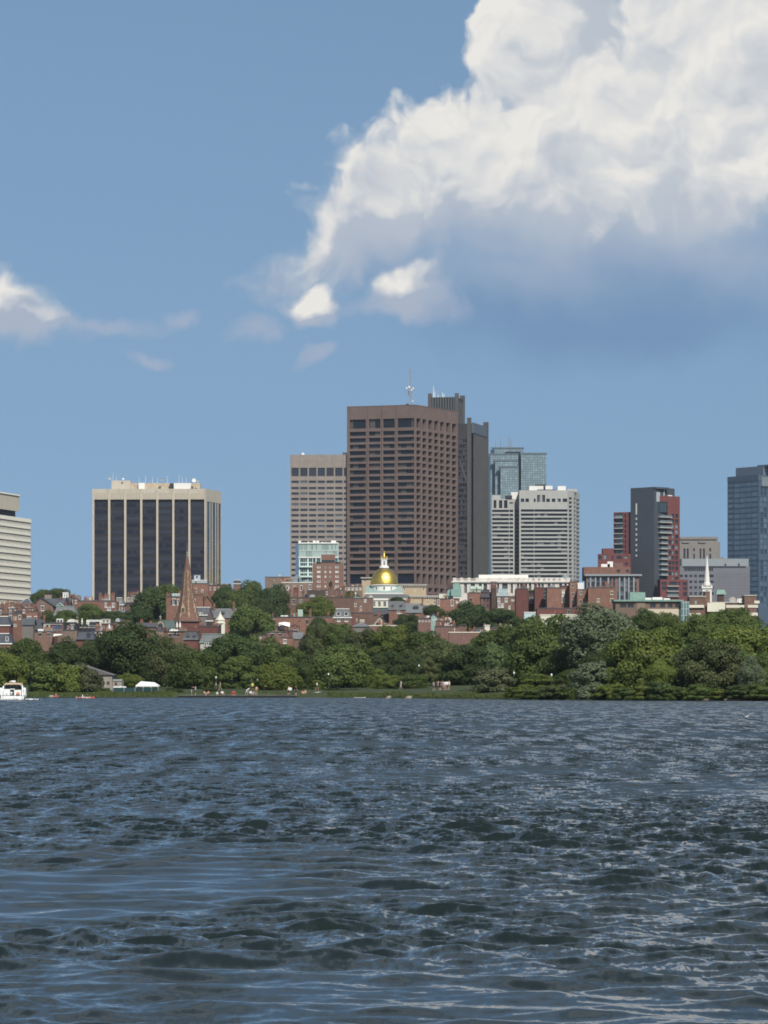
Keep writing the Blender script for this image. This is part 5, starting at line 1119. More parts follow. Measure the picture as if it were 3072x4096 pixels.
H('brick house with two white arched windows right of the dome', 1744, 1838, 2396, 1400, m=BRICK, wins=[(1754, 2404, 10, 19), (1809, 2404, 11, 19), (1826, 2403, 3, 11), (1831, 2403, 3, 11)], arch=True, cor=DARKW, gear=3, bars=(2, 3))
H('teal fronted roof dormer among the low brick houses', 1722, 1750, 2466, 1180, m=TEAL, roof='gabley', rh=1.0, rm=SLATE, wins=[(1730, 2474, 5, 6), (1737, 2474, 5, 6), (1744, 2474, 5, 6)], chim=[(1751, 7, 2456)], dep=6, name='dormer_house')
H('low brick terrace left of the teal dormer', 1672, 1724, 2474, 1175, m=PINK, gear=5, chim=[(1688, 8, 2462)], win=(4, [2479], 7, 9))
H('low brick terrace right of the teal dormer with a white canopy', 1745, 1800, 2484, 1160, m=BRICK, gear=6, chim=[(1770, 12, 2472), (1790, 8, 2475)], win=(4, [2489], 7, 9))
H('long low brick house with one white downpipe right of the bright tree', 1740, 1830, 2507, 1080, m=PINK, chim=[(1752, 12, 2499), (1815, 12, 2492)], gear=4, wins=[(1819, 2508, 4, 18)])
H('plain brown brick cube below the dark tree', 1833, 1867, 2503, 1074, m=BRICK2, cor=DARKW)
H('long cream coped brick wall just above the bank trees', 1796, 1946, 2531, 1050, m=PINK, cor=CREAM, gear=3, dep=7)
H('slim cream rendered stair tower above the bank trees', 1939, 1959, 2503, 1046, m=CREAM, cor=CREAM, dep=3, name='stair_tower', cat='tower')
H('brown brick house with dark doors right of the cream stair tower', 1915, 2040, 2512, 1070, m=BRICK2, gear=5, win=(6, [2518], 8, 12))
# right hillside
H('brick house with one small square window below the marble annexe', 1872, 1923, 2372, 1500, m=BRICK, wins=[(1883, 2393, 8, 11)], fr=BL_FR, gear=2)
T, F = H('brick house with a black mansard and paired windows', 1923, 1966, 2389, 1480, m=BRICK2, roof='mansard', rh=3.2, rm=DARKW, dorm=[(1928 + 9 * i, 2369, 6, 8) for i in range(4)], wins=[(1938, 2394, 9, 12), (1951, 2394, 9, 12), (1938, 2418, 9, 12), (1951, 2418, 9, 12)], fr=BRICK3, cor=DARKW, name='mansard_house')
H('dark brown pier between the black mansard and the white windowed house', 1966, 1987, 2354, 1478, m=mat('dark_brown_brick', (.085, .055, .045), .9, .2, .5), name='brick_gable', cat='building', dep=9)
H('small red brick stair head in front of the marble annexe', 1963, 1986, 2329, 1492, m=BRICK3, wins=[(1976, 2332, 9, 6)], fr=BL_FR, dep=5, name='stair_hut', cat='hut')
T, F = H('brick house with white upper windows and a roof greenhouse', 1988, 2063, 2387, 1450, m=BRICK2, wins=[(1996, 2394, 11, 14), (2025, 2394, 11, 14), (2048, 2396, 6, 9), (2054.5, 2396, 6, 9), (1997, 2416, 10, 14), (2010, 2416, 10, 14), (2038, 2425, 8, 18)], gl=GLP, gear=3)
b = MB(); Fq = fpx(1992, 1452, 2031, 1452); fbox(b, Fq, 0, Fq.L, WZ(2387, 1452), WZ(2355, 1452), -4, 0); b.build('roof_greenhouse', curtain('greenhouse', (.34, .42, .43), (.56, .58, .56), 1.0, 1.5, .1, .1), T)
H('dark red windowless brick wall right of the roof greenhouse', 2063, 2114, 2356, 1420, m=BRICK3, name='brick_block')
H('dark recessed bay between two dark red walls', 2114, 2139, 2372, 1430, m=mat('dark_brown_brick', (.085, .055, .045)), wins=[(2121, 2390, 7, 22), (2131, 2390, 7, 22)], gl=GLS, fr=GREYM, name='brick_house')
H('dark red brick wall with a green glazed stair strip', 2139, 2187, 2352, 1415, m=BRICK3, wins=[(2180, 2358, 8, 12), (2180, 2373, 8, 12), (2180, 2388, 8, 12), (2180, 2403, 8, 12), (2180, 2418, 8, 12)], gl=glass('green_glass', (.12, .17, .15), (.16, .21, .19), .2), fr=DARKW, bars=(1, 1), name='brick_block')
H('broad plain brick gable wall left of the stacked white windows', 2188, 2247, 2352, 1400, m=BRICK, name='brick_block')
H('narrow brick bay with a stack of white windows', 2246, 2279, 2345, 1402, m=BRICK, wins=[(2253, 2361, 12, 11), (2253, 2376, 12, 9), (2253, 2388, 12, 9), (2253, 2400, 12, 10)], gl=GLP, name='brick_house')
H('tall brick house with three stone silled windows one above another', 2279, 2309, 2328, 1395, m=BRICK, wins=[(2291, 2338, 10, 11), (2291, 2371, 10, 14), (2291, 2400, 10, 14)], fr=STONE, name='brick_house')
T, F = H('brick house with a white roof tank on top', 2309, 2347, 2359, 1390, m=BRICK, wins=[(2323, 2366, 11, 13), (2323, 2401, 11, 13)], fr=STONE)
b = MB(); Fq = fpx(2311, 1394, 2335, 1394); fbox(b, Fq, 0, Fq.L, WZ(2359, 1394), WZ(2331, 1394), -2.5, 0); b.build('roof_tank', WHITE, T)
H('broad brick block with three stone trimmed windows', 2353, 2462, 2351, 1385, m=BRICK, wins=[(2393, 2396, 11, 12), (2447, 2366, 11, 12), (2447, 2396, 11, 12)], fr=CREAM, gear=1, name='brick_block')
H('low dark red brick terrace with a cream base below the brick houses', 2148, 2354, 2434, 1300, m=BRICK3, wins=[(2276, 2441, 12, 14)], fr=COPPER, gear=0)
H('cream painted wall at the foot of the dark red terrace', 2160, 2350, 2460, 1285, m=CREAM, cor=CREAM, name='cream_terrace', cat='building', dep=4)
H('pale blue roof hut among the trees below the dark red wall', 2097, 2142, 2451, 1200, m=mat('pale_blue_paint', (.46, .58, .58), .7, .1, .6), name='roof_hut', cat='hut', cor=WHITE, dep=5)
def hotel():
    D = 1600.; F = fpx(2345, D, 2556, D); Zp = lambda y: WZ(y, D); T = thing('hotel', 'brick and grey panelled block with tall grey pilasters left of the charcoal tower', 'building', base(F))
    U = fpx(2335, D + 4, 2521, D + 4); w = MB(); hs = [(U.u(2467), U.u(2480), Zp(2289), Zp(2277)), (U.u(2504), U.u(2516), Zp(2289), Zp(2277))]; hole_wall(w, U, 0, U.L, Zp(2320), WZ(2268, D + 4), hs, .3); back_walls(w, U, 14, Zp(2320), WZ(2268, D + 4)); uo = w.build('upper_storey', BRICK, T)
    for h in hs: pane(uo, U, h, -.28, GLS)
    m_ = MB(); fbox(m_, F, -.8, F.L + 1.3, Zp(2304), Zp(2297), -14, 1.2); m_.build('cornice', mat('grey_panel', (.27, .29, .30), .6, .1, .4), T)
    hs = [(F.u(a), F.u(b), Zp(y + 17), Zp(y)) for y in (2309, 2328, 2347, 2366, 2383) for a, b in ((2352, 2360), (2365, 2380), (2385, 2399), (2405, 2430), (2438, 2446), (2452, 2460), (2470, 2476), (2481, 2496), (2501, 2512), (2518, 2532), (2538, 2546))]
    w = MB(); hole_wall(w, F, 0, F.L, ground_z(100, D), Zp(2304), hs, .35); back_walls(w, F, 14, ground_z(100, D), Zp(2304)); w.build('wall', mat('dull_brick', (.20, .125, .105), .9, .15, .4, fine=.25), T)
    for h in hs: pane(T, F, h, -.32, GLS)
    for px in (2362, 2382, 2402, 2433, 2478, 2498, 2515, 2535): m_ = MB(); u = F.u(px); fbox(m_, F, u - .35, u + .35, Zp(2402), Zp(2304), 0, .4); m_.build('pilaster', mat('grey_panel', (.27, .29, .30)), T)
    for a, b, c in ((2456, 2492, 2250), (2405, 2440, 2256), (2430, 2452, 2246)): Fq = fpx(a, D + 9, b, D + 9); m_ = MB(); fbox(m_, Fq, 0, Fq.L, Zp(2268), WZ(c, D + 9), -4, 0); m_.build('roof_unit', PINK if a == 2456 else WHITE, T)
hotel()
def copper_block():
    D = 1150.; F = fpx(2462, D, 2726, D); Zp = lambda y: WZ(y, D); T = thing('copper_eaved_block', 'low block with green copper eaves and cream stone band below the charcoal tower', 'building', base(F))
    w = MB(); hs = [(F.u(a), F.u(b), Zp(2430), Zp(2416)) for a, b in ((2480, 2505), (2510, 2535), (2600, 2622), (2640, 2660), (2672, 2690), (2700, 2716))] + [(F.u(2692), F.u(2706), Zp(2480), Zp(2460))]
    hole_wall(w, F, 0, F.L, ground_z(80, D), Zp(2406), hs, .4); back_walls(w, F, 14, ground_z(80, D), Zp(2406)); w.build('wall', mat('block_brown', (.17, .12, .09), .9, .15, .4), T)
    for h in hs: pane(T, F, h, -.35, GLS)
    m_ = MB(); fbox(m_, F, -.6, F.L + .6, Zp(2406), Zp(2399), -14, .8); m_.build('copper_eave', COPPER, T)
    m_ = MB(); fbox(m_, F, F.u(2590), F.L, Zp(2500), Zp(2436), 0, .3); m_.build('cream_band', mat('cream_stone', (.56, .48, .37), .85, .1, .4), T)
    m_ = MB(); fbox(m_, F, F.u(2545), F.u(2580), Zp(2500), Zp(2407), 0, .25); m_.build('brick_panel', BRICK4, T)
    B_ = fpx(2724, D - 2, 2757, D - 2); m_ = MB(); fbox(m_, B_, 0, B_.L, ground_z(90, D), Zp(2405), -6, 0); m_.build('glass_bay', curtain('teal_bay', (.10, .16, .16), (.34, .42, .40), .95, 2.2, .28, .08), T)
    C_ = fpx(2519, D + 5, 2581, D + 5); m_ = MB(); fbox(m_, C_, 0, C_.L, Zp(2400), WZ(2369, D + 5), -5, 0); m_.build('copper_plant_room', COPPER, T)
    for a, b, c in ((2580, 2606, 2391), (2610, 2650, 2389), (2655, 2680, 2393)): Fq = fpx(a, D + 4, b, D + 4); m_ = MB(); fbox(m_, Fq, 0, Fq.L, Zp(2400), WZ(c, D + 4), -3, 0); m_.build('roof_unit', WHITE, T)
copper_block()
def banded_school():
    D = 1150.; Zp = lambda y: WZ(y, D); F = fpx(2758, D, 3028, D); T = thing('banded_brick_block', 'brick block with thick cream stone bands at the right above the trees', 'building', base(F)); z0 = ground_z(100, D)
    for a, b, top, dd, nm in ((2758, 2821, 2388, 0, 'brick_bay'), (2821, 2840, 2368, 1, 'brick_pier'), (2840, 2978, 2411, 2, 'brick_bay'), (2978, 3026, 2384, -.5, 'brick_bay')):
        Q = fpx(a, D + dd, b, D + dd); m_ = MB(); fbox(m_, Q, 0, Q.L, z0, WZ(top, D), -9, 0); o = m_.build(nm, BRICK2, T)
        m_ = MB(); fbox(m_, Q, -.2, Q.L + .2, WZ(top, D), WZ(top - 4, D), -9.2, .25); m_.build('coping', STONE, o)
    for a, b, y0, y1 in ((2757, 2816, 2420, 2431), (2757, 2802, 2453, 2467), (2904, 2977, 2420, 2431), (2991, 3032, 2420, 2431), (2991, 3031, 2451, 2464), (3017, 3038, 2403, 2414), (2829, 2900, 2411, 2447)):
        Q = fpx(a, D - .6, b, D - .6); m_ = MB(); fbox(m_, Q, 0, Q.L, Zp(y1), Zp(y0), -.6, .15); m_.build('cream_band', CREAM, T)
    m_ = MB(); fbox(m_, F, F.u(2779), F.u(2787), Zp(2416), Zp(2403), 0, .1); m_.build('narrow_window', GLP, T)
    roof_gear(T, F, F.u(2905), F.u(2965), Zp(2411), 8, 6, 4, [WHITE, GREYM, STONE])
banded_school()
def copper_cupola():
    D = 1185.; T = thing('copper_capped_cupola', 'square brick cupola with a green copper hipped cap at right', 'cupola', (WX(2884, D), D, WZ(2412, D))); s = D / FPX; x = WX(2884, D)
    m_ = MB(); m_.box(x - 12 * s, x + 12 * s, D, D + 2.4, WZ(2412, D), WZ(2378, D)); m_.build('body', mat('dark_brown_brick', (.085, .055, .045)), T)
    m_ = MB(); a = 21 * s; b = 15 * s; m_.grid([(x - a, D - .5, WZ(2378, D)), (x + a, D - .5, WZ(2378, D)), (x + a, D + 3, WZ(2378, D)), (x - a, D + 3, WZ(2378, D)), (x - b, D + .4, WZ(2359, D)), (x + b, D + .4, WZ(2359, D)), (x + b, D + 2, WZ(2359, D)), (x - b, D + 2, WZ(2359, D))], [(0, 1, 5, 4), (1, 2, 6, 5), (2, 3, 7, 6), (3, 0, 4, 7), (4, 5, 6, 7), (3, 2, 1, 0)]); m_.build('copper_cap', COPPER, T)
copper_cupola()
def steeple():
    D = 1650.; s = D / FPX; c = (WX(2828, D), D, 0); Zp = lambda y: WZ(y, D); T = thing('white_steeple', 'slender white church steeple in front of the grey office block', 'steeple', (c[0], c[1], ground_z(c[0], D))); W_ = mat('steeple_white', (.72, .70, .62), .6, .06, .5)
    MB().lathe(c, [(13 * s, Zp(2333)), (11.5 * s, Zp(2330)), (7.5 * s, Zp(2285)), (3.6 * s, Zp(2245)), (1.2 * s, Zp(2224))], 8, a0=R(22.5)).build('spire', W_, T)
    MB().lathe(c, [(14.5 * s, Zp(2343)), (14.5 * s, Zp(2333)), (13 * s, Zp(2331))], 8, a0=R(22.5)).build('lantern', W_, T)
    F = fpx(2810, D - 2.2, 2847, D - 2.2); w = MB(); q = (F.u(2822), F.u(2835), Zp(2395), Zp(2362)); hole_wall(w, F, 0, F.L, ground_z(c[0], D), Zp(2349), [q], .6); back_walls(w, F, 4.4, ground_z(c[0], D), Zp(2349)); w.build('belfry', W_, T); pane(T, F, q, -.5, mat('louvre_shade', (.40, .38, .33), .8, .1, 1.), 'louvre')
    m_ = MB(); fbox(m_, F, -.4, F.L + .4, Zp(2354), Zp(2347), -4.8, .5); m_.build('cornice', W_, T)
    for u in (0, F.L): m_ = MB(); p = F.pt(u, 0, -.2); m_.lathe((p[0], p[1], 0), [(.35, Zp(2350)), (.3, Zp(2345)), (.05, Zp(2338))], 6); m_.build('pinnacle', W_, T)
steeple()

# ---------------------------------------------------------------- the domed state building and its neighbours
def domed_hall():
    D = 1900.; s = D / FPX; cx = WX(1536.6, D); Zp = lambda y: WZ(y, D); z0 = ground_z(cx, D)
    T = thing('domed_hall', 'white drummed hall with a golden dome and lantern at the centre', 'hall', (cx, D, z0)); c = (cx, D, 0)
    m_, t, b = newmat('gold_leaf')
    tc_ = t.nodes.new('ShaderNodeTexCoord'); ob = E(tc_.outputs['Object']); n = noise(ob, .9, 4, .6, dim='3D')
    t.links.new(mixc(n, (.66, .43, .085), (.83, .60, .16)).v, b.inputs['Base Color']); b.inputs['Metallic'].default_value = 1.0
    t.links.new((.40 + (n - .5) * .2).v, b.inputs['Roughness'])
    bp = t.nodes.new('ShaderNodeBump'); bp.inputs['Strength'].default_value = .35; bp.inputs['Distance'].default_value = .35; t.links.new(noise(ob, 1.5, 3, .6, dim='3D').v, bp.inputs['Height']); t.links.new(bp.outputs[0], b.inputs['Normal'])
    gold = m_; MATS['gold_leaf'] = m_; W_ = mat('hall_white', (.74, .73, .68), .6, .05, .4); cop = mat('pale_copper_roof', (.27, .36, .32), .75, .12, .4, (.31, .40, .36), streak=.2)
    R_ = 55 * s; zb, zt = Zp(2340), Zp(2272)
    prof = [(R_ * 1.0, 0), (R_ * 1.005, .04), (R_ * .995, .14), (R_ * .965, .28), (R_ * .915, .42), (R_ * .845, .55), (R_ * .75, .68), (R_ * .63, .80), (R_ * .48, .90), (R_ * .30, .975), (R_ * .16, 1.0)]
    MB().lathe(c, [(r_, zb + (zt - zb) * z_) for r_, z_ in prof], 48).build('dome', gold, T, smooth=True)
    MB().lathe(c, [(R_ * 1.04, Zp(2343)), (R_ * 1.06, Zp(2341)), (R_ * 1.02, Zp(2339.5)), (R_ * .98, Zp(2339))], 48).build('dome_cornice', W_, T)
    dr = MB(); dr.lathe(c, [(R_ * .97, Zp(2400)), (R_ * .97, Zp(2342))], 48); do = dr.build('drum', W_, T)
    for px in (1508, 1536.6, 1564):
        dx = WX(px, D) - cx; dy = math.sqrt((R_ * .97) ** 2 - dx * dx); F = Fac((cx + dx - .33, D - dy - .06), (cx + dx + .33, D - dy - .06))
        q = MB(); P = F.pt; z1, z2 = Zp(2359.5), Zp(2351); q.poly([P(0, z1), P(F.L, z1), P(F.L, z2)] + [P(F.L / 2 + F.L / 2 * math.cos(a), z2 + F.L / 2 * math.sin(a)) for a in [math.pi * k_ / 6 for k_ in range(1, 6)]] + [P(0, z2)]); wo = q.build('window', GLS, do)
        q = MB(); fbox(q, F, -.25, F.L + .25, z2 + .55, z2 + .75, 0, .2); fbox(q, F, -.12, F.L + .12, z1 - .15, z1, 0, .2); q.build('hood', W_, wo)
    # lantern
    MB().lathe(c, [(20 * s, Zp(2273)), (20 * s, Zp(2269)), (17 * s, Zp(2266)), (15.5 * s, Zp(2263))], 16).build('lantern_base', W_, T)
    la = MB(); a_ = 11.5 * s; F = Fac((cx - a_, D - a_), (cx + a_, D - a_)); q = (F.L / 2 - 2.9 * s, F.L / 2 + 2.9 * s, Zp(2261), Zp(2246)); hole_wall(la, F, 0, F.L, Zp(2265), Zp(2238), [q], .4); back_walls(la, F, 2 * a_, Zp(2265), Zp(2238)); lo = la.build('lantern', W_, T); pane(lo, F, q, -.35, GLS, 'lantern_window')
    for u in (.25, F.L - .25 - .3, F.L * .30, F.L * .63): q = MB(); fbox(q, F, u, u + .3, Zp(2265), Zp(2240), 0, .25); q.build('pilaster', W_, lo)
    q = MB(); fbox(q, F, -.35, F.L + .35, Zp(2239), Zp(2235), -2 * a_ - .35, .35); q.build('lantern_cornice', CREAM, T)
    for sx_ in (-1, 1):
        for sy_ in (-1, 1): MB().lathe((cx + sx_ * 10.5 * s, D + sy_ * 10.5 * s, 0), [(.38, Zp(2235)), (.42, Zp(2232)), (.2, Zp(2228)), (.04, Zp(2223))], 8).build('urn', gold, T)
    MB().lathe(c, [(7 * s, Zp(2235)), (6.2 * s, Zp(2228)), (5 * s, Zp(2222)), (3.8 * s, Zp(2217)), (2.2 * s, Zp(2212)), (1.2 * s, Zp(2209.5)), (2.1 * s, Zp(2207.5)), (1.7 * s, Zp(2205)), (.3 * s, Zp(2203.5))], 12).build('finial', gold, T, smooth=True)
    # copper roof slope in front of the drum, then the lower roof and white cornice
    x0, x1 = WX(1461, D - 10), WX(1611, D - 10); rf = MB(); za, zb_ = Zp(2373), Zp(2343.5); yf, yb = D - 10.2, D + .6
    rf.grid([(x0, yf, za), (x1, yf, za), (x1 - .6, yb, zb_), (x0 + .6, yb, zb_), (x1, yb + 10, za), (x0, yb + 10, za)], [(0, 1, 2, 3), (1, 4, 2), (4, 5, 3, 2), (5, 0, 3)]); rf.build('copper_roof', cop, T)
    q = MB(); q.box(x0, x1, yf - .15, D + 10, z0, za - .6); q.build('hall_wall', CREAM, T); q = MB(); q.box(x0 - .3, x1 + .3, yf - .5, yf - .16, za - .7, za - .05); q.build('eave', W_, T)
    D2 = D - 24; F = fpx(1462, D2, 1690, D2); rf = MB(); P = F.pt; rf.poly([P(-1, WZ(2393, D2), .6), P(F.L + 1, WZ(2393, D2), .6), P(F.L - 10, WZ(2375, D2), -9), P(0, WZ(2375, D2), -9)]); rf.poly([P(F.L + 1, WZ(2393, D2), .6), P(F.L + 1, WZ(2393, D2), -12), P(F.L - 10, WZ(2375, D2), -9)]); rf.build('lower_roof', mat('grey_lead_roof', (.15, .15, .145), .8, .15, .3, streak=.3), T)
    q = MB(); fbox(q, F, -.6, F.L + .6, WZ(2401, D2), WZ(2393.3, D2), -11, .5); q.build('white_entablature', W_, T)
    q = MB(); hs = [(F.L * (.03 + .094 * i), F.L * (.03 + .094 * i) + 1.5, WZ(2426, D2), WZ(2406, D2)) for i in range(10)]; hole_wall(q, F, 0, F.L, z0, WZ(2401, D2), hs, .4); q.build('front_wall', CREAM, T)
    for h in hs: pane(T, F, h, -.35, GLS, frame='w', fm=W_, bars=(2, 3))
domed_hall()
def yellow_wing(label, px0, px1, top, D, ws, brackets=True, bot=None):
    F = fpx(px0, D, px1, D); T = thing('yellow_brick_wing', label, 'building', base(F), 'yellow brick wings beside the dome'); Y_ = mat('yellow_brick', (.47, .37, .24), .9, .12, .4, (.43, .34, .225), fine=.2); z0 = ground_z(0, D); zt = WZ(top, D)
    hs = [(F.u(px - w_ / 2), F.u(px + w_ / 2), WZ(py + h, D), WZ(py, D)) for px, py, w_, h in ws]; w = MB(); hole_wall(w, F, 0, F.L, z0, zt, hs, .3); back_walls(w, F, 14, z0, zt); w.build('wall', Y_, T)
    for h in hs: pane(T, F, h, -.25, GLS, frame='w', fm=WHITE, bars=(1, 2), th=.2)
    m_ = MB(); fbox(m_, F, -.6, F.L + .6, zt - .1, zt + .55, -14, 1.0); m_.build('cornice', STONE, T)
    if brackets:
        n = int(F.L / 1.15); m_ = MB()
        for i in range(n): u = F.L * (i + .3) / n; fbox(m_, F, u, u + .5, zt - .65, zt - .1, 0, .8)
        m_.build('bracket_row', WHITE, T)
    return T
yellow_wing('yellow brick wing with bracketed cornice right of the dome', 1596, 1705, 2341, 1925, [(1617, 2350, 8, 14), (1640, 2346, 6, 5), (1662, 2350, 5, 14), (1694, 2350, 8, 14)])
yellow_wing('lower yellow brick wing with paired white windows below the bracketed wing', 1640, 1762, 2386, 1872, [(1711, 2393, 8, 8), (1737, 2393, 9, 8), (1711, 2405, 8, 12), (1737, 2405, 9, 12)])
yellow_wing('small yellow brick block left of the dome', 1447, 1489, 2313, 1935, [(1459, 2319, 7, 10)], False)
H('low tan office roofs with pipes left of the dome', 1372, 1450, 2345, 1900, m=BRICK4, gear=10, win=(5, [2352], 8, 8), name='office_block', cat='building')
H('pale cream block with teal flank right of the lower yellow wing', 1756, 1812, 2374, 1760, m=CREAM, wins=[(1775, 2381, 9, 9), (1795, 2383, 20, 10)], gl=TEAL, fr=CREAM, name='cream_block', cat='building')
def copper_huts():
    D = 1700.; T = thing('copper_stair_houses', 'cluster of pale green copper clad stair houses below the marble annexe', 'roof structure', (WX(1815, D), D, WZ(2385, D)))
    C_ = mat('bright_green_copper', (.23, .36, .31), .75, .15, .5, (.19, .31, .275), streak=.25)
    for a, b, t_, dd in ((1814, 1838, 2333, 4), (1804, 1845, 2356, 0), (1838, 1846, 2345, 6)): F = fpx(a, D + dd, b, D + dd); m_ = MB(); fbox(m_, F, 0, F.L, WZ(2386, D), WZ(t_, D + dd), -4, 0); m_.build('copper_box', C_, T)
    m_ = MB(); F = fpx(1788, D + 2, 1806, D + 2); P = F.pt; arc = [(F.L / 2 - F.L / 2 * math.cos(math.pi * i / 8), WZ(2372, D) + 1.7 * math.sin(math.pi * i / 8)) for i in range(9)]
    m_.poly([P(0, WZ(2386, D)), P(F.L, WZ(2386, D))] + [P(u, z) for u, z in arc[::-1]])
    for i in range(8): m_.poly([P(*arc[i]), P(*arc[i + 1]), P(*arc[i + 1], -3), P(*arc[i], -3)])
    m_.build('barrel_roof', C_, T)
    F = fpx(1788, D + 8, 1812, D + 8); m_ = MB(); fbox(m_, F, 0, F.L, WZ(2386, D), WZ(2333, D), -3, 0); m_.build('brown_screen', mat('brown_slats', (.085, .062, .055)), T)
copper_huts()
def annexe():
    D = 1850.; T = thing('marble_annexe', 'long white marble building with balustraded roof and arched windows', 'building', (WX(2045, D), D, ground_z(60, D))); M_ = mat('white_marble', (.66, .61, .55), .8, .10, .2, (.60, .55, .50), streak=.18); Zp = lambda y: WZ(y, D)
    F = fpx(1812, D + 2, 2278, D); z0 = ground_z(60, D)
    hs = [(F.u(px - w_ / 2), F.u(px + w_ / 2), Zp(2372), Zp(2334)) for px, w_ in ((1862, 11), (1891, 17), (1921, 11), (1941, 14), (1967, 10), (1992, 8), (2019, 22), (2047, 8), (2072, 9), (2086, 12), (2104, 8), (2120, 10), (2140, 8), (2156, 9), (2170, 9), (2196, 12), (2214, 9), (2242, 11), (2262, 9), (1835, 10))]
    w = MB(); hole_wall(w, F, 0, F.L, z0, Zp(2327), hs, .7); back_walls(w, F, 20, z0, Zp(2327)); w.build('wall', M_, T)
    for h in hs: pane(T, F, h, -.6, glass('annexe_glass', (.10, .10, .10), (.17, .16, .15), .2, .5), frame='w', fm=mat('bronze_frame', (.12, .11, .10), .6, .1, 1.), bars=(3, 4), th=.14)
    for h in hs: m_ = MB(); uc = (h[1] + h[0]) / 2; fbox(m_, F, h[0] - .5, h[0] - .1, Zp(2374), Zp(2336), 0, .35); fbox(m_, F, h[1] + .1, h[1] + .5, Zp(2374), Zp(2336), 0, .35); m_.build('pilaster_pair', M_, T)
    m_ = MB(); fbox(m_, F, -.8, F.L + .8, Zp(2329.5), Zp(2324.5), -20, 1.1); m_.build('cornice', M_, T)
    for i, px in enumerate([1818, 1846, 1876, 1908, 1957, 2000, 2039, 2058, 2076, 2096, 2120, 2145, 2165, 2186, 2205, 2227, 2248, 2273]): m_ = MB(); u = F.u(px); fbox(m_, F, u - .9, u + .9, Zp(2324.5), Zp(2310.5), -.9, .5); m_.build('balustrade_pier', M_, T)
    m_ = MB(); fbox(m_, F, 0, F.L, Zp(2316), Zp(2313.5), -.6, .2); fbox(m_, F, 0, F.L, Zp(2324), Zp(2322), -.6, .2); n = 150
    for i in range(n): u = F.L * (i + .5) / n; fbox(m_, F, u - .11, u + .11, Zp(2322), Zp(2316), -.4, 0)
    m_.build('balustrade', M_, T)
    Q = fpx(1915, D + 9, 2113, D + 9); m_ = MB(); fbox(m_, Q, 0, Q.L, Zp(2325), WZ(2299, D + 9), -8, 0); m_.build('white_penthouse', mat('bright_white', (.76, .75, .68), .7, .04, .3), T)
    c = (WX(2260, D + 4), D + 4, 0); m_ = MB(); m_.lathe(c, [(1.75, WZ(2314, D)), (1.75, WZ(2311, D))] + [(1.75 * math.cos(a), WZ(2311, D) + 1.75 * math.sin(a)) for a in [math.pi / 2 * k_ / 6 for k_ in range(1, 6)]] + [(.05, WZ(2297.5, D))], 16); m_.build('corner_dome', mat('grey_green_dome', (.20, .25, .25), .7, .1, .6), T, smooth=True)
    m_ = MB(); m_.lathe(c, [(2.3, Zp(2327)), (2.3, Zp(2316)), (2.0, Zp(2313))], 12); m_.build('corner_drum', M_, T)
    mast(T, (WX(2280, D), D, Zp(2324)), 3.5, .08, WHITE, 'flagpole')
annexe()
H('mint green sloping roof hut in front of the marble annexe', 1884, 1923, 2357, 1520, m=MINT, roof='gablex', rh=1.2, rm=MINT, dep=5, name='roof_hut', cat='hut')
def green_glass_block():
    D = 1870.; X = lambda zx: 1130 + zx * .223; Y = lambda zy: 2050 + zy * .223; F = fpx(X(295), D, X(1000), D); S = fpx(X(232), D + 13, X(295), D); Zp = lambda zy: WZ(Y(zy), D)
    T = thing('green_glass_block', 'pale green glass block with white frame lines left of the brown tower', 'building', base(F)); z0 = ground_z(-40, D); W_ = mat('pale_green_frame', (.56, .66, .60), .6, .06, .4)
    G1 = glass('pale_green_glass', (.22, .29, .265), (.30, .37, .34), .15, .55, var=.45); G2 = glass('dark_green_glass', (.022, .038, .042), (.06, .10, .095), .12, .6)
    fx = [297, 320, 343, 366, 389, 412, 448, 470, 498, 526, 554, 590, 622, 650, 680, 710, 740, 770, 800, 830, 876, 905, 935, 962, 990]; hs = []
    for a, b in zip(fx, fx[1:]):
        hs += [(F.u(X(a)) + .07, F.u(X(b)) - .07, Zp(675), Zp(562)), (F.u(X(a)) + .07, F.u(X(b)) - .07, Zp(795), Zp(685))]
    for y0, y1 in ((822, 890), (905, 955), (995, 1070), (1090, 1135), (1175, 1245), (1262, 1310)):
        for a, b in ((318, 345), (348, 378), (382, 412), (415, 443), (472, 500), (504, 534), (548, 590), (610, 680), (700, 760), (790, 860), (890, 930), (945, 990)): hs.append((F.u(X(a)), F.u(X(b)), Zp(y1), Zp(y0)))
    w = MB(); hole_wall(w, F, 0, F.L, z0, Zp(540), hs, .3); w.build('frame_wall', W_, T)
    for h in hs: pane(T, F, h, -.28, G1 if h[2] > Zp(800) else G2)
    w = MB(); quad_wall(w, S, 0, S.L, z0, Zp(540)); w.build('side_glazing', curtain('side_glaze', (.18, .22, .25), (.30, .35, .36), 1.9, 3.6, .06, .06, ang=1.0), T)
    w = MB(); back_walls(w, F, 16, z0, Zp(540)); w.build('rear_wall', W_, T)
    for y in (548, 806): m_ = MB(); fbox(m_, F, -.3, F.L + .2, Zp(y + 10), Zp(y - 10), 0, .35); m_.build('floor_band', WHITE, T)
    for a, b, c in ((285, 330, 497), (545, 595, 497), (608, 655, 497), (872, 960, 497), (700, 740, 522), (450, 475, 515)): Q = fpx(X(a), D + 5, X(b), D + 5); m_ = MB(); fbox(m_, Q, 0, Q.L, Zp(540), Zp(c), -3, 0); m_.build('roof_unit', WHITE, T)
    for y in (962, 1140): m_ = MB(); fbox(m_, F, .2, F.u(X(535)), Zp(y + 22), Zp(y), 0, 1.3); m_.build('balcony', W_, T)
green_glass_block()
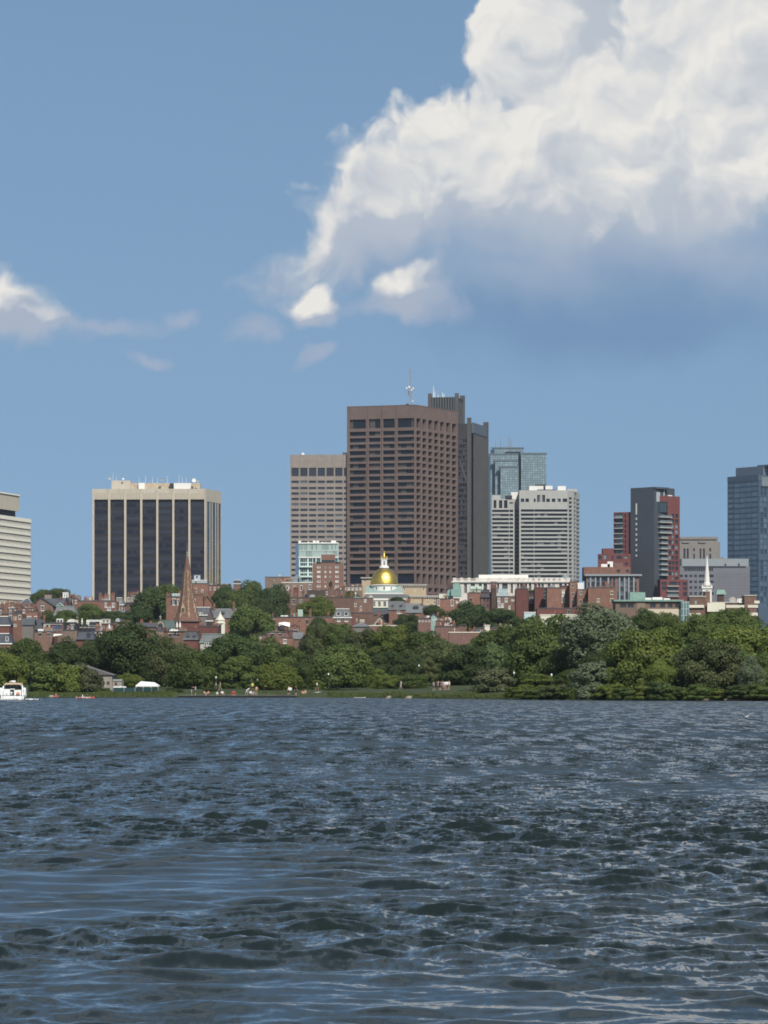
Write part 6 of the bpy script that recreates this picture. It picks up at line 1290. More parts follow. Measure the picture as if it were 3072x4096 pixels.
def brick_hotel():
    D = 1780.; X = lambda zx: 1130 + zx * .223; Y = lambda zy: 2050 + zy * .223; F = fpx(X(538), D, X(1085), D); Zp = lambda zy: WZ(Y(zy), D); z0 = ground_z(-30, D); B_ = mat('hotel_brick', (.215, .120, .090), .9, .12, .3, (.195, .112, .086), fine=.25)
    T = thing('brick_apartment_block', 'plain red brick block with white windows in front of the green glass block', 'building', base(F)); hs = []
    for y in (955, 1040, 1125, 1212, 1298, 1384):
        for a, b in ((620, 682), (754, 786), (840, 872), (946, 1008)): hs.append((F.u(X(a)), F.u(X(b)), Zp(y + 44), Zp(y)))
    w = MB(); hole_wall(w, F, 0, F.L, z0, Zp(918), hs, .25); back_walls(w, F, 16, z0, Zp(918)); w.build('wall', B_, T)
    for h in hs: pane(T, F, h, -.22, glass('hotel_glass', (.04, .045, .05), (.45, .45, .42), .2, .62), frame='w', fm=WHITE, bars=(2, 2) if h[1] - h[0] > 1.5 else (1, 2), th=.2)
    Q = fpx(X(695), D + 4, X(940), D + 4); w = MB(); fbox(w, Q, 0, Q.L, Zp(920), Zp(742), -6, 0); po = w.build('penthouse', B_, T); m_ = MB(); fbox(m_, Q, -.15, Q.L + .15, Zp(745), Zp(737), -6, .15); m_.build('white_coping', WHITE, po)
    m_ = MB(); fbox(m_, Q, .1, Q.L - .1, Zp(895), Zp(848), 0, .05); m_.build('dark_window_band', GLS, po)
    m_ = MB(); n = 40
    for i in range(n): u = F.L * i / (n - 1); fbox(m_, F, max(0, u - .04), u + .04, Zp(918), Zp(895), -.3, -.2)
    fbox(m_, F, 0, F.L, Zp(897), Zp(892), -.32, -.2); m_.build('roof_railing', RAIL, T)
    for a, b, c in ((600, 690, 880), (945, 1030, 880)): Q = fpx(X(a), D + 6, X(b), D + 6); m_ = MB(); fbox(m_, Q, 0, Q.L, Zp(918), Zp(c), -3, 0); m_.build('roof_screen', DARKW, T)
brick_hotel()
def water_cistern():
    D = 1700.; c = (WX(1322.5, D), D, 0); Zp = lambda y: WZ(y, D); T = thing('water_cistern', 'dark wooden water tank with conical cap before the plain brick block', 'tank', (c[0], D, Zp(2352)))
    MB().lathe(c, [(.85, Zp(2352)), (.85, Zp(2331))], 12).build('barrel', DARKW, T); MB().lathe(c, [(.95, Zp(2331)), (.15, Zp(2323.5))], 12).build('cap', DARKW, T)
    H('brown brick roofs with clutter behind the brown plant screen', 1296, 1382, 2362, 1640, m=BRICK2, gear=10, chim=[(1370, 11, 2345)], win=(4, [2368], 8, 10))
water_cistern()

# ---------------------------------------------------------------- trees: trunk with limbs, crown of leaf clumps
def leaf_mat(name, c, c2, tr=.36):
    m_, t, b = newmat(name)
    tc_ = t.nodes.new('ShaderNodeTexCoord'); ob = E(tc_.outputs['Object']); oi = t.nodes.new('ShaderNodeObjectInfo'); r_ = E(oi.outputs['Random'])
    geo = t.nodes.new('ShaderNodeNewGeometry'); isl = E(geo.outputs['Random Per Island'])
    f = (.80 + r_ * .40) * (.82 + isl * .36)
    col = mulc(mixc(sstep(noise(ob, 5.0, 2, .5, dim='3D'), .38, .64), c, c2), f)
    t.links.new(col.v, b.inputs['Base Color']); b.inputs['Roughness'].default_value = .6; b.inputs['Specular IOR Level'].default_value = .25
    tl = t.nodes.new('ShaderNodeBsdfTranslucent'); t.links.new(col.v, tl.inputs['Color'])
    mx = t.nodes.new('ShaderNodeMixShader'); mx.inputs[0].default_value = tr
    t.links.new(b.outputs[0], mx.inputs[1]); t.links.new(tl.outputs[0], mx.inputs[2]); t.links.new(mx.outputs[0], t.nodes['Material Output'].inputs[0])
    MATS[name] = m_; return m_
LEAF = {'dk': leaf_mat('leaf_dark', (.064, .098, .032), (.084, .120, .038)), 'md': leaf_mat('leaf_mid', (.092, .136, .036), (.118, .156, .042)), 'yl': leaf_mat('leaf_yellow_green', (.155, .185, .038), (.126, .166, .038)),
        'ol': leaf_mat('leaf_olive', (.120, .136, .054), (.098, .120, .044)), 'sv': leaf_mat('leaf_silver', (.200, .240, .140), (.155, .195, .105)), 'wl': leaf_mat('leaf_willow', (.145, .158, .080), (.116, .136, .062))}
BARK = mat('bark', (.075, .060, .045), .95, .3, 1.2, (.05, .042, .034), fine=.4)
def quads(cen, nor, size, g, asp=1.0):
    """leaf quads centred at cen, roughly facing nor"""
    n = len(cen); nn = nor + g.normal(0, .46, (n, 3)); nn /= np.linalg.norm(nn, axis=1, keepdims=True)
    h = g.normal(0, 1, (n, 3)); a = np.cross(nn, h); a /= np.linalg.norm(a, axis=1, keepdims=True) + 1e-9; b = np.cross(nn, a)
    s = size * g.uniform(.6, 1.35, (n, 1)); a = a * s * asp; b = b * s / asp
    return np.stack([cen - a - b * .6, cen + a * .9 - b, cen + a + b * .7, cen - a * .8 + b], 1).reshape(-1, 3)
def mesh_quads(name, co):
    n = len(co) // 4; me = bpy.data.meshes.new(name)
    me.vertices.add(len(co)); me.vertices.foreach_set('co', co.astype(np.float32).ravel()); me.loops.add(len(co)); me.loops.foreach_set('vertex_index', np.arange(len(co), dtype=np.int32))
    me.polygons.add(n); me.polygons.foreach_set('loop_start', np.arange(0, len(co), 4, dtype=np.int32)); me.polygons.foreach_set('loop_total', np.full(n, 4, np.int32)); me.update(); return me
def crown_mesh(shape, seed, nb=64, per=150, leaf=.017):
    """a crown in a unit box: clumps on an uneven shell, each clump a shell of leaves"""
    g = np.random.default_rng(seed); cs = []; rs = []
    lob = g.normal(0, 1, (5, 3)); lob /= np.linalg.norm(lob, axis=1, keepdims=True)
    while len(cs) < nb:
        d = g.normal(0, 1, 3); d /= np.linalg.norm(d)
        k_ = .80 + .22 * max(0, max(lob @ d)) ** 3 - .10 * g.random()
        if shape == 'round': c = np.array([0, 0, .50]) + d * np.array([.40, .40, .40]) * k_ * g.uniform(.55, 1)
        elif shape == 'dome':
            if d[2] < -.35: continue
            c = np.array([0, 0, .34]) + d * np.array([.42, .42, .52]) * k_ * g.uniform(.6, 1)
        elif shape == 'tall': c = np.array([0, 0, .48]) + d * np.array([.36, .36, .44]) * k_ * g.uniform(.5, 1) + np.array([0, 0, .05 * g.normal()])
        elif shape == 'tier':
            lev = g.choice([.30, .52, .72, .88]); rr = {.30: .45, .52: .42, .72: .33, .88: .18}[lev]; a = g.uniform(0, 6.283); q = math.sqrt(g.random()); c = np.array([math.cos(a) * rr * q, math.sin(a) * rr * q, lev + g.normal(0, .03) - .12 * q])
        else:                                     # bush: sits on the ground
            d[2] = abs(d[2]); c = np.array([0, 0, .10]) + d * np.array([.40, .40, .70]) * k_ * g.uniform(.5, 1)
        cs.append(c); rs.append(g.uniform(.085, .15) if shape != 'tier' else g.uniform(.07, .12))
    out = []
    for c, r_ in zip(cs, rs):
        m_ = int(per * (r_ / .115) ** 2); d = g.normal(0, 1, (m_, 3)); d[:, 2] += .25; d /= np.linalg.norm(d, axis=1, keepdims=True)
        sq = np.array([1, 1, .62 if shape == 'tier' else .80]); p = c + d * sq * r_ * g.uniform(.72, 1.08, (m_, 1)); ctr = np.array([0, 0, .42]); o_ = (p - ctr); o_ /= np.linalg.norm(o_, axis=1, keepdims=True) + 1e-6
        out.append(quads(p, d * .8 + o_ * .3, leaf, g, .85))
    co = np.concatenate(out); lo, hi = np.percentile(co, .7, axis=0), np.percentile(co, 99.3, axis=0)      # fill the unit box
    if shape == 'bush': lo[2] = min(lo[2], 0)
    return mesh_quads('crown', (co - lo) / (hi - lo) - np.array([.5, .5, 0]))
CROWN = {}
def crown(shape, i):
    k_ = (shape, i)
    if k_ not in CROWN: CROWN[k_] = crown_mesh(shape, hash(shape) % 97 * 0 + {'round': 100, 'dome': 200, 'tall': 300, 'tier': 400, 'bush': 500}[shape] + i, nb=92 if shape != 'bush' else 44, per=290 if shape != 'bush' else 210, leaf=.0100 if shape != 'bush' else .0165)
    return CROWN[k_]
CMESH = {}
def tree(px0, px1, top, bot, D, kind, shape, label, var=0, trunk=True, name='tree', group='trees'):
    w = (px1 - px0) * D / FPX; cx = WX((px0 + px1) / 2, D); z1 = WZ(top, D); zb = WZ(bot, D); gz = ground_z(cx, D)
    T = thing(name, label, 'tree' if name != 'shrub' else 'shrub', (cx, D, gz), group)
    me = crown(shape, var)
    if not me.materials: me.materials.append(LEAF[kind])
    zb = max(zb, gz - .1); h = z1 - zb
    o = put('crown' if name != 'shrub' else 'foliage', me, T, (0, 0, zb - gz - .04 * h), None, (w * 1.10, w * 1.0, h * 1.015), (0, 0, rng.uniform(0, 6.28)))
    o.material_slots[0].link = 'OBJECT'; o.material_slots[0].material = LEAF[kind]
    g = random.Random(int(px0 * 3 + top)); hz = zb - gz + h * .62; r0 = max(.10, .030 * h + .014 * w) * (1 if name != 'shrub' else .4); mb = MB(); lx, ly = g.uniform(-.3, .3), g.uniform(-.2, .2)
    fork = max(.35, (zb - gz) * .8 + h * .12); mb.tube([(cx, D, gz - .3), (cx + lx * .3, D, gz + fork * .5), (cx + lx, D + ly, gz + fork), (cx + lx * 1.6, D + ly, gz + hz)], [r0 * 1.25, r0, r0 * .85, r0 * .3], 7)
    for j in range(5 if trunk else 3):
        a = j * 1.257 + g.uniform(-.4, .4); e = g.uniform(.55, .8) * w * .42; z_ = gz + fork + g.uniform(-.05, .25) * h
        mb.tube([(cx + lx, D + ly, z_), (cx + lx + math.cos(a) * e * .55, D + math.sin(a) * e * .55, z_ + h * .16), (cx + math.cos(a) * e, D + math.sin(a) * e, z_ + h * .36)], [r0 * .55, r0 * .36, r0 * .12], 5)
    mb.build('trunk' if name != 'shrub' else 'stem', BARK, T)
    return T
BANK = [  # px0, px1, top, bottom of the foliage, distance, leaf, shape, label
 (-62, 112, 2604, 2762, 684, 'yl', 'round', 'yellow green tree at the left edge behind the motor cruiser'),
 (30, 198, 2552, 2705, 770, 'md', 'dome', 'dark domed tree behind the left edge tree'),
 (-60, 60, 2585, 2700, 790, 'dk', 'round', 'dark tree at the left edge behind the yellow green one'),
 (190, 332, 2554, 2690, 775, 'dk', 'tall', 'dark tall tree behind the left end of the boathouse'),
 (316, 440, 2560, 2690, 765, 'dk', 'round', 'dark tree behind the right end of the boathouse'),
 (400, 640, 2488, 2690, 748, 'dk', 'round', 'biggest dark tree at left, right of the boathouse'),
 (420, 500, 2630, 2735, 756, 'dk', 'tall', 'dark slim tree between boathouse and small round tree'),
 (479, 563, 2686, 2752, 700, 'yl', 'round', 'small round tree in front of the dark tree beside the white marquee'),
 (602, 730, 2546, 2750, 728, 'ol', 'tall', 'olive tree behind the white marquee'),
 (560, 660, 2640, 2748, 742, 'dk', 'round', 'dark shaded tree just above the white marquee'),
 (688, 862, 2596, 2742, 694, 'md', 'dome', 'lit spreading tree behind the standing couple'),
 (640, 780, 2570, 2700, 760, 'ol', 'round', 'pale olive tree crown behind the spreading tree at left'),
 (852, 1034, 2534, 2690, 742, 'dk', 'round', 'tall dark tree left of the trunked lawn tree'),
 (862, 1040, 2616, 2748, 698, 'md', 'tier', 'layered green tree in front of the tall dark tree'),
 (780, 900, 2586, 2700, 770, 'dk', 'round', 'dark tree below the copper mansard'),
 (1020, 1118, 2542, 2660, 790, 'ol', 'round', 'brownish green tree below the small brick house'),
 (1026, 1198, 2648, 2766, 678, 'yl', 'dome', 'broad lit tree with a pale trunk on the lawn'),
 (1040, 1218, 2572, 2690, 748, 'md', 'dome', 'green tree behind the broad lawn tree'),
 (1182, 1275, 2612, 2762, 712, 'dk', 'tall', 'narrow dark tree left of the great domed tree'),
 (1203, 1318, 2490, 2620, 800, 'ol', 'dome', 'olive treetop below the grey mansard front'),
 (1296, 1424, 2488, 2610, 800, 'md', 'dome', 'green treetop below the slate hipped roof'),
 (1250, 1486, 2574, 2748, 696, 'md', 'dome', 'great domed tree at the centre of the bank'),
 (1392, 1520, 2512, 2640, 788, 'ol', 'round', 'muted green tree left of the brightest treetop'),
 (1486, 1645, 2494, 2630, 770, 'yl', 'dome', 'brightest green treetop below the dome'),
 (1590, 1800, 2522, 2665, 766, 'md', 'dome', 'broad green tree right of the brightest treetop'),
 (1472, 1604, 2600, 2720, 726, 'dk', 'round', 'dark shaded tree behind the low umbrella trees'),
 (1478, 1548, 2668, 2770, 680, 'yl', 'tier', 'small bright layered tree left of the low umbrella trees'),
 (1508, 1620, 2694, 2764, 668, 'yl', 'dome', 'left of the two low umbrella shaped trees on the lawn'),
 (1594, 1706, 2690, 2764, 662, 'md', 'dome', 'right of the two low umbrella shaped trees on the lawn'),
 (1570, 1700, 2600, 2712, 735, 'dk', 'round', 'dark tree above the right umbrella tree'),
 (1674, 1758, 2622, 2764, 690, 'ol', 'tier', 'slim layered olive tree right of the umbrella trees'),
 (1690, 1860, 2556, 2700, 748, 'ol', 'round', 'soft olive tree left of the deep dark tree'),
 (1776, 2030, 2574, 2752, 692, 'dk', 'dome', 'deep dark spreading tree right of the crowd in pale shirts'),
 (1850, 1990, 2544, 2660, 770, 'md', 'dome', 'green treetop behind the deep dark tree'),
 (1920, 2100, 2498, 2700, 700, 'md', 'round', 'green tree left of the big right hand tree'),
 (2028, 2300, 2458, 2735, 636, 'md', 'dome', 'big mid green tree below the dark red brick walls'),
 (1904, 2042, 2668, 2788, 584, 'wl', 'bush', 'grey green willow bush at the water'),
 (2084, 2230, 2688, 2776, 574, 'yl', 'tier', 'low lit shrubby tree right of the willow bush'),
 (2228, 2340, 2672, 2778, 566, 'md', 'round', 'round green small tree right of the low lit tree'),
 (2252, 2550, 2420, 2680, 604, 'sv', 'round', 'large silver green tree towering at right'),
 (2290, 2440, 2640, 2786, 560, 'sv', 'bush', 'silvery low bush at the foot of the silver tree'),
 (2426, 2720, 2508, 2760, 560, 'yl', 'dome', 'wide yellow green tree right of the silver tree'),
 (2528, 2650, 2432, 2570, 650, 'dk', 'round', 'dark tree behind the wide yellow green tree'),
 (2616, 2730, 2446, 2580, 640, 'md', 'round', 'green tree below the cream banded block'),
 (2716, 2890, 2448, 2600, 640, 'md', 'dome', 'mid green tree below the white steeple'),
 (2828, 3050, 2430, 2580, 660, 'md', 'dome', 'broad tree below the right brick bay'),
 (2860, 3110, 2500, 2680, 604, 'yl', 'dome', 'bright yellow green tree at the right edge'),
 (2710, 2985, 2553, 2758, 545, 'ol', 'dome', 'olive tree with two pale trunks at right'),
 (2956, 3054, 2622, 2756, 538, 'sv', 'tall', 'slim silver leaved tree near the right edge'),
 (3016, 3150, 2590, 2760, 550, 'md', 'round', 'green tree cut off by the right edge'),
 (2586, 2710, 2640, 2752, 546, 'yl', 'round', 'small yellow tree before the wide yellow green one'),
 (2000, 2120, 2560, 2720, 660, 'dk', 'round', 'dark inner tree behind the willow bush'),
 (2330, 2480, 2600, 2750, 585, 'dk', 'round', 'dark tree under the right side of the silver tree'),
 (2170, 2330, 2590, 2730, 610, 'md', 'round', 'green tree under the left side of the silver tree'),
 (3080, 3260, 2440, 2620, 640, 'md', 'dome', 'broad tree standing just past the right edge, behind'), (3120, 3330, 2560, 2770, 535, 'yl', 'dome', 'yellow green tree standing just past the right edge, in front'),
 (-190, -40, 2560, 2770, 690, 'md', 'round', 'green tree standing just past the left edge'),
]
for i, (a, b, t_, bo_, d_, kd, sh, lb) in enumerate(BANK): tree(a - 4, b + 4, t_ + 8, bo_ + 6, d_, kd, sh, lb, var=i % (3 if sh in ('round', 'dome') else 2), group='trees along the river bank')
HILL = [
 (545, 712, 2360, 2492, 1350, 'dk', 'round', 'dark tree left of the brick spire on the hill'), (580, 730, 2341, 2420, 1420, 'md', 'dome', 'lit treetop against the bay tower left of the spire'),
 (845, 968, 2346, 2425, 1500, 'dk', 'round', 'dark hilltop tree right of the bay tower'), (940, 1070, 2328, 2440, 1480, 'md', 'dome', 'green hilltop tree standing against the sky'), (1040, 1150, 2345, 2470, 1430, 'dk', 'round', 'dark hill tree left of the long brick block'),
 (870, 1000, 2366, 2450, 1400, 'md', 'dome', 'mid green hill tree below the sky gap'), (935, 1082, 2424, 2548, 1160, 'md', 'round', 'tree right of the white belfry'), (1000, 1085, 2400, 2490, 1300, 'dk', 'round', 'dark tree between the sky gap and the brick shoulder'),
 (300, 412, 2418, 2478, 1300, 'md', 'dome', 'tree in front of the brick terrace under the bay tower'), (385, 515, 2446, 2490, 1250, 'dk', 'dome', 'low dark trees behind the pergola'), (215, 300, 2442, 2482, 1170, 'md', 'dome', 'low tree in front of the grey slate house'), (165, 225, 2442, 2480, 1215, 'ol', 'round', 'brownish shrubby tree left of the grey slate house'),
 (135, 215, 2360, 2398, 1650, 'md', 'dome', 'left hilltop tree beside the slatted lantern'), (195, 285, 2356, 2398, 1640, 'md', 'dome', 'right hilltop tree behind the white cupola'), (500, 600, 2430, 2492, 1280, 'dk', 'round', 'dark tree below the tan brick deck house'),
 (1207, 1322, 2388, 2472, 1380, 'yl', 'round', 'bushy lit tree in front of the long brick block'), (1236, 1306, 2472, 2520, 1220, 'dk', 'dome', 'dark tree below the bushy lit tree'), (1588, 1684, 2458, 2505, 1250, 'dk', 'dome', 'dark tree below the grey slate dormer houses'),
 (1788, 1946, 2412, 2520, 1250, 'dk', 'round', 'dark tree below the marble annexe'), (1932, 2092, 2438, 2500, 1240, 'dk', 'dome', 'dark spreading tree below the white windowed house'), (1706, 1764, 2421, 2460, 1330, 'dk', 'round', 'small dark tree left of the arched window house'),
 (1374, 1430, 2366, 2398, 1640, 'md', 'dome', 'roof garden tree left of the conical cupola'), (1562, 1620, 2388, 2406, 1500, 'dk', 'dome', 'low tree in front of the white entablature below the dome'), (2100, 2180, 2352, 2378, 1500, 'dk', 'bush', 'dark shrubs on the roof of the dark red wall'),
]
for i, (a, b, t_, bo_, d_, kd, sh, lb) in enumerate(HILL): tree(a - 6, b + 6, t_, bo_ + (bo_ - t_) * .35 + 8, d_, kd, sh, lb, var=i % (3 if sh in ('round', 'dome') else 2), group='trees among the houses')
SHRUB = [(2040, 2120, 2752, 2790, 556, 'yl'), (2110, 2180, 2762, 2796, 550, 'md'), (2175, 2250, 2764, 2797, 545, 'ol'), (2240, 2330, 2760, 2798, 541, 'md'), (2320, 2410, 2756, 2798, 538, 'sv'), (2395, 2480, 2764, 2800, 535, 'yl'), (2470, 2560, 2762, 2800, 533, 'md'), (2545, 2625, 2766, 2801, 531, 'yl'),
         (2610, 2700, 2760, 2802, 529, 'dk'), (2655, 2770, 2764, 2803, 527, 'md'), (2755, 2850, 2760, 2803, 524, 'md'), (2840, 2930, 2764, 2803, 522, 'yl'), (2915, 3010, 2758, 2804, 519, 'dk'), (2995, 3090, 2762, 2805, 516, 'md'),
         (120, 250, 2652, 2788, 664, 'md'), (215, 325, 2656, 2788, 661, 'yl'), (288, 402, 2654, 2788, 663, 'wl'), (380, 440, 2752, 2788, 658, 'md'), (430, 520, 2768, 2789, 655, 'yl'), (510, 610, 2766, 2789, 655, 'md'), (600, 690, 2764, 2789, 655, 'yl'), (660, 730, 2754, 2788, 658, 'md'),
         (1300, 1370, 2754, 2786, 662, 'dk'), (1360, 1440, 2756, 2787, 660, 'md'), (1430, 1500, 2762, 2788, 656, 'ol'), (815, 870, 2754, 2778, 668, 'dk'), (1170, 1230, 2735, 2770, 684, 'md'), (1240, 1300, 2720, 2772, 680, 'yl'), (1830, 1900, 2760, 2792, 606, 'dk'), (1880, 1960, 2770, 2794, 596, 'yl')]
near = ['at the water below the dark inner trees', 'right of the pale lit shrub', 'between the willow bush and the silver bush', 'left of the silvery shrub', 'silvery among the green ones on the waterline', 'right of the silvery shrub', 'below the wide yellow tree', 'yellowish below the small yellow tree', 'darkest under the wide yellow tree', 'left of the two pale trunks', 'below the two pale trunks', 'right of the two pale trunks', 'dark below the slim silver tree', 'at the right edge on the waterline',
        'tall dark one hiding the left of the boathouse', 'tall lit one hiding the middle of the boathouse', 'pale willow like one before the boathouse wall', 'low at the corner of the boathouse', 'at the left foot of the green fence', 'at the middle of the green fence', 'under the white marquee', 'left of the standing couple', 'left reed clump right of the dock', 'middle of the clump right of the dock', 'right end of the clump right of the dock', 'behind the seated pair on the dock', 'behind the person in red on the dock', 'slim sapling right of the lawn tree', 'dark one right of the crowd', 'low lit one left of the willow bush']
for i, ((a, b, t_, bo_, d_, kd), lb) in enumerate(zip(SHRUB, near)): tree(a - (12 if a > 1900 else 0), b + (12 if a > 1900 else 0), t_ - ((6 + (i * 37) % 27) if a > 1900 else 0), bo_, d_, kd, 'bush', 'shrub on the bank, ' + lb, var=i % 3, trunk=False, name='shrub', group='shrubs along the waterline')
def undergrowth():
    """the mass of foliage behind the trunks and the rough grass and reeds of the bank: nobody could count it"""
    g = np.random.default_rng(11); C, N_ = [], []
    n = 26000; px = g.uniform(-120, 3200, n); D = g.uniform(775, 835, n); x = (px - 1536) / FPX * D
    sh_ = np.array([shore(q) for q in x]); right = px > 1950; D = np.where(right, sh_ + g.uniform(95, 150, n), D); x = (px - 1536) / FPX * D
    hh = 5.5 + 2.2 * np.sin(x * .35) + 1.5 * np.sin(x * .9 + 2); z = 1.8 + hh * g.random(n) ** .8
    co = quads(np.stack([x, D, z], 1), np.tile(np.array([[0, -.8, .6]]), (n, 1)), .34, g)
    tag(put('undergrowth', mesh_quads('undergrowth', co), None, None, LEAF['dk']), 'dark mass of foliage behind the trunks of the bank trees', 'foliage', kind='stuff')
    n = 30000; x = g.uniform(-95, 85, n); sh_ = np.array([shore(q) for q in x]); d = g.uniform(.5, 7, n) ** 1.0; y = sh_ + d
    dock = (x > -39.5) & (x < -10.5) & (d < 4.2); keep = ~dock; x, y, d = x[keep], y[keep], d[keep]; n = len(x)
    dens = .5 + .5 * np.sin(x * .8) * np.sin(x * .23 + 1); hgt = (.15 + .65 * g.random(n) * np.clip(dens, .15, 1)) * np.where(d < 4, 1, .45)
    z0 = np.array([ground_z(a, b) for a, b in zip(x, y)]); lean = g.normal(0, .12, (n, 2)); w_ = .035 + .05 * g.random(n)
    p0 = np.stack([x - w_, y, z0], 1); p1 = np.stack([x + w_, y, z0], 1); p2 = np.stack([x + lean[:, 0] + w_ * .5, y + lean[:, 1], z0 + hgt], 1); p3 = np.stack([x + lean[:, 0] - w_ * .5, y + lean[:, 1], z0 + hgt], 1)
    tag(put('bank_grass', mesh_quads('bank_grass', np.stack([p0, p1, p2, p3], 1).reshape(-1, 3)), None, None, leaf_mat('reed_leaf', (.060, .085, .020), (.085, .100, .028), .3)), 'long grass and reeds growing along the far waterline', 'grass', kind='stuff')
undergrowth()

# ---------------------------------------------------------------- the bank: dock, boathouse, marquee, fence, lamps
def dock():
    T = thing('dock', 'long low timber landing dock along the far waterline', 'dock', (WX(1010, 645), 645, .1)); x0, x1 = WX(714, 645), WX(1312, 645)
    n = 24; W_ = (x1 - x0) / n
    for i in range(n): mb = MB(); mb.box(x0 + i * W_ + .02, x0 + (i + 1) * W_ - .02, 644.2, 647.6, .34, .46); mb.build('deck_panel', mat('dock_plank', (.13, .122, .11), .85, .2, .8, rnd=.25), T)
    mb = MB(); mb.box(x0, x1, 644.0, 644.19, -.25, .36); mb.build('fascia', mat('dock_fascia', (.018, .018, .018), .8, .2, 1.), T)
    for i in range(13): mb = MB(); mb.lathe((x0 + (x1 - x0) * i / 12, 644.6, -1), [(.14, 0), (.14, 1.33)], 7); mb.build('pile', mat('dock_fascia', (.018, .018, .018)), T)
dock()
T, F = H('grey boathouse with a broad hipped roof behind the shrubs at left', 160, 448, 2700, 674, dep=12, m=mat('boathouse_render', (.30, .27, .235), .9, .12, .4, streak=.2), roof='hip', rh=1.75, rm=mat('boathouse_roof', (.095, .085, .075), .9, .2, .5, fine=.3), wins=[(432, 2727, 11, 13), (415, 2727, 8, 13), (200, 2727, 11, 13), (240, 2727, 11, 13), (300, 2727, 11, 13), (360, 2727, 11, 13)], fr=mat('red_brown_frame', (.12, .05, .04), .7, .1, 1.), name='boathouse', cat='boathouse', group=None)
H('low grey annexe at the right end of the boathouse', 449, 486, 2723, 676, dep=6, m=mat('boathouse_render', (.30, .27, .235)), wins=[(463, 2730, 9, 12)], fr=mat('red_brown_frame', (.12, .05, .04)), cor=GREYM, name='boathouse_annexe', cat='shed', group=None)
def marquee():
    D = 668.; x0, x1 = WX(546, D), WX(637, D); T = thing('marquee', 'white peaked canopy tent behind the green fence', 'tent', ((x0 + x1) / 2, D, ground_z(x0, D))); gz = ground_z(x0, D); zt, ze = WZ(2725, D), WZ(2742, D); xm = x0 + (x1 - x0) * .42; cloth = mat('tent_cloth', (.76, .76, .76), .7, .04, .5)
    mb = MB(); mb.poly([(x0, D - 2.5, ze), (x1, D - 2.5, ze), (x1 - .9, D, zt - .2), (xm - 1.0, D, zt)]); mb.poly([(x0, D - 2.5, ze), (xm - 1.0, D, zt), (x0, D + 2.5, ze)]); mb.poly([(x1, D - 2.5, ze), (x1, D + 2.5, ze), (x1 - .9, D, zt - .2)]); mb.poly([(x1, D + 2.5, ze), (x0, D + 2.5, ze), (xm - 1, D, zt), (x1 - .9, D, zt - .2)])
    for a, b in (((x0, D - 2.5), (x1, D - 2.5)), ((x1, D - 2.5), (x1, D + 2.5))): mb.poly([(*a, ze), (*b, ze), (*b, ze - .22), (*a, ze - .22)])
    mb.build('canopy', cloth, T)
    for x in (x0 + .1, x0 + (x1 - x0) / 3, x0 + (x1 - x0) * 2 / 3, x1 - .1): mb = MB(); mb.tube([(x, D - 2.45, gz), (x, D - 2.45, ze)], .06, 6); mb.build('pole', WHITE, T)
    D2 = 664.; T = thing('low_canopy', 'low white boat covers left of the peaked tent', 'cover', (WX(476, D2), D2, ground_z(0, D2)))
    for a, b, c in ((450, 472, 2745), (470, 490, 2744), (486, 504, 2745)):
        F = fpx(a, D2, b, D2); mb = MB(); P = F.pt; z0_ = WZ(2752, D2); z1 = WZ(c, D2); arc = [(F.L / 2 - F.L / 2 * math.cos(math.pi * i / 6), z0_ + (z1 - z0_) * math.sin(math.pi * i / 6)) for i in range(7)]; mb.poly([P(u, z) for u, z in arc[::-1]])
        for i in range(6): mb.poly([P(*arc[i], 0), P(*arc[i + 1], 0), P(*arc[i + 1], -2), P(*arc[i], -2)])
        mb.build('cover', cloth, T)
    for u in (452, 478, 502): mb = MB(); mb.tube([(WX(u, D2), D2 - .1, ground_z(0, D2)), (WX(u, D2), D2 - .1, WZ(2751, D2))], .05, 5); mb.build('stand', GREYM, T)
    D3 = 660.; T = thing('privacy_fence', 'dark green fabric fence in front of the white tent', 'fence', (WX(535, D3), D3, ground_z(0, D3))); gz = ground_z(WX(535, D3), D3); xs = [452, 496, 540, 572, 606, 632]
    for a, b in zip(xs, xs[1:]): mb = MB(); mb.box(WX(a, D3) + .06, WX(b, D3) - .06, D3, D3 + .04, gz + .05, WZ(2750.5, D3)); mb.build('fence_panel', mat('green_fabric', (.016, .045, .045), .8, .2, .8, rnd=.2), T)
    for a in xs: mb = MB(); mb.tube([(WX(a, D3), D3 + .02, gz - .2), (WX(a, D3), D3 + .02, WZ(2749, D3))], .055, 6); mb.build('post', GREYM, T)
marquee()
def lamp(px, py, D, label, pend=False):
    x = WX(px, D); gz = ground_z(x, D); T = thing('lamp_post', label, 'lamp', (x, D, gz), 'park lamps'); zt = WZ(py, D)
    MB().tube([(x, D, gz), (x, D, gz + .5), (x, D, zt - .25)], [.11, .06, .05], 7).build('pole', DARKW, T)
    MB().lathe((x, D, zt), [(.06, -.22), (.14, -.1), (.155, .05), (.10, .18), (.03, .24)], 9).build('globe', mat('lamp_globe', (.80, .80, .78), .3, .02, 1.), T)
lamp(1314, 2697, 672, 'park lamp with a white globe left of the great domed tree'); lamp(864, 2710, 685, 'park lamp before the tall dark tree'); lamp(1030, 2721, 690, 'park lamp left of the broad lawn tree'); lamp(1676, 2663, 690, 'tall park lamp at the slim layered olive tree'); lamp(2206, 2700, 560, 'park lamp between the low lit tree and the round tree'); lamp(2056, 2692, 585, 'park lamp right of the willow bush'); lamp(3049, 2747, 528, 'park lamp low at the right edge')
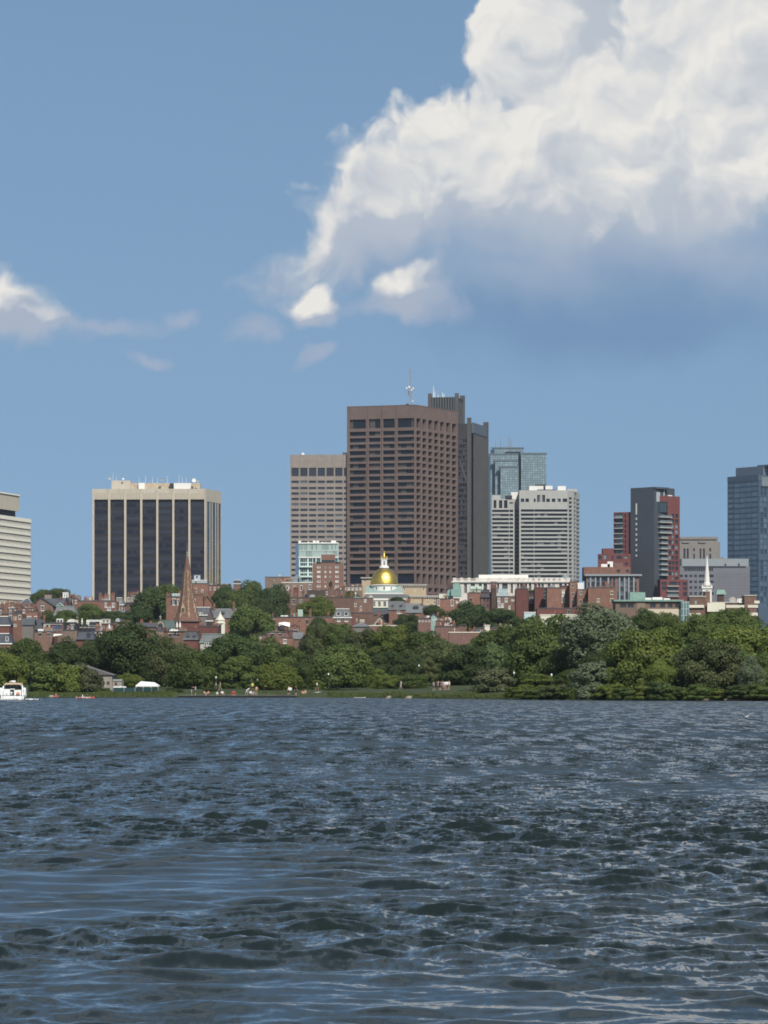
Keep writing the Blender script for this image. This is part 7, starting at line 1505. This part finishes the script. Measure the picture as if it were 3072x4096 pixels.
# stones along the foot of the bank
def stones():
    g = random.Random(3)
    specs = [('pale flat stone at the water left of the crowd', 1640, .9), ('pale stone at the water below the umbrella trees', 1560, .7), ('tan rock shelf at the right end of the bank', 2880, 2.2), ('second tan rock near the right edge', 2965, 1.8), ('grey stone at the foot of the shrubs left of the boathouse', 205, .6)]
    for lb, px, sz in specs:
        D = shore(WX(px, 600)) ; x = WX(px, D); y = shore(x) + .6; mb = MB(); n = 9
        ring = lambda r_, z: [(x + math.cos(6.283 * i / n) * r_ * g.uniform(.8, 1.2), y + math.sin(6.283 * i / n) * r_ * .5 * g.uniform(.8, 1.2), z + g.uniform(-.05, .05)) for i in range(n)]
        a, b, c = ring(sz, -.2), ring(sz * .9, .25), ring(sz * .5, .42); mb.grid(a + b + c, [(k_ * n + i, k_ * n + (i + 1) % n, (k_ + 1) * n + (i + 1) % n, (k_ + 1) * n + i) for k_ in range(2) for i in range(n)] + [tuple(range(2 * n, 3 * n))])
        tag(mb.build('bank_stone', mat('bank_stone', (.30, .26, .20), .9, .2, 1., fine=.3), None, loc=(x, y, 0)), lb, 'rock', 'stones along the bank')
stones()

# ---------------------------------------------------------------- people on the bank
def body(pose):
    """one continuous figure grown from a skeleton; face material: 0 skin, 1 top, 2 bottoms, 3 hair, 4 shoes"""
    J = {'pel': (0, 0, .95), 'wai': (0, 0, 1.10), 'che': (0, 0, 1.32), 'nec': (0, 0, 1.47), 'hed': (0, .0, 1.58), 'top': (0, 0, 1.72)}
    rad = {'pel': .15, 'wai': .125, 'che': .155, 'nec': .06, 'hed': .105, 'top': .07}
    for s_, k_ in ((-1, 'l'), (1, 'r')):
        J.update({'hip' + k_: (s_ * .10, 0, .90), 'kne' + k_: (s_ * .12, -.02, .50), 'ank' + k_: (s_ * .13, .02, .09), 'toe' + k_: (s_ * .14, -.15, .04), 'sho' + k_: (s_ * .19, 0, 1.40), 'elb' + k_: (s_ * .26, .02, 1.12), 'wri' + k_: (s_ * .27, -.05, .88), 'han' + k_: (s_ * .27, -.08, .79)})
        rad.update({'hip' + k_: .095, 'kne' + k_: .062, 'ank' + k_: .042, 'toe' + k_: .04, 'sho' + k_: .068, 'elb' + k_: .045, 'wri' + k_: .033, 'han' + k_: .042})
    if pose == 'walk': J.update({'kner': (.11, -.20, .52), 'ankr': (.12, -.22, .10), 'toer': (.12, -.38, .06), 'knel': (-.11, .08, .50), 'ankl': (-.12, .34, .14), 'toel': (-.12, .22, .04), 'wril': (-.26, -.22, .95), 'hanl': (-.25, -.29, .90)})
    if pose == 'reach': J.update({'elbr': (.34, -.12, 1.44), 'wrir': (.36, -.30, 1.55), 'hanr': (.34, -.38, 1.60), 'elbl': (-.32, -.14, 1.36), 'wril': (-.26, -.32, 1.48), 'hanl': (-.24, -.40, 1.50)})
    if pose == 'hold': J.update({'elbr': (.30, -.05, 1.14), 'wrir': (.34, -.28, 1.12), 'hanr': (.36, -.36, 1.14)})
    if pose == 'sit':
        for k_ in J: x, y, z = J[k_]; J[k_] = (x, y + .05, z - .80)
        for s_, k_ in ((-1, 'l'), (1, 'r')): J.update({'hip' + k_: (s_ * .10, -.05, .12), 'kne' + k_: (s_ * .17, -.42, .40), 'ank' + k_: (s_ * .14, -.66, .09), 'toe' + k_: (s_ * .14, -.82, .05), 'elb' + k_: (s_ * .30, -.10, .34), 'wri' + k_: (s_ * .20, -.34, .36), 'han' + k_: (s_ * .17, -.41, .38)})
    if pose == 'edge':
        for k_ in J: x, y, z = J[k_]; J[k_] = (x, y, z - .80)
        for s_, k_ in ((-1, 'l'), (1, 'r')): J.update({'hip' + k_: (s_ * .10, -.06, .12), 'kne' + k_: (s_ * .13, -.48, .10), 'ank' + k_: (s_ * .12, -.52, -.32), 'toe' + k_: (s_ * .12, -.66, -.38), 'elb' + k_: (s_ * .30, .10, .36), 'wri' + k_: (s_ * .30, .06, .12), 'han' + k_: (s_ * .30, .02, .05)})
    if pose == 'bend': J.update({'wai': (.16, -.05, 1.06), 'che': (.34, -.08, 1.20), 'nec': (.46, -.10, 1.27), 'hed': (.54, -.12, 1.30), 'top': (.66, -.14, 1.36), 'shol': (.30, -.26, 1.22), 'shor': (.34, .10, 1.24), 'elbl': (.20, -.36, .98), 'wril': (.10, -.36, .74), 'hanl': (.06, -.36, .66), 'elbr': (.34, .14, .96), 'wrir': (.28, .10, .72), 'hanr': (.26, .08, .63), 'ankl': (-.30, 0, .09), 'toel': (-.26, -.13, .04), 'knel': (-.16, -.02, .50)})
    if pose == 'lie':
        J = {k_: (z - .85, x * .9, .14 + y * .3) for k_, (x, y, z) in J.items()}
    E_ = [('pel', 'wai', 1), ('wai', 'che', 1), ('che', 'nec', 1), ('nec', 'hed', 0), ('hed', 'top', 3)]
    for k_ in 'lr': E_ += [('pel', 'hip' + k_, 2), ('hip' + k_, 'kne' + k_, 2), ('kne' + k_, 'ank' + k_, 0), ('ank' + k_, 'toe' + k_, 4), ('che', 'sho' + k_, 1), ('sho' + k_, 'elb' + k_, 1), ('elb' + k_, 'wri' + k_, 0), ('wri' + k_, 'han' + k_, 0)]
    names = list(J); me = bpy.data.meshes.new('person'); me.from_pydata([J[n] for n in names], [(names.index(a), names.index(b)) for a, b, _ in E_], [])
    o = bpy.data.objects.new('person_skeleton', me); COL.objects.link(o); o.modifiers.new('skin', 'SKIN'); sd = o.modifiers.new('sub', 'SUBSURF'); sd.levels = 1; sd.render_levels = 1
    if not me.skin_vertices: me.attributes
    bm = bmesh.new(); bm.from_mesh(me); lay = bm.verts.layers.skin.verify()
    for v in bm.verts: r_ = rad[names[v.index]]; v[lay].radius = (r_, r_); v[lay].use_root = names[v.index] == 'pel'
    bm.to_mesh(me); bm.free()
    dg = bpy.context.evaluated_depsgraph_get(); out = bpy.data.meshes.new_from_object(o.evaluated_get(dg)); bpy.data.objects.remove(o)
    segs = [(Vector(J[a]), Vector(J[b]), m_) for a, b, m_ in E_]; mi = []
    for p in out.polygons:
        c = p.center; best = None
        for a, b, m_ in segs:
            t = max(0, min(1, (c - a).dot(b - a) / max(1e-9, (b - a).length_squared))); d = (c - (a + (b - a) * t)).length
            if best is None or d < best[0]: best = (d, m_)
        mi.append(best[1]); p.use_smooth = True
    out.materials.clear(); out.name = 'person_' + pose
    out['mi'] = 0
    return out, mi
BODY = {}
SKIN = [mat('skin_light', (.52, .32, .23), .6, .05, 1.), mat('skin_tan', (.36, .20, .13), .6, .05, 1.), mat('skin_dark', (.14, .075, .05), .6, .05, 1.)]
HAIR = [mat('hair_dark', (.02, .015, .012), .7, .1, 1.), mat('hair_brown', (.10, .055, .03), .7, .1, 1.), mat('hair_fair', (.35, .24, .12), .7, .1, 1.)]
SHOE = mat('shoes', (.45, .44, .42), .7, .1, 1.)
def cloth(c): return mat('cloth_%02x%02x%02x' % tuple(int(v * 255) for v in c), c, .85, .06, 1.5)
def person(label, px, feet, pose, top, bot, D, skin=0, hair=0, face=0.0, scale=1.0, z=None, group='people on the river bank'):
    if pose not in BODY: BODY[pose] = body(pose)
    me0, mi = BODY[pose]; me = me0.copy(); me.name = 'person'
    for m_ in (SKIN[skin], top and cloth(top) or SKIN[skin], cloth(bot), HAIR[hair], SHOE): me.materials.append(m_)
    me.polygons.foreach_set('material_index', mi)
    x = WX(px, D); zz_ = z if z is not None else max(ground_z(x, D), .46 if 644 < D < 647.7 and -39.6 < x < -10.2 else -9)
    o = put('person', me, None, (x, D, zz_), None, (scale,) * 3, (0, 0, R(face))); return tag(o, label, 'person', group)
K_, W_C, RED = (.03, .03, .035), (.72, .72, .70), (.30, .04, .04)
person('person in a dark shirt and pale shorts reaching up on the dock', 766, 2784, 'reach', (.05, .035, .035), (.45, .38, .30), 645.6, 1, 0, 90)
person('person in a pale blue shirt and dark shorts raising both arms', 782, 2784, 'reach', (.55, .66, .74), (.03, .06, .05), 645.6, 0, 1, -80)
person('person sitting on the dock left of the person with green hat', 818, 2784, 'sit', None, (.12, .10, .09), 645.8, 0, 1, 60)
person('person sitting with a green hat and bare shoulders', 833, 2785, 'sit', (.50, .30, .22), (.25, .10, .10), 645.4, 0, 0, -40)
person('small pale figure sitting alone on the dock', 869, 2784, 'sit', (.60, .60, .58), (.4, .4, .4), 646.2, 0, 2, 0, .8)
person('person in white sitting on the dock beside a red bag', 889, 2786, 'sit', W_C, (.35, .12, .10), 645.2, 0, 1, 20)
person('left of two people in red sitting on the dock edge', 930, 2787, 'edge', RED, (.25, .04, .04), 644.7, 1, 0, 10)
person('right of two people in red sitting on the dock edge', 937, 2787, 'edge', (.36, .05, .05), (.05, .05, .06), 644.75, 0, 0, -8)
person('person in white bending over at the dock edge', 988, 2789, 'bend', (.78, .77, .74), (.70, .70, .68), 644.8, 0, 2, 0)
person('person in white sitting right of the bending figure', 1003, 2787, 'sit', W_C, (.5, .5, .5), 645.2, 0, 2, 30)
person('person in grey sitting at the right of the white figures', 1017, 2786, 'sit', (.30, .30, .31), (.15, .15, .16), 645.8, 1, 0, 0)
person('person in a yellow shirt standing on the lawn by the path', 1010, 2768, 'stand', (.62, .56, .14), K_, 668, 1, 0, 10)
person('bare chested person in olive shorts standing on the dock', 1026, 2786, 'hold', None, (.20, .19, .06), 645.5, 0, 1, 20)
p_ = person('person in red with black shorts carrying a white board', 1155, 2791, 'hold', (.33, .07, .07), (.02, .02, .022), 644.5, 0, 2, 0, 1.0)
person('person in a black top with bare legs on the dock', 1184, 2786, 'stand', (.03, .03, .03), (.03, .03, .03), 645.3, 0, 1, -30)
person('left person of the seated group right of the red shirt', 1211, 2786, 'sit', (.42, .22, .16), (.20, .06, .05), 645.4, 0, 1, 30)
person('right person of the seated group right of the red shirt', 1221, 2786, 'sit', (.50, .28, .2), (.62, .62, .6), 645.6, 0, 2, -20)
person('person in a white shirt walking on the lawn by the sapling', 1268, 2772, 'walk', (.80, .80, .78), (.10, .09, .09), 664, 0, 0, 80)
person('person lying on a blue towel at the right end of the dock', 1271, 2787, 'lie', (.25, .30, .42), (.62, .62, .62), 645.6, 0, 1, 0)
person('pale clad person walking between the umbrella trees', 1604, 2774, 'walk', (.62, .66, .62), (.50, .52, .50), 652, 0, 1, -70)
person('person in light blue walking under the dark trees at left', 864, 2766, 'walk', (.40, .50, .60), (.05, .06, .08), 672, 1, 0, -80)
person('person in tan walking behind the one in light blue', 881, 2766, 'walk', (.45, .38, .30), (.35, .30, .24), 674, 0, 1, -85)
for i, (px, c, b_, ps, lb) in enumerate([(1734, (.40, .37, .37), (.07, .07, .08), 'stand', 'grey shirted person at the left end of the crowd on the lawn'), (1745, (.02, .02, .025), (.02, .02, .02), 'stand', 'person all in black second from the left in the crowd'), (1753, (.30, .28, .30), (.03, .03, .04), 'walk', 'person in dull grey between the two in black'), (1759, (.02, .02, .02), (.03, .03, .03), 'stand', 'person in black at the middle of the crowd'), (1766, (.24, .13, .12), (.05, .05, .05), 'stand', 'person in a brown shirt in the crowd'),
        (1772, (.52, .34, .40), (.42, .26, .22), 'hold', 'person in pink in the crowd'), (1780, (.75, .73, .70), (.45, .26, .22), 'stand', 'left of the two white shirts in the crowd'), (1788, (.78, .77, .74), (.06, .06, .07), 'stand', 'person in white next to the right end of the crowd'), (1796, (.70, .66, .56), (.35, .24, .20), 'walk', 'cream shirted person at the right end of the crowd')]):
    person(lb, px, 2774, ps, c, b_, 622 + (i % 3) * 1.2, i % 3 if i % 2 else 0, i % 3, (i * 47) % 120 - 60, group='crowd standing on the lawn')
# the board under the arm of the person in red
x_, y_ = WX(1160, 644.3), 644.25; mb = MB(); mb.lathe((x_, 0, 0), [(.05, 0), (.22, .02), (.30, .035), (.22, .05), (.05, .06)], 14)
me = mb.mesh('paddle_board', (x_, 0, 0)); tag(put('bodyboard', me, None, (x_, y_, 1.62), WHITE, (1.3, 1, 1), (R(90), 0, 0)), 'white oval board held by the person in red', 'board')
# moored board and red canoe hulls
def hull(mb, L, W_, Hh, sheer=.12, n=13):
    """a slender open hull along x, keel at z = 0"""
    ring = []
    for i in range(n):
        t = -1 + 2 * i / (n - 1); w = W_ / 2 * (1 - abs(t) ** 2.4) + .012; z1 = Hh + sheer * t * t; ring.append([(t * L / 2, -w, z1), (t * L / 2, -w * .92, z1 * .45), (t * L / 2, 0, .04 * t * t), (t * L / 2, w * .92, z1 * .45), (t * L / 2, w, z1)])
    vs_ = [p for r_ in ring for p in r_]; mb.grid(vs_, [(i * 5 + j, (i + 1) * 5 + j, (i + 1) * 5 + j + 1, i * 5 + j + 1) for i in range(n - 1) for j in range(4)])
    mb.grid([p for r_ in ring for p in (r_[0], r_[4])], [(2 * i, 2 * i + 1, 2 * i + 3, 2 * i + 2) for i in range(n - 1)]); return mb
def kayak(px, D, L, label, m1, m2, rz, crew):
    x = WX(px, D); T = thing('kayak', label, 'kayak', (x, D, -.06), 'paddle craft', R(rz))
    me = hull(MB(), L, .75, .30).mesh('hull'); put('hull', me, T, None, m1)
    mb = MB()
    for i in range(2):
        cx = (-.55 + 1.1 * i) * L / 4; mb.lathe((cx, 0, .28), [(.34, 0), (.36, .06), (.30, .08)], 12, 1.25, .75)
    put('cockpit_rim', mb.mesh('cockpit_rim'), T, None, m2)
    mb = MB(); mb.lathe((L * .33, 0, .30), [(.16, 0), (.16, .05)], 10); put('hatch', mb.mesh('hatch'), T, None, WHITE)
    for i, (lb, c) in enumerate(crew):
        cx = x + ((-.55 + 1.1 * i) * L / 4 if len(crew) > 1 else 0) * math.cos(R(rz))
        person(lb, px + (cx - x) / D * FPX, 0, 'sit', c, (.05, .05, .06), D, 1, i, rz + 90, .88, .08, 'paddlers in kayaks')
kayak(341, 596, 3.2, 'red and white kayak with two paddlers on the river', mat('kayak_red', (.52, .10, .08), .4, .1, 1.5, (.66, .62, .58)), WHITE, 6, [('paddler with a white vest in the back of the red kayak', (.78, .78, .78)), ('paddler in dark clothes in the front of the red kayak', (.12, .04, .04))])
kayak(224, 640, 2.4, 'small pink red kayak seen end on near the left shrubs', mat('kayak_pink', (.50, .17, .15), .4, .1, 1.), mat('kayak_pink', (.5, .17, .15)), 68, [('paddler in pink in the small kayak', (.46, .20, .17))])
x_ = WX(1439, 622); me = hull(MB(), 2.1, .62, .14, .06).mesh('paddle_board'); tag(put('paddle_board', me, None, (x_, 622, -.02), WHITE), 'white paddle board floating right of the dock', 'board')

# ---------------------------------------------------------------- the motor cruiser, stern towards the viewer
def cruiser():
    D = 556.; cx = WX(49.5, D); T = thing('motor_cruiser', 'white motor cruiser with tan canopy seen from astern at the left', 'boat', (cx, D, 0)); s = D / FPX
    Wt = mat('gel_coat', (.80, .80, .77), .25, .03, 1., spec=.5); X = lambda zx: WX(zx * .07836, D); Z = lambda zy: WZ(2700 + zy * .07836, D)
    hw = 47 * s; L = 10.5
    # hull: sections from the transom forward to the bow
    secs = []
    for t in (0, .12, .3, .5, .7, .86, .96, 1.0):
        w = hw * (1 - max(0, t - .35) ** 2.0 * 2.1) if t < 1 else .02; w = max(w, .02); dk = Z(1060) + .55 * t * t + .25 * t
        secs.append([(cx - w * .98, D + L * t, dk), (cx - w, D + L * t, dk - .28), (cx - w * .90, D + L * t, Z(1250) + .05), (cx - w * .5, D + L * t, -.35), (cx, D + L * t, -.5 + .5 * t ** 3), (cx + w * .5, D + L * t, -.35), (cx + w * .90, D + L * t, Z(1250) + .05), (cx + w, D + L * t, dk - .28), (cx + w * .98, D + L * t, dk)])
    mb = MB(); n = 9; mb.grid([p for r_ in secs for p in r_], [(i * n + j, i * n + j + 1, (i + 1) * n + j + 1, (i + 1) * n + j) for i in range(len(secs) - 1) for j in range(n - 1)]); mb.poly(secs[0]); h = mb.build('hull', Wt, T)
    mb = MB(); mb.grid([p for r_ in secs for p in (r_[0], r_[8])], [(2 * i, 2 * i + 1, 2 * i + 3, 2 * i + 2) for i in range(len(secs) - 1)]); mb.build('deck', Wt, T)
    def bx(name, m_, zx0, zx1, zy0, zy1, y0, y1, par=None): q = MB(); q.box(X(zx0), X(zx1), D + y0, D + y1, Z(zy1), Z(zy0)); return q.build(name, m_, par or T)
    bx('rub_rail', GREYM, 0, 1260, 1050, 1066, -.06, -.005); bx('swim_platform', Wt, 60, 1210, 1180, 1215, -.9, -.02)
    bx('transom_locker', Wt, 165, 505, 715, 1040, .05, 1.4); bx('transom_locker', Wt, 720, 1075, 760, 1040, .05, 1.4)
    bx('transom_door', mat('boat_dark', (.02, .022, .03), .4, .1, 1.), 515, 715, 740, 1030, .7, .75); bx('bulkhead', Wt, 505, 720, 700, 742, .6, 1.2)
    for a, b in ((100, 160), (1070, 1130)):           # raked side coamings up to the canopy
        q = MB(); z0_, z1 = Z(1060), Z(560); xa, xb = X(a), X(b); o_ = (X(150) - X(100)) * (1 if a < 600 else -1)
        q.grid([(xa - o_, D + .1, z0_), (xb - o_, D + .1, z0_), (xb - o_, D + 3.5, z0_), (xa - o_, D + 3.5, z0_), (xa, D + 1.3, z1), (xb, D + 1.3, z1), (xb, D + 2.6, z1), (xa, D + 2.6, z1)], [(0, 1, 5, 4), (1, 2, 6, 5), (2, 3, 7, 6), (3, 0, 4, 7), (4, 5, 6, 7)]); q.build('arch_leg', Wt, T)
    q = MB(); pr = [(160, 560), (165, 500), (215, 430), (290, 405), (620, 395), (930, 402), (1010, 440), (1050, 510), (1055, 560)]; lo = [(185, 560), (190, 525), (235, 500), (300, 490), (620, 480), (920, 487), (985, 505), (1025, 530), (1030, 560)]
    a = [(X(x), D + 1.2, Z(y)) for x, y in pr]; b = [(X(x), D + 1.2, Z(y)) for x, y in lo]; a2 = [(x, y + 2.6, z) for x, y, z in a]; b2 = [(x, y + 2.6, z) for x, y, z in b]; k_ = len(a)
    q.grid(a + b + a2 + b2, [(i, i + 1, k_ + i + 1, k_ + i) for i in range(k_ - 1)] + [(2 * k_ + i, 2 * k_ + i + 1, i + 1, i) for i in range(k_ - 1)] + [(k_ + i, k_ + i + 1, 3 * k_ + i + 1, 3 * k_ + i) for i in range(k_ - 1)]); q.build('canopy', mat('tan_canvas', (.56, .42, .31), .85, .08, 1.), T)
    ws = MB(); ws.grid([(X(150), D + 3.6, Z(720)), (X(1080), D + 3.6, Z(720)), (X(1040), D + 3.0, Z(540)), (X(190), D + 3.0, Z(540))], [(0, 1, 2, 3)]); wo = ws.build('windscreen', mat('tinted_screen', (.09, .11, .11), .1, .1, 1., spec=.5), T)
    for zx in (150, 410, 890, 1060): q = MB(); q.tube([(X(zx), D + 3.58, Z(720)), (X(zx * .93 + 43), D + 2.98, Z(540))], .03, 5); q.build('screen_frame', GREYM, wo)
    bx('helm_seat', mat('boat_dark', (.02, .022, .03)), 400, 560, 640, 720, 2.0, 2.4); bx('helm_seat', mat('boat_dark', (.02, .022, .03)), 900, 1000, 570, 720, 2.0, 2.4)
    q = MB(); q.lathe((X(600), D + 2.2, Z(385)), [(.22, 0), (.42, .06), (.44, .22), (.36, .32)], 14); q.build('radar_dome', Wt, T)
    q = MB(); q.lathe((X(450), D + 2.2, Z(392)), [(.05, 0), (.05, .12), (.13, .14), (.13, .24), (.05, .27)], 10); q.build('masthead_light', WHITE, T)
    q = MB(); q.tube([(X(1070), D + 1.8, Z(560)), (X(1075), D + 1.8, Z(390))], .03, 5); q.build('antenna', WHITE, T)
    q = MB(); q.lathe((X(920), D - .03, Z(1000)), [(.30, 0), (.31, .1), (.27, .24), (.16, .36), (.06, .42)], 14); q.build('fender', mat('orange_fender', (.55, .20, .09), .5, .1, 1.), T)
    q = MB(); q.lathe((X(585), D - .05, Z(990)), [(.20, 0), (.10, .06), (.10, .18), (.24, .24), (.24, .36), (.1, .40)], 12); q.build('stern_seat', Wt, T)
    for a, b in ((-40, 70), (1185, 1275)): q = MB(); q.lathe((X((a + b) / 2), D + .6, Z(1040)), [(.22, 0), (.26, .2), (.26, 1.0), (.16, 1.25)], 12, 1, 1.3); q.build('quarter_fender', Wt, T)
    for sg in (-1, 1):
        q = MB(); pts = [(cx + sg * hw * .96, D + .8, Z(860)), (cx + sg * hw * 1.0, D + 1.6, Z(700)), (cx + sg * hw * .98, D + 4.0, Z(690)), (cx + sg * hw * .9, D + 6.0, Z(660))]; q.tube(pts, .025, 5)
        for p in pts[1:]: q.tube([p, (p[0], p[1], Z(1060))], .02, 4)
        q.build('guard_rail', GREYM, T)
    for zx, zy in ((330, 972), (145, 1145), (1120, 1132)): q = MB(); q.lathe((X(zx), D - .02, Z(zy)), [(.05, -.04), (.12, 0), (.05, .04)], 9, 1.4, .2); q.build('vent', mat('boat_dark', (.02, .022, .03)), T)
    # the name in script across the transom
    ink = mat('name_ink', (.06, .05, .045), .6, .1, 1.); q = MB()
    def stroke(pts): q.tube([(X(x), D - .02, Z(y)) for x, y in pts], .028, 4)
    stroke([(485, 1205), (500, 1180), (520, 1172), (540, 1178), (545, 1195), (560, 1185), (585, 1178), (595, 1192), (605, 1185), (600, 1215), (585, 1225)]); stroke([(590, 1150), (594, 1158)])
    stroke([(668, 1160), (700, 1165), (740, 1158), (725, 1185), (705, 1200)]); stroke([(735, 1178), (755, 1190), (775, 1175), (795, 1192), (820, 1180), (845, 1192), (870, 1178), (895, 1190), (925, 1180), (955, 1192), (990, 1172)])
    q.build('transom_script', ink, h)
cruiser()
def wake():
    g = np.random.default_rng(4); D = 555.; n = 500; x = WX(49, D) + g.normal(0, 1.9, n); y = D - .3 - g.random(n) * 3; x[:120] = WX(105, D) + g.random(120) * 2.2; z = .06 + g.random(n) * .06
    tag(put('wake_foam', mesh_quads('wake_foam', quads(np.stack([x, y, z], 1), np.tile([[0, -.2, 1.0]], (n, 1)), .11, g)), None, None, mat('foam', (.62, .62, .60), .9, .1, 2.)), 'white foam at the stern of the motor cruiser', 'foam', kind='stuff')
wake()
# ---------------------------------------------------------------- a gull skimming the water
def gull():
    D = 262.; x = WX(2985, D); z = WZ(2869, D); T = thing('gull', 'white gull with raised wings skimming the water at right', 'bird', (x, D, z))
    me = bpy.data.meshes.new('body'); mb = MB(); mb.lathe((0, 0, 0), [(.01, -.22), (.06, -.16), (.085, -.04), (.08, .06), (.05, .15), (.055, .19), (.045, .235), (.015, .265)], 10); bm_ = mb.mesh('body', smooth=True); put('body', bm_, T, None, mat('gull_white', (.82, .81, .78), .7, .04, 3.), None, (R(72), 0, R(35)))
    for sg in (-1, 1):
        w = MB(); prof = [(0.03, .0, .11), (.14, .13, .12), (.24, .26, .10), (.42, .31, .075), (.58, .30, .02)]; up = []; dn = []
        for a, b, c in prof: up.append((sg * a, -c, b + .01)); dn.append((sg * a, c, b))
        n = len(prof); w.grid(up + dn + [(p[0], p[1], p[2] - .014) for p in up + dn], [(i, i + 1, n + i + 1, n + i) for i in range(n - 1)] + [(2 * n + n + i, 2 * n + n + i + 1, 2 * n + i + 1, 2 * n + i) for i in range(n - 1)] + [(i, i + 1, 2 * n + i + 1, 2 * n + i) for i in range(n - 1)])
        put('wing', w.mesh('wing'), T, None, mat('gull_wing', (.66, .67, .67), .7, .08, 3.))
    t_ = MB(); t_.grid([(-.02, .2, -.02), (.02, .2, -.02), (.09, .33, -.03), (-.09, .33, -.03)], [(0, 1, 2, 3)]); put('tail', t_.mesh('tail'), T, None, mat('gull_white', (.82, .81, .78)), None, (0, 0, R(35)))
    b_ = MB(); b_.lathe((0, 0, 0), [(.018, 0), (.012, .03), (.003, .06)], 6); put('bill', b_.mesh('bill'), T, (-.15, .0, .0) if False else (.14, -.20, .08), mat('gull_bill', (.45, .30, .05), .5, .1, 3.), None, (R(72), 0, R(35)))
gull()

# ---------------------------------------------------------------- summer haze over the river and the city
def haze():
    mb = MB(); mb.box(-1500, 1500, -120, 3300, -7, 205); m_ = bpy.data.materials.new('haze'); m_.use_nodes = True; t = m_.node_tree; t.nodes.clear()
    out = t.nodes.new('ShaderNodeOutputMaterial'); pv = t.nodes.new('ShaderNodeVolumePrincipled'); pv.inputs['Color'].default_value = (.82, .90, 1.0, 1); pv.inputs['Density'].default_value = HAZE_DENSITY; pv.inputs['Anisotropy'].default_value = .2
    t.links.new(pv.outputs[0], out.inputs['Volume'])
    o = mb.build('haze', m_); tag(o, 'thin blue summer haze over the river and the city', 'haze', kind='stuff')
HAZE_DENSITY = 3.1e-5
haze()
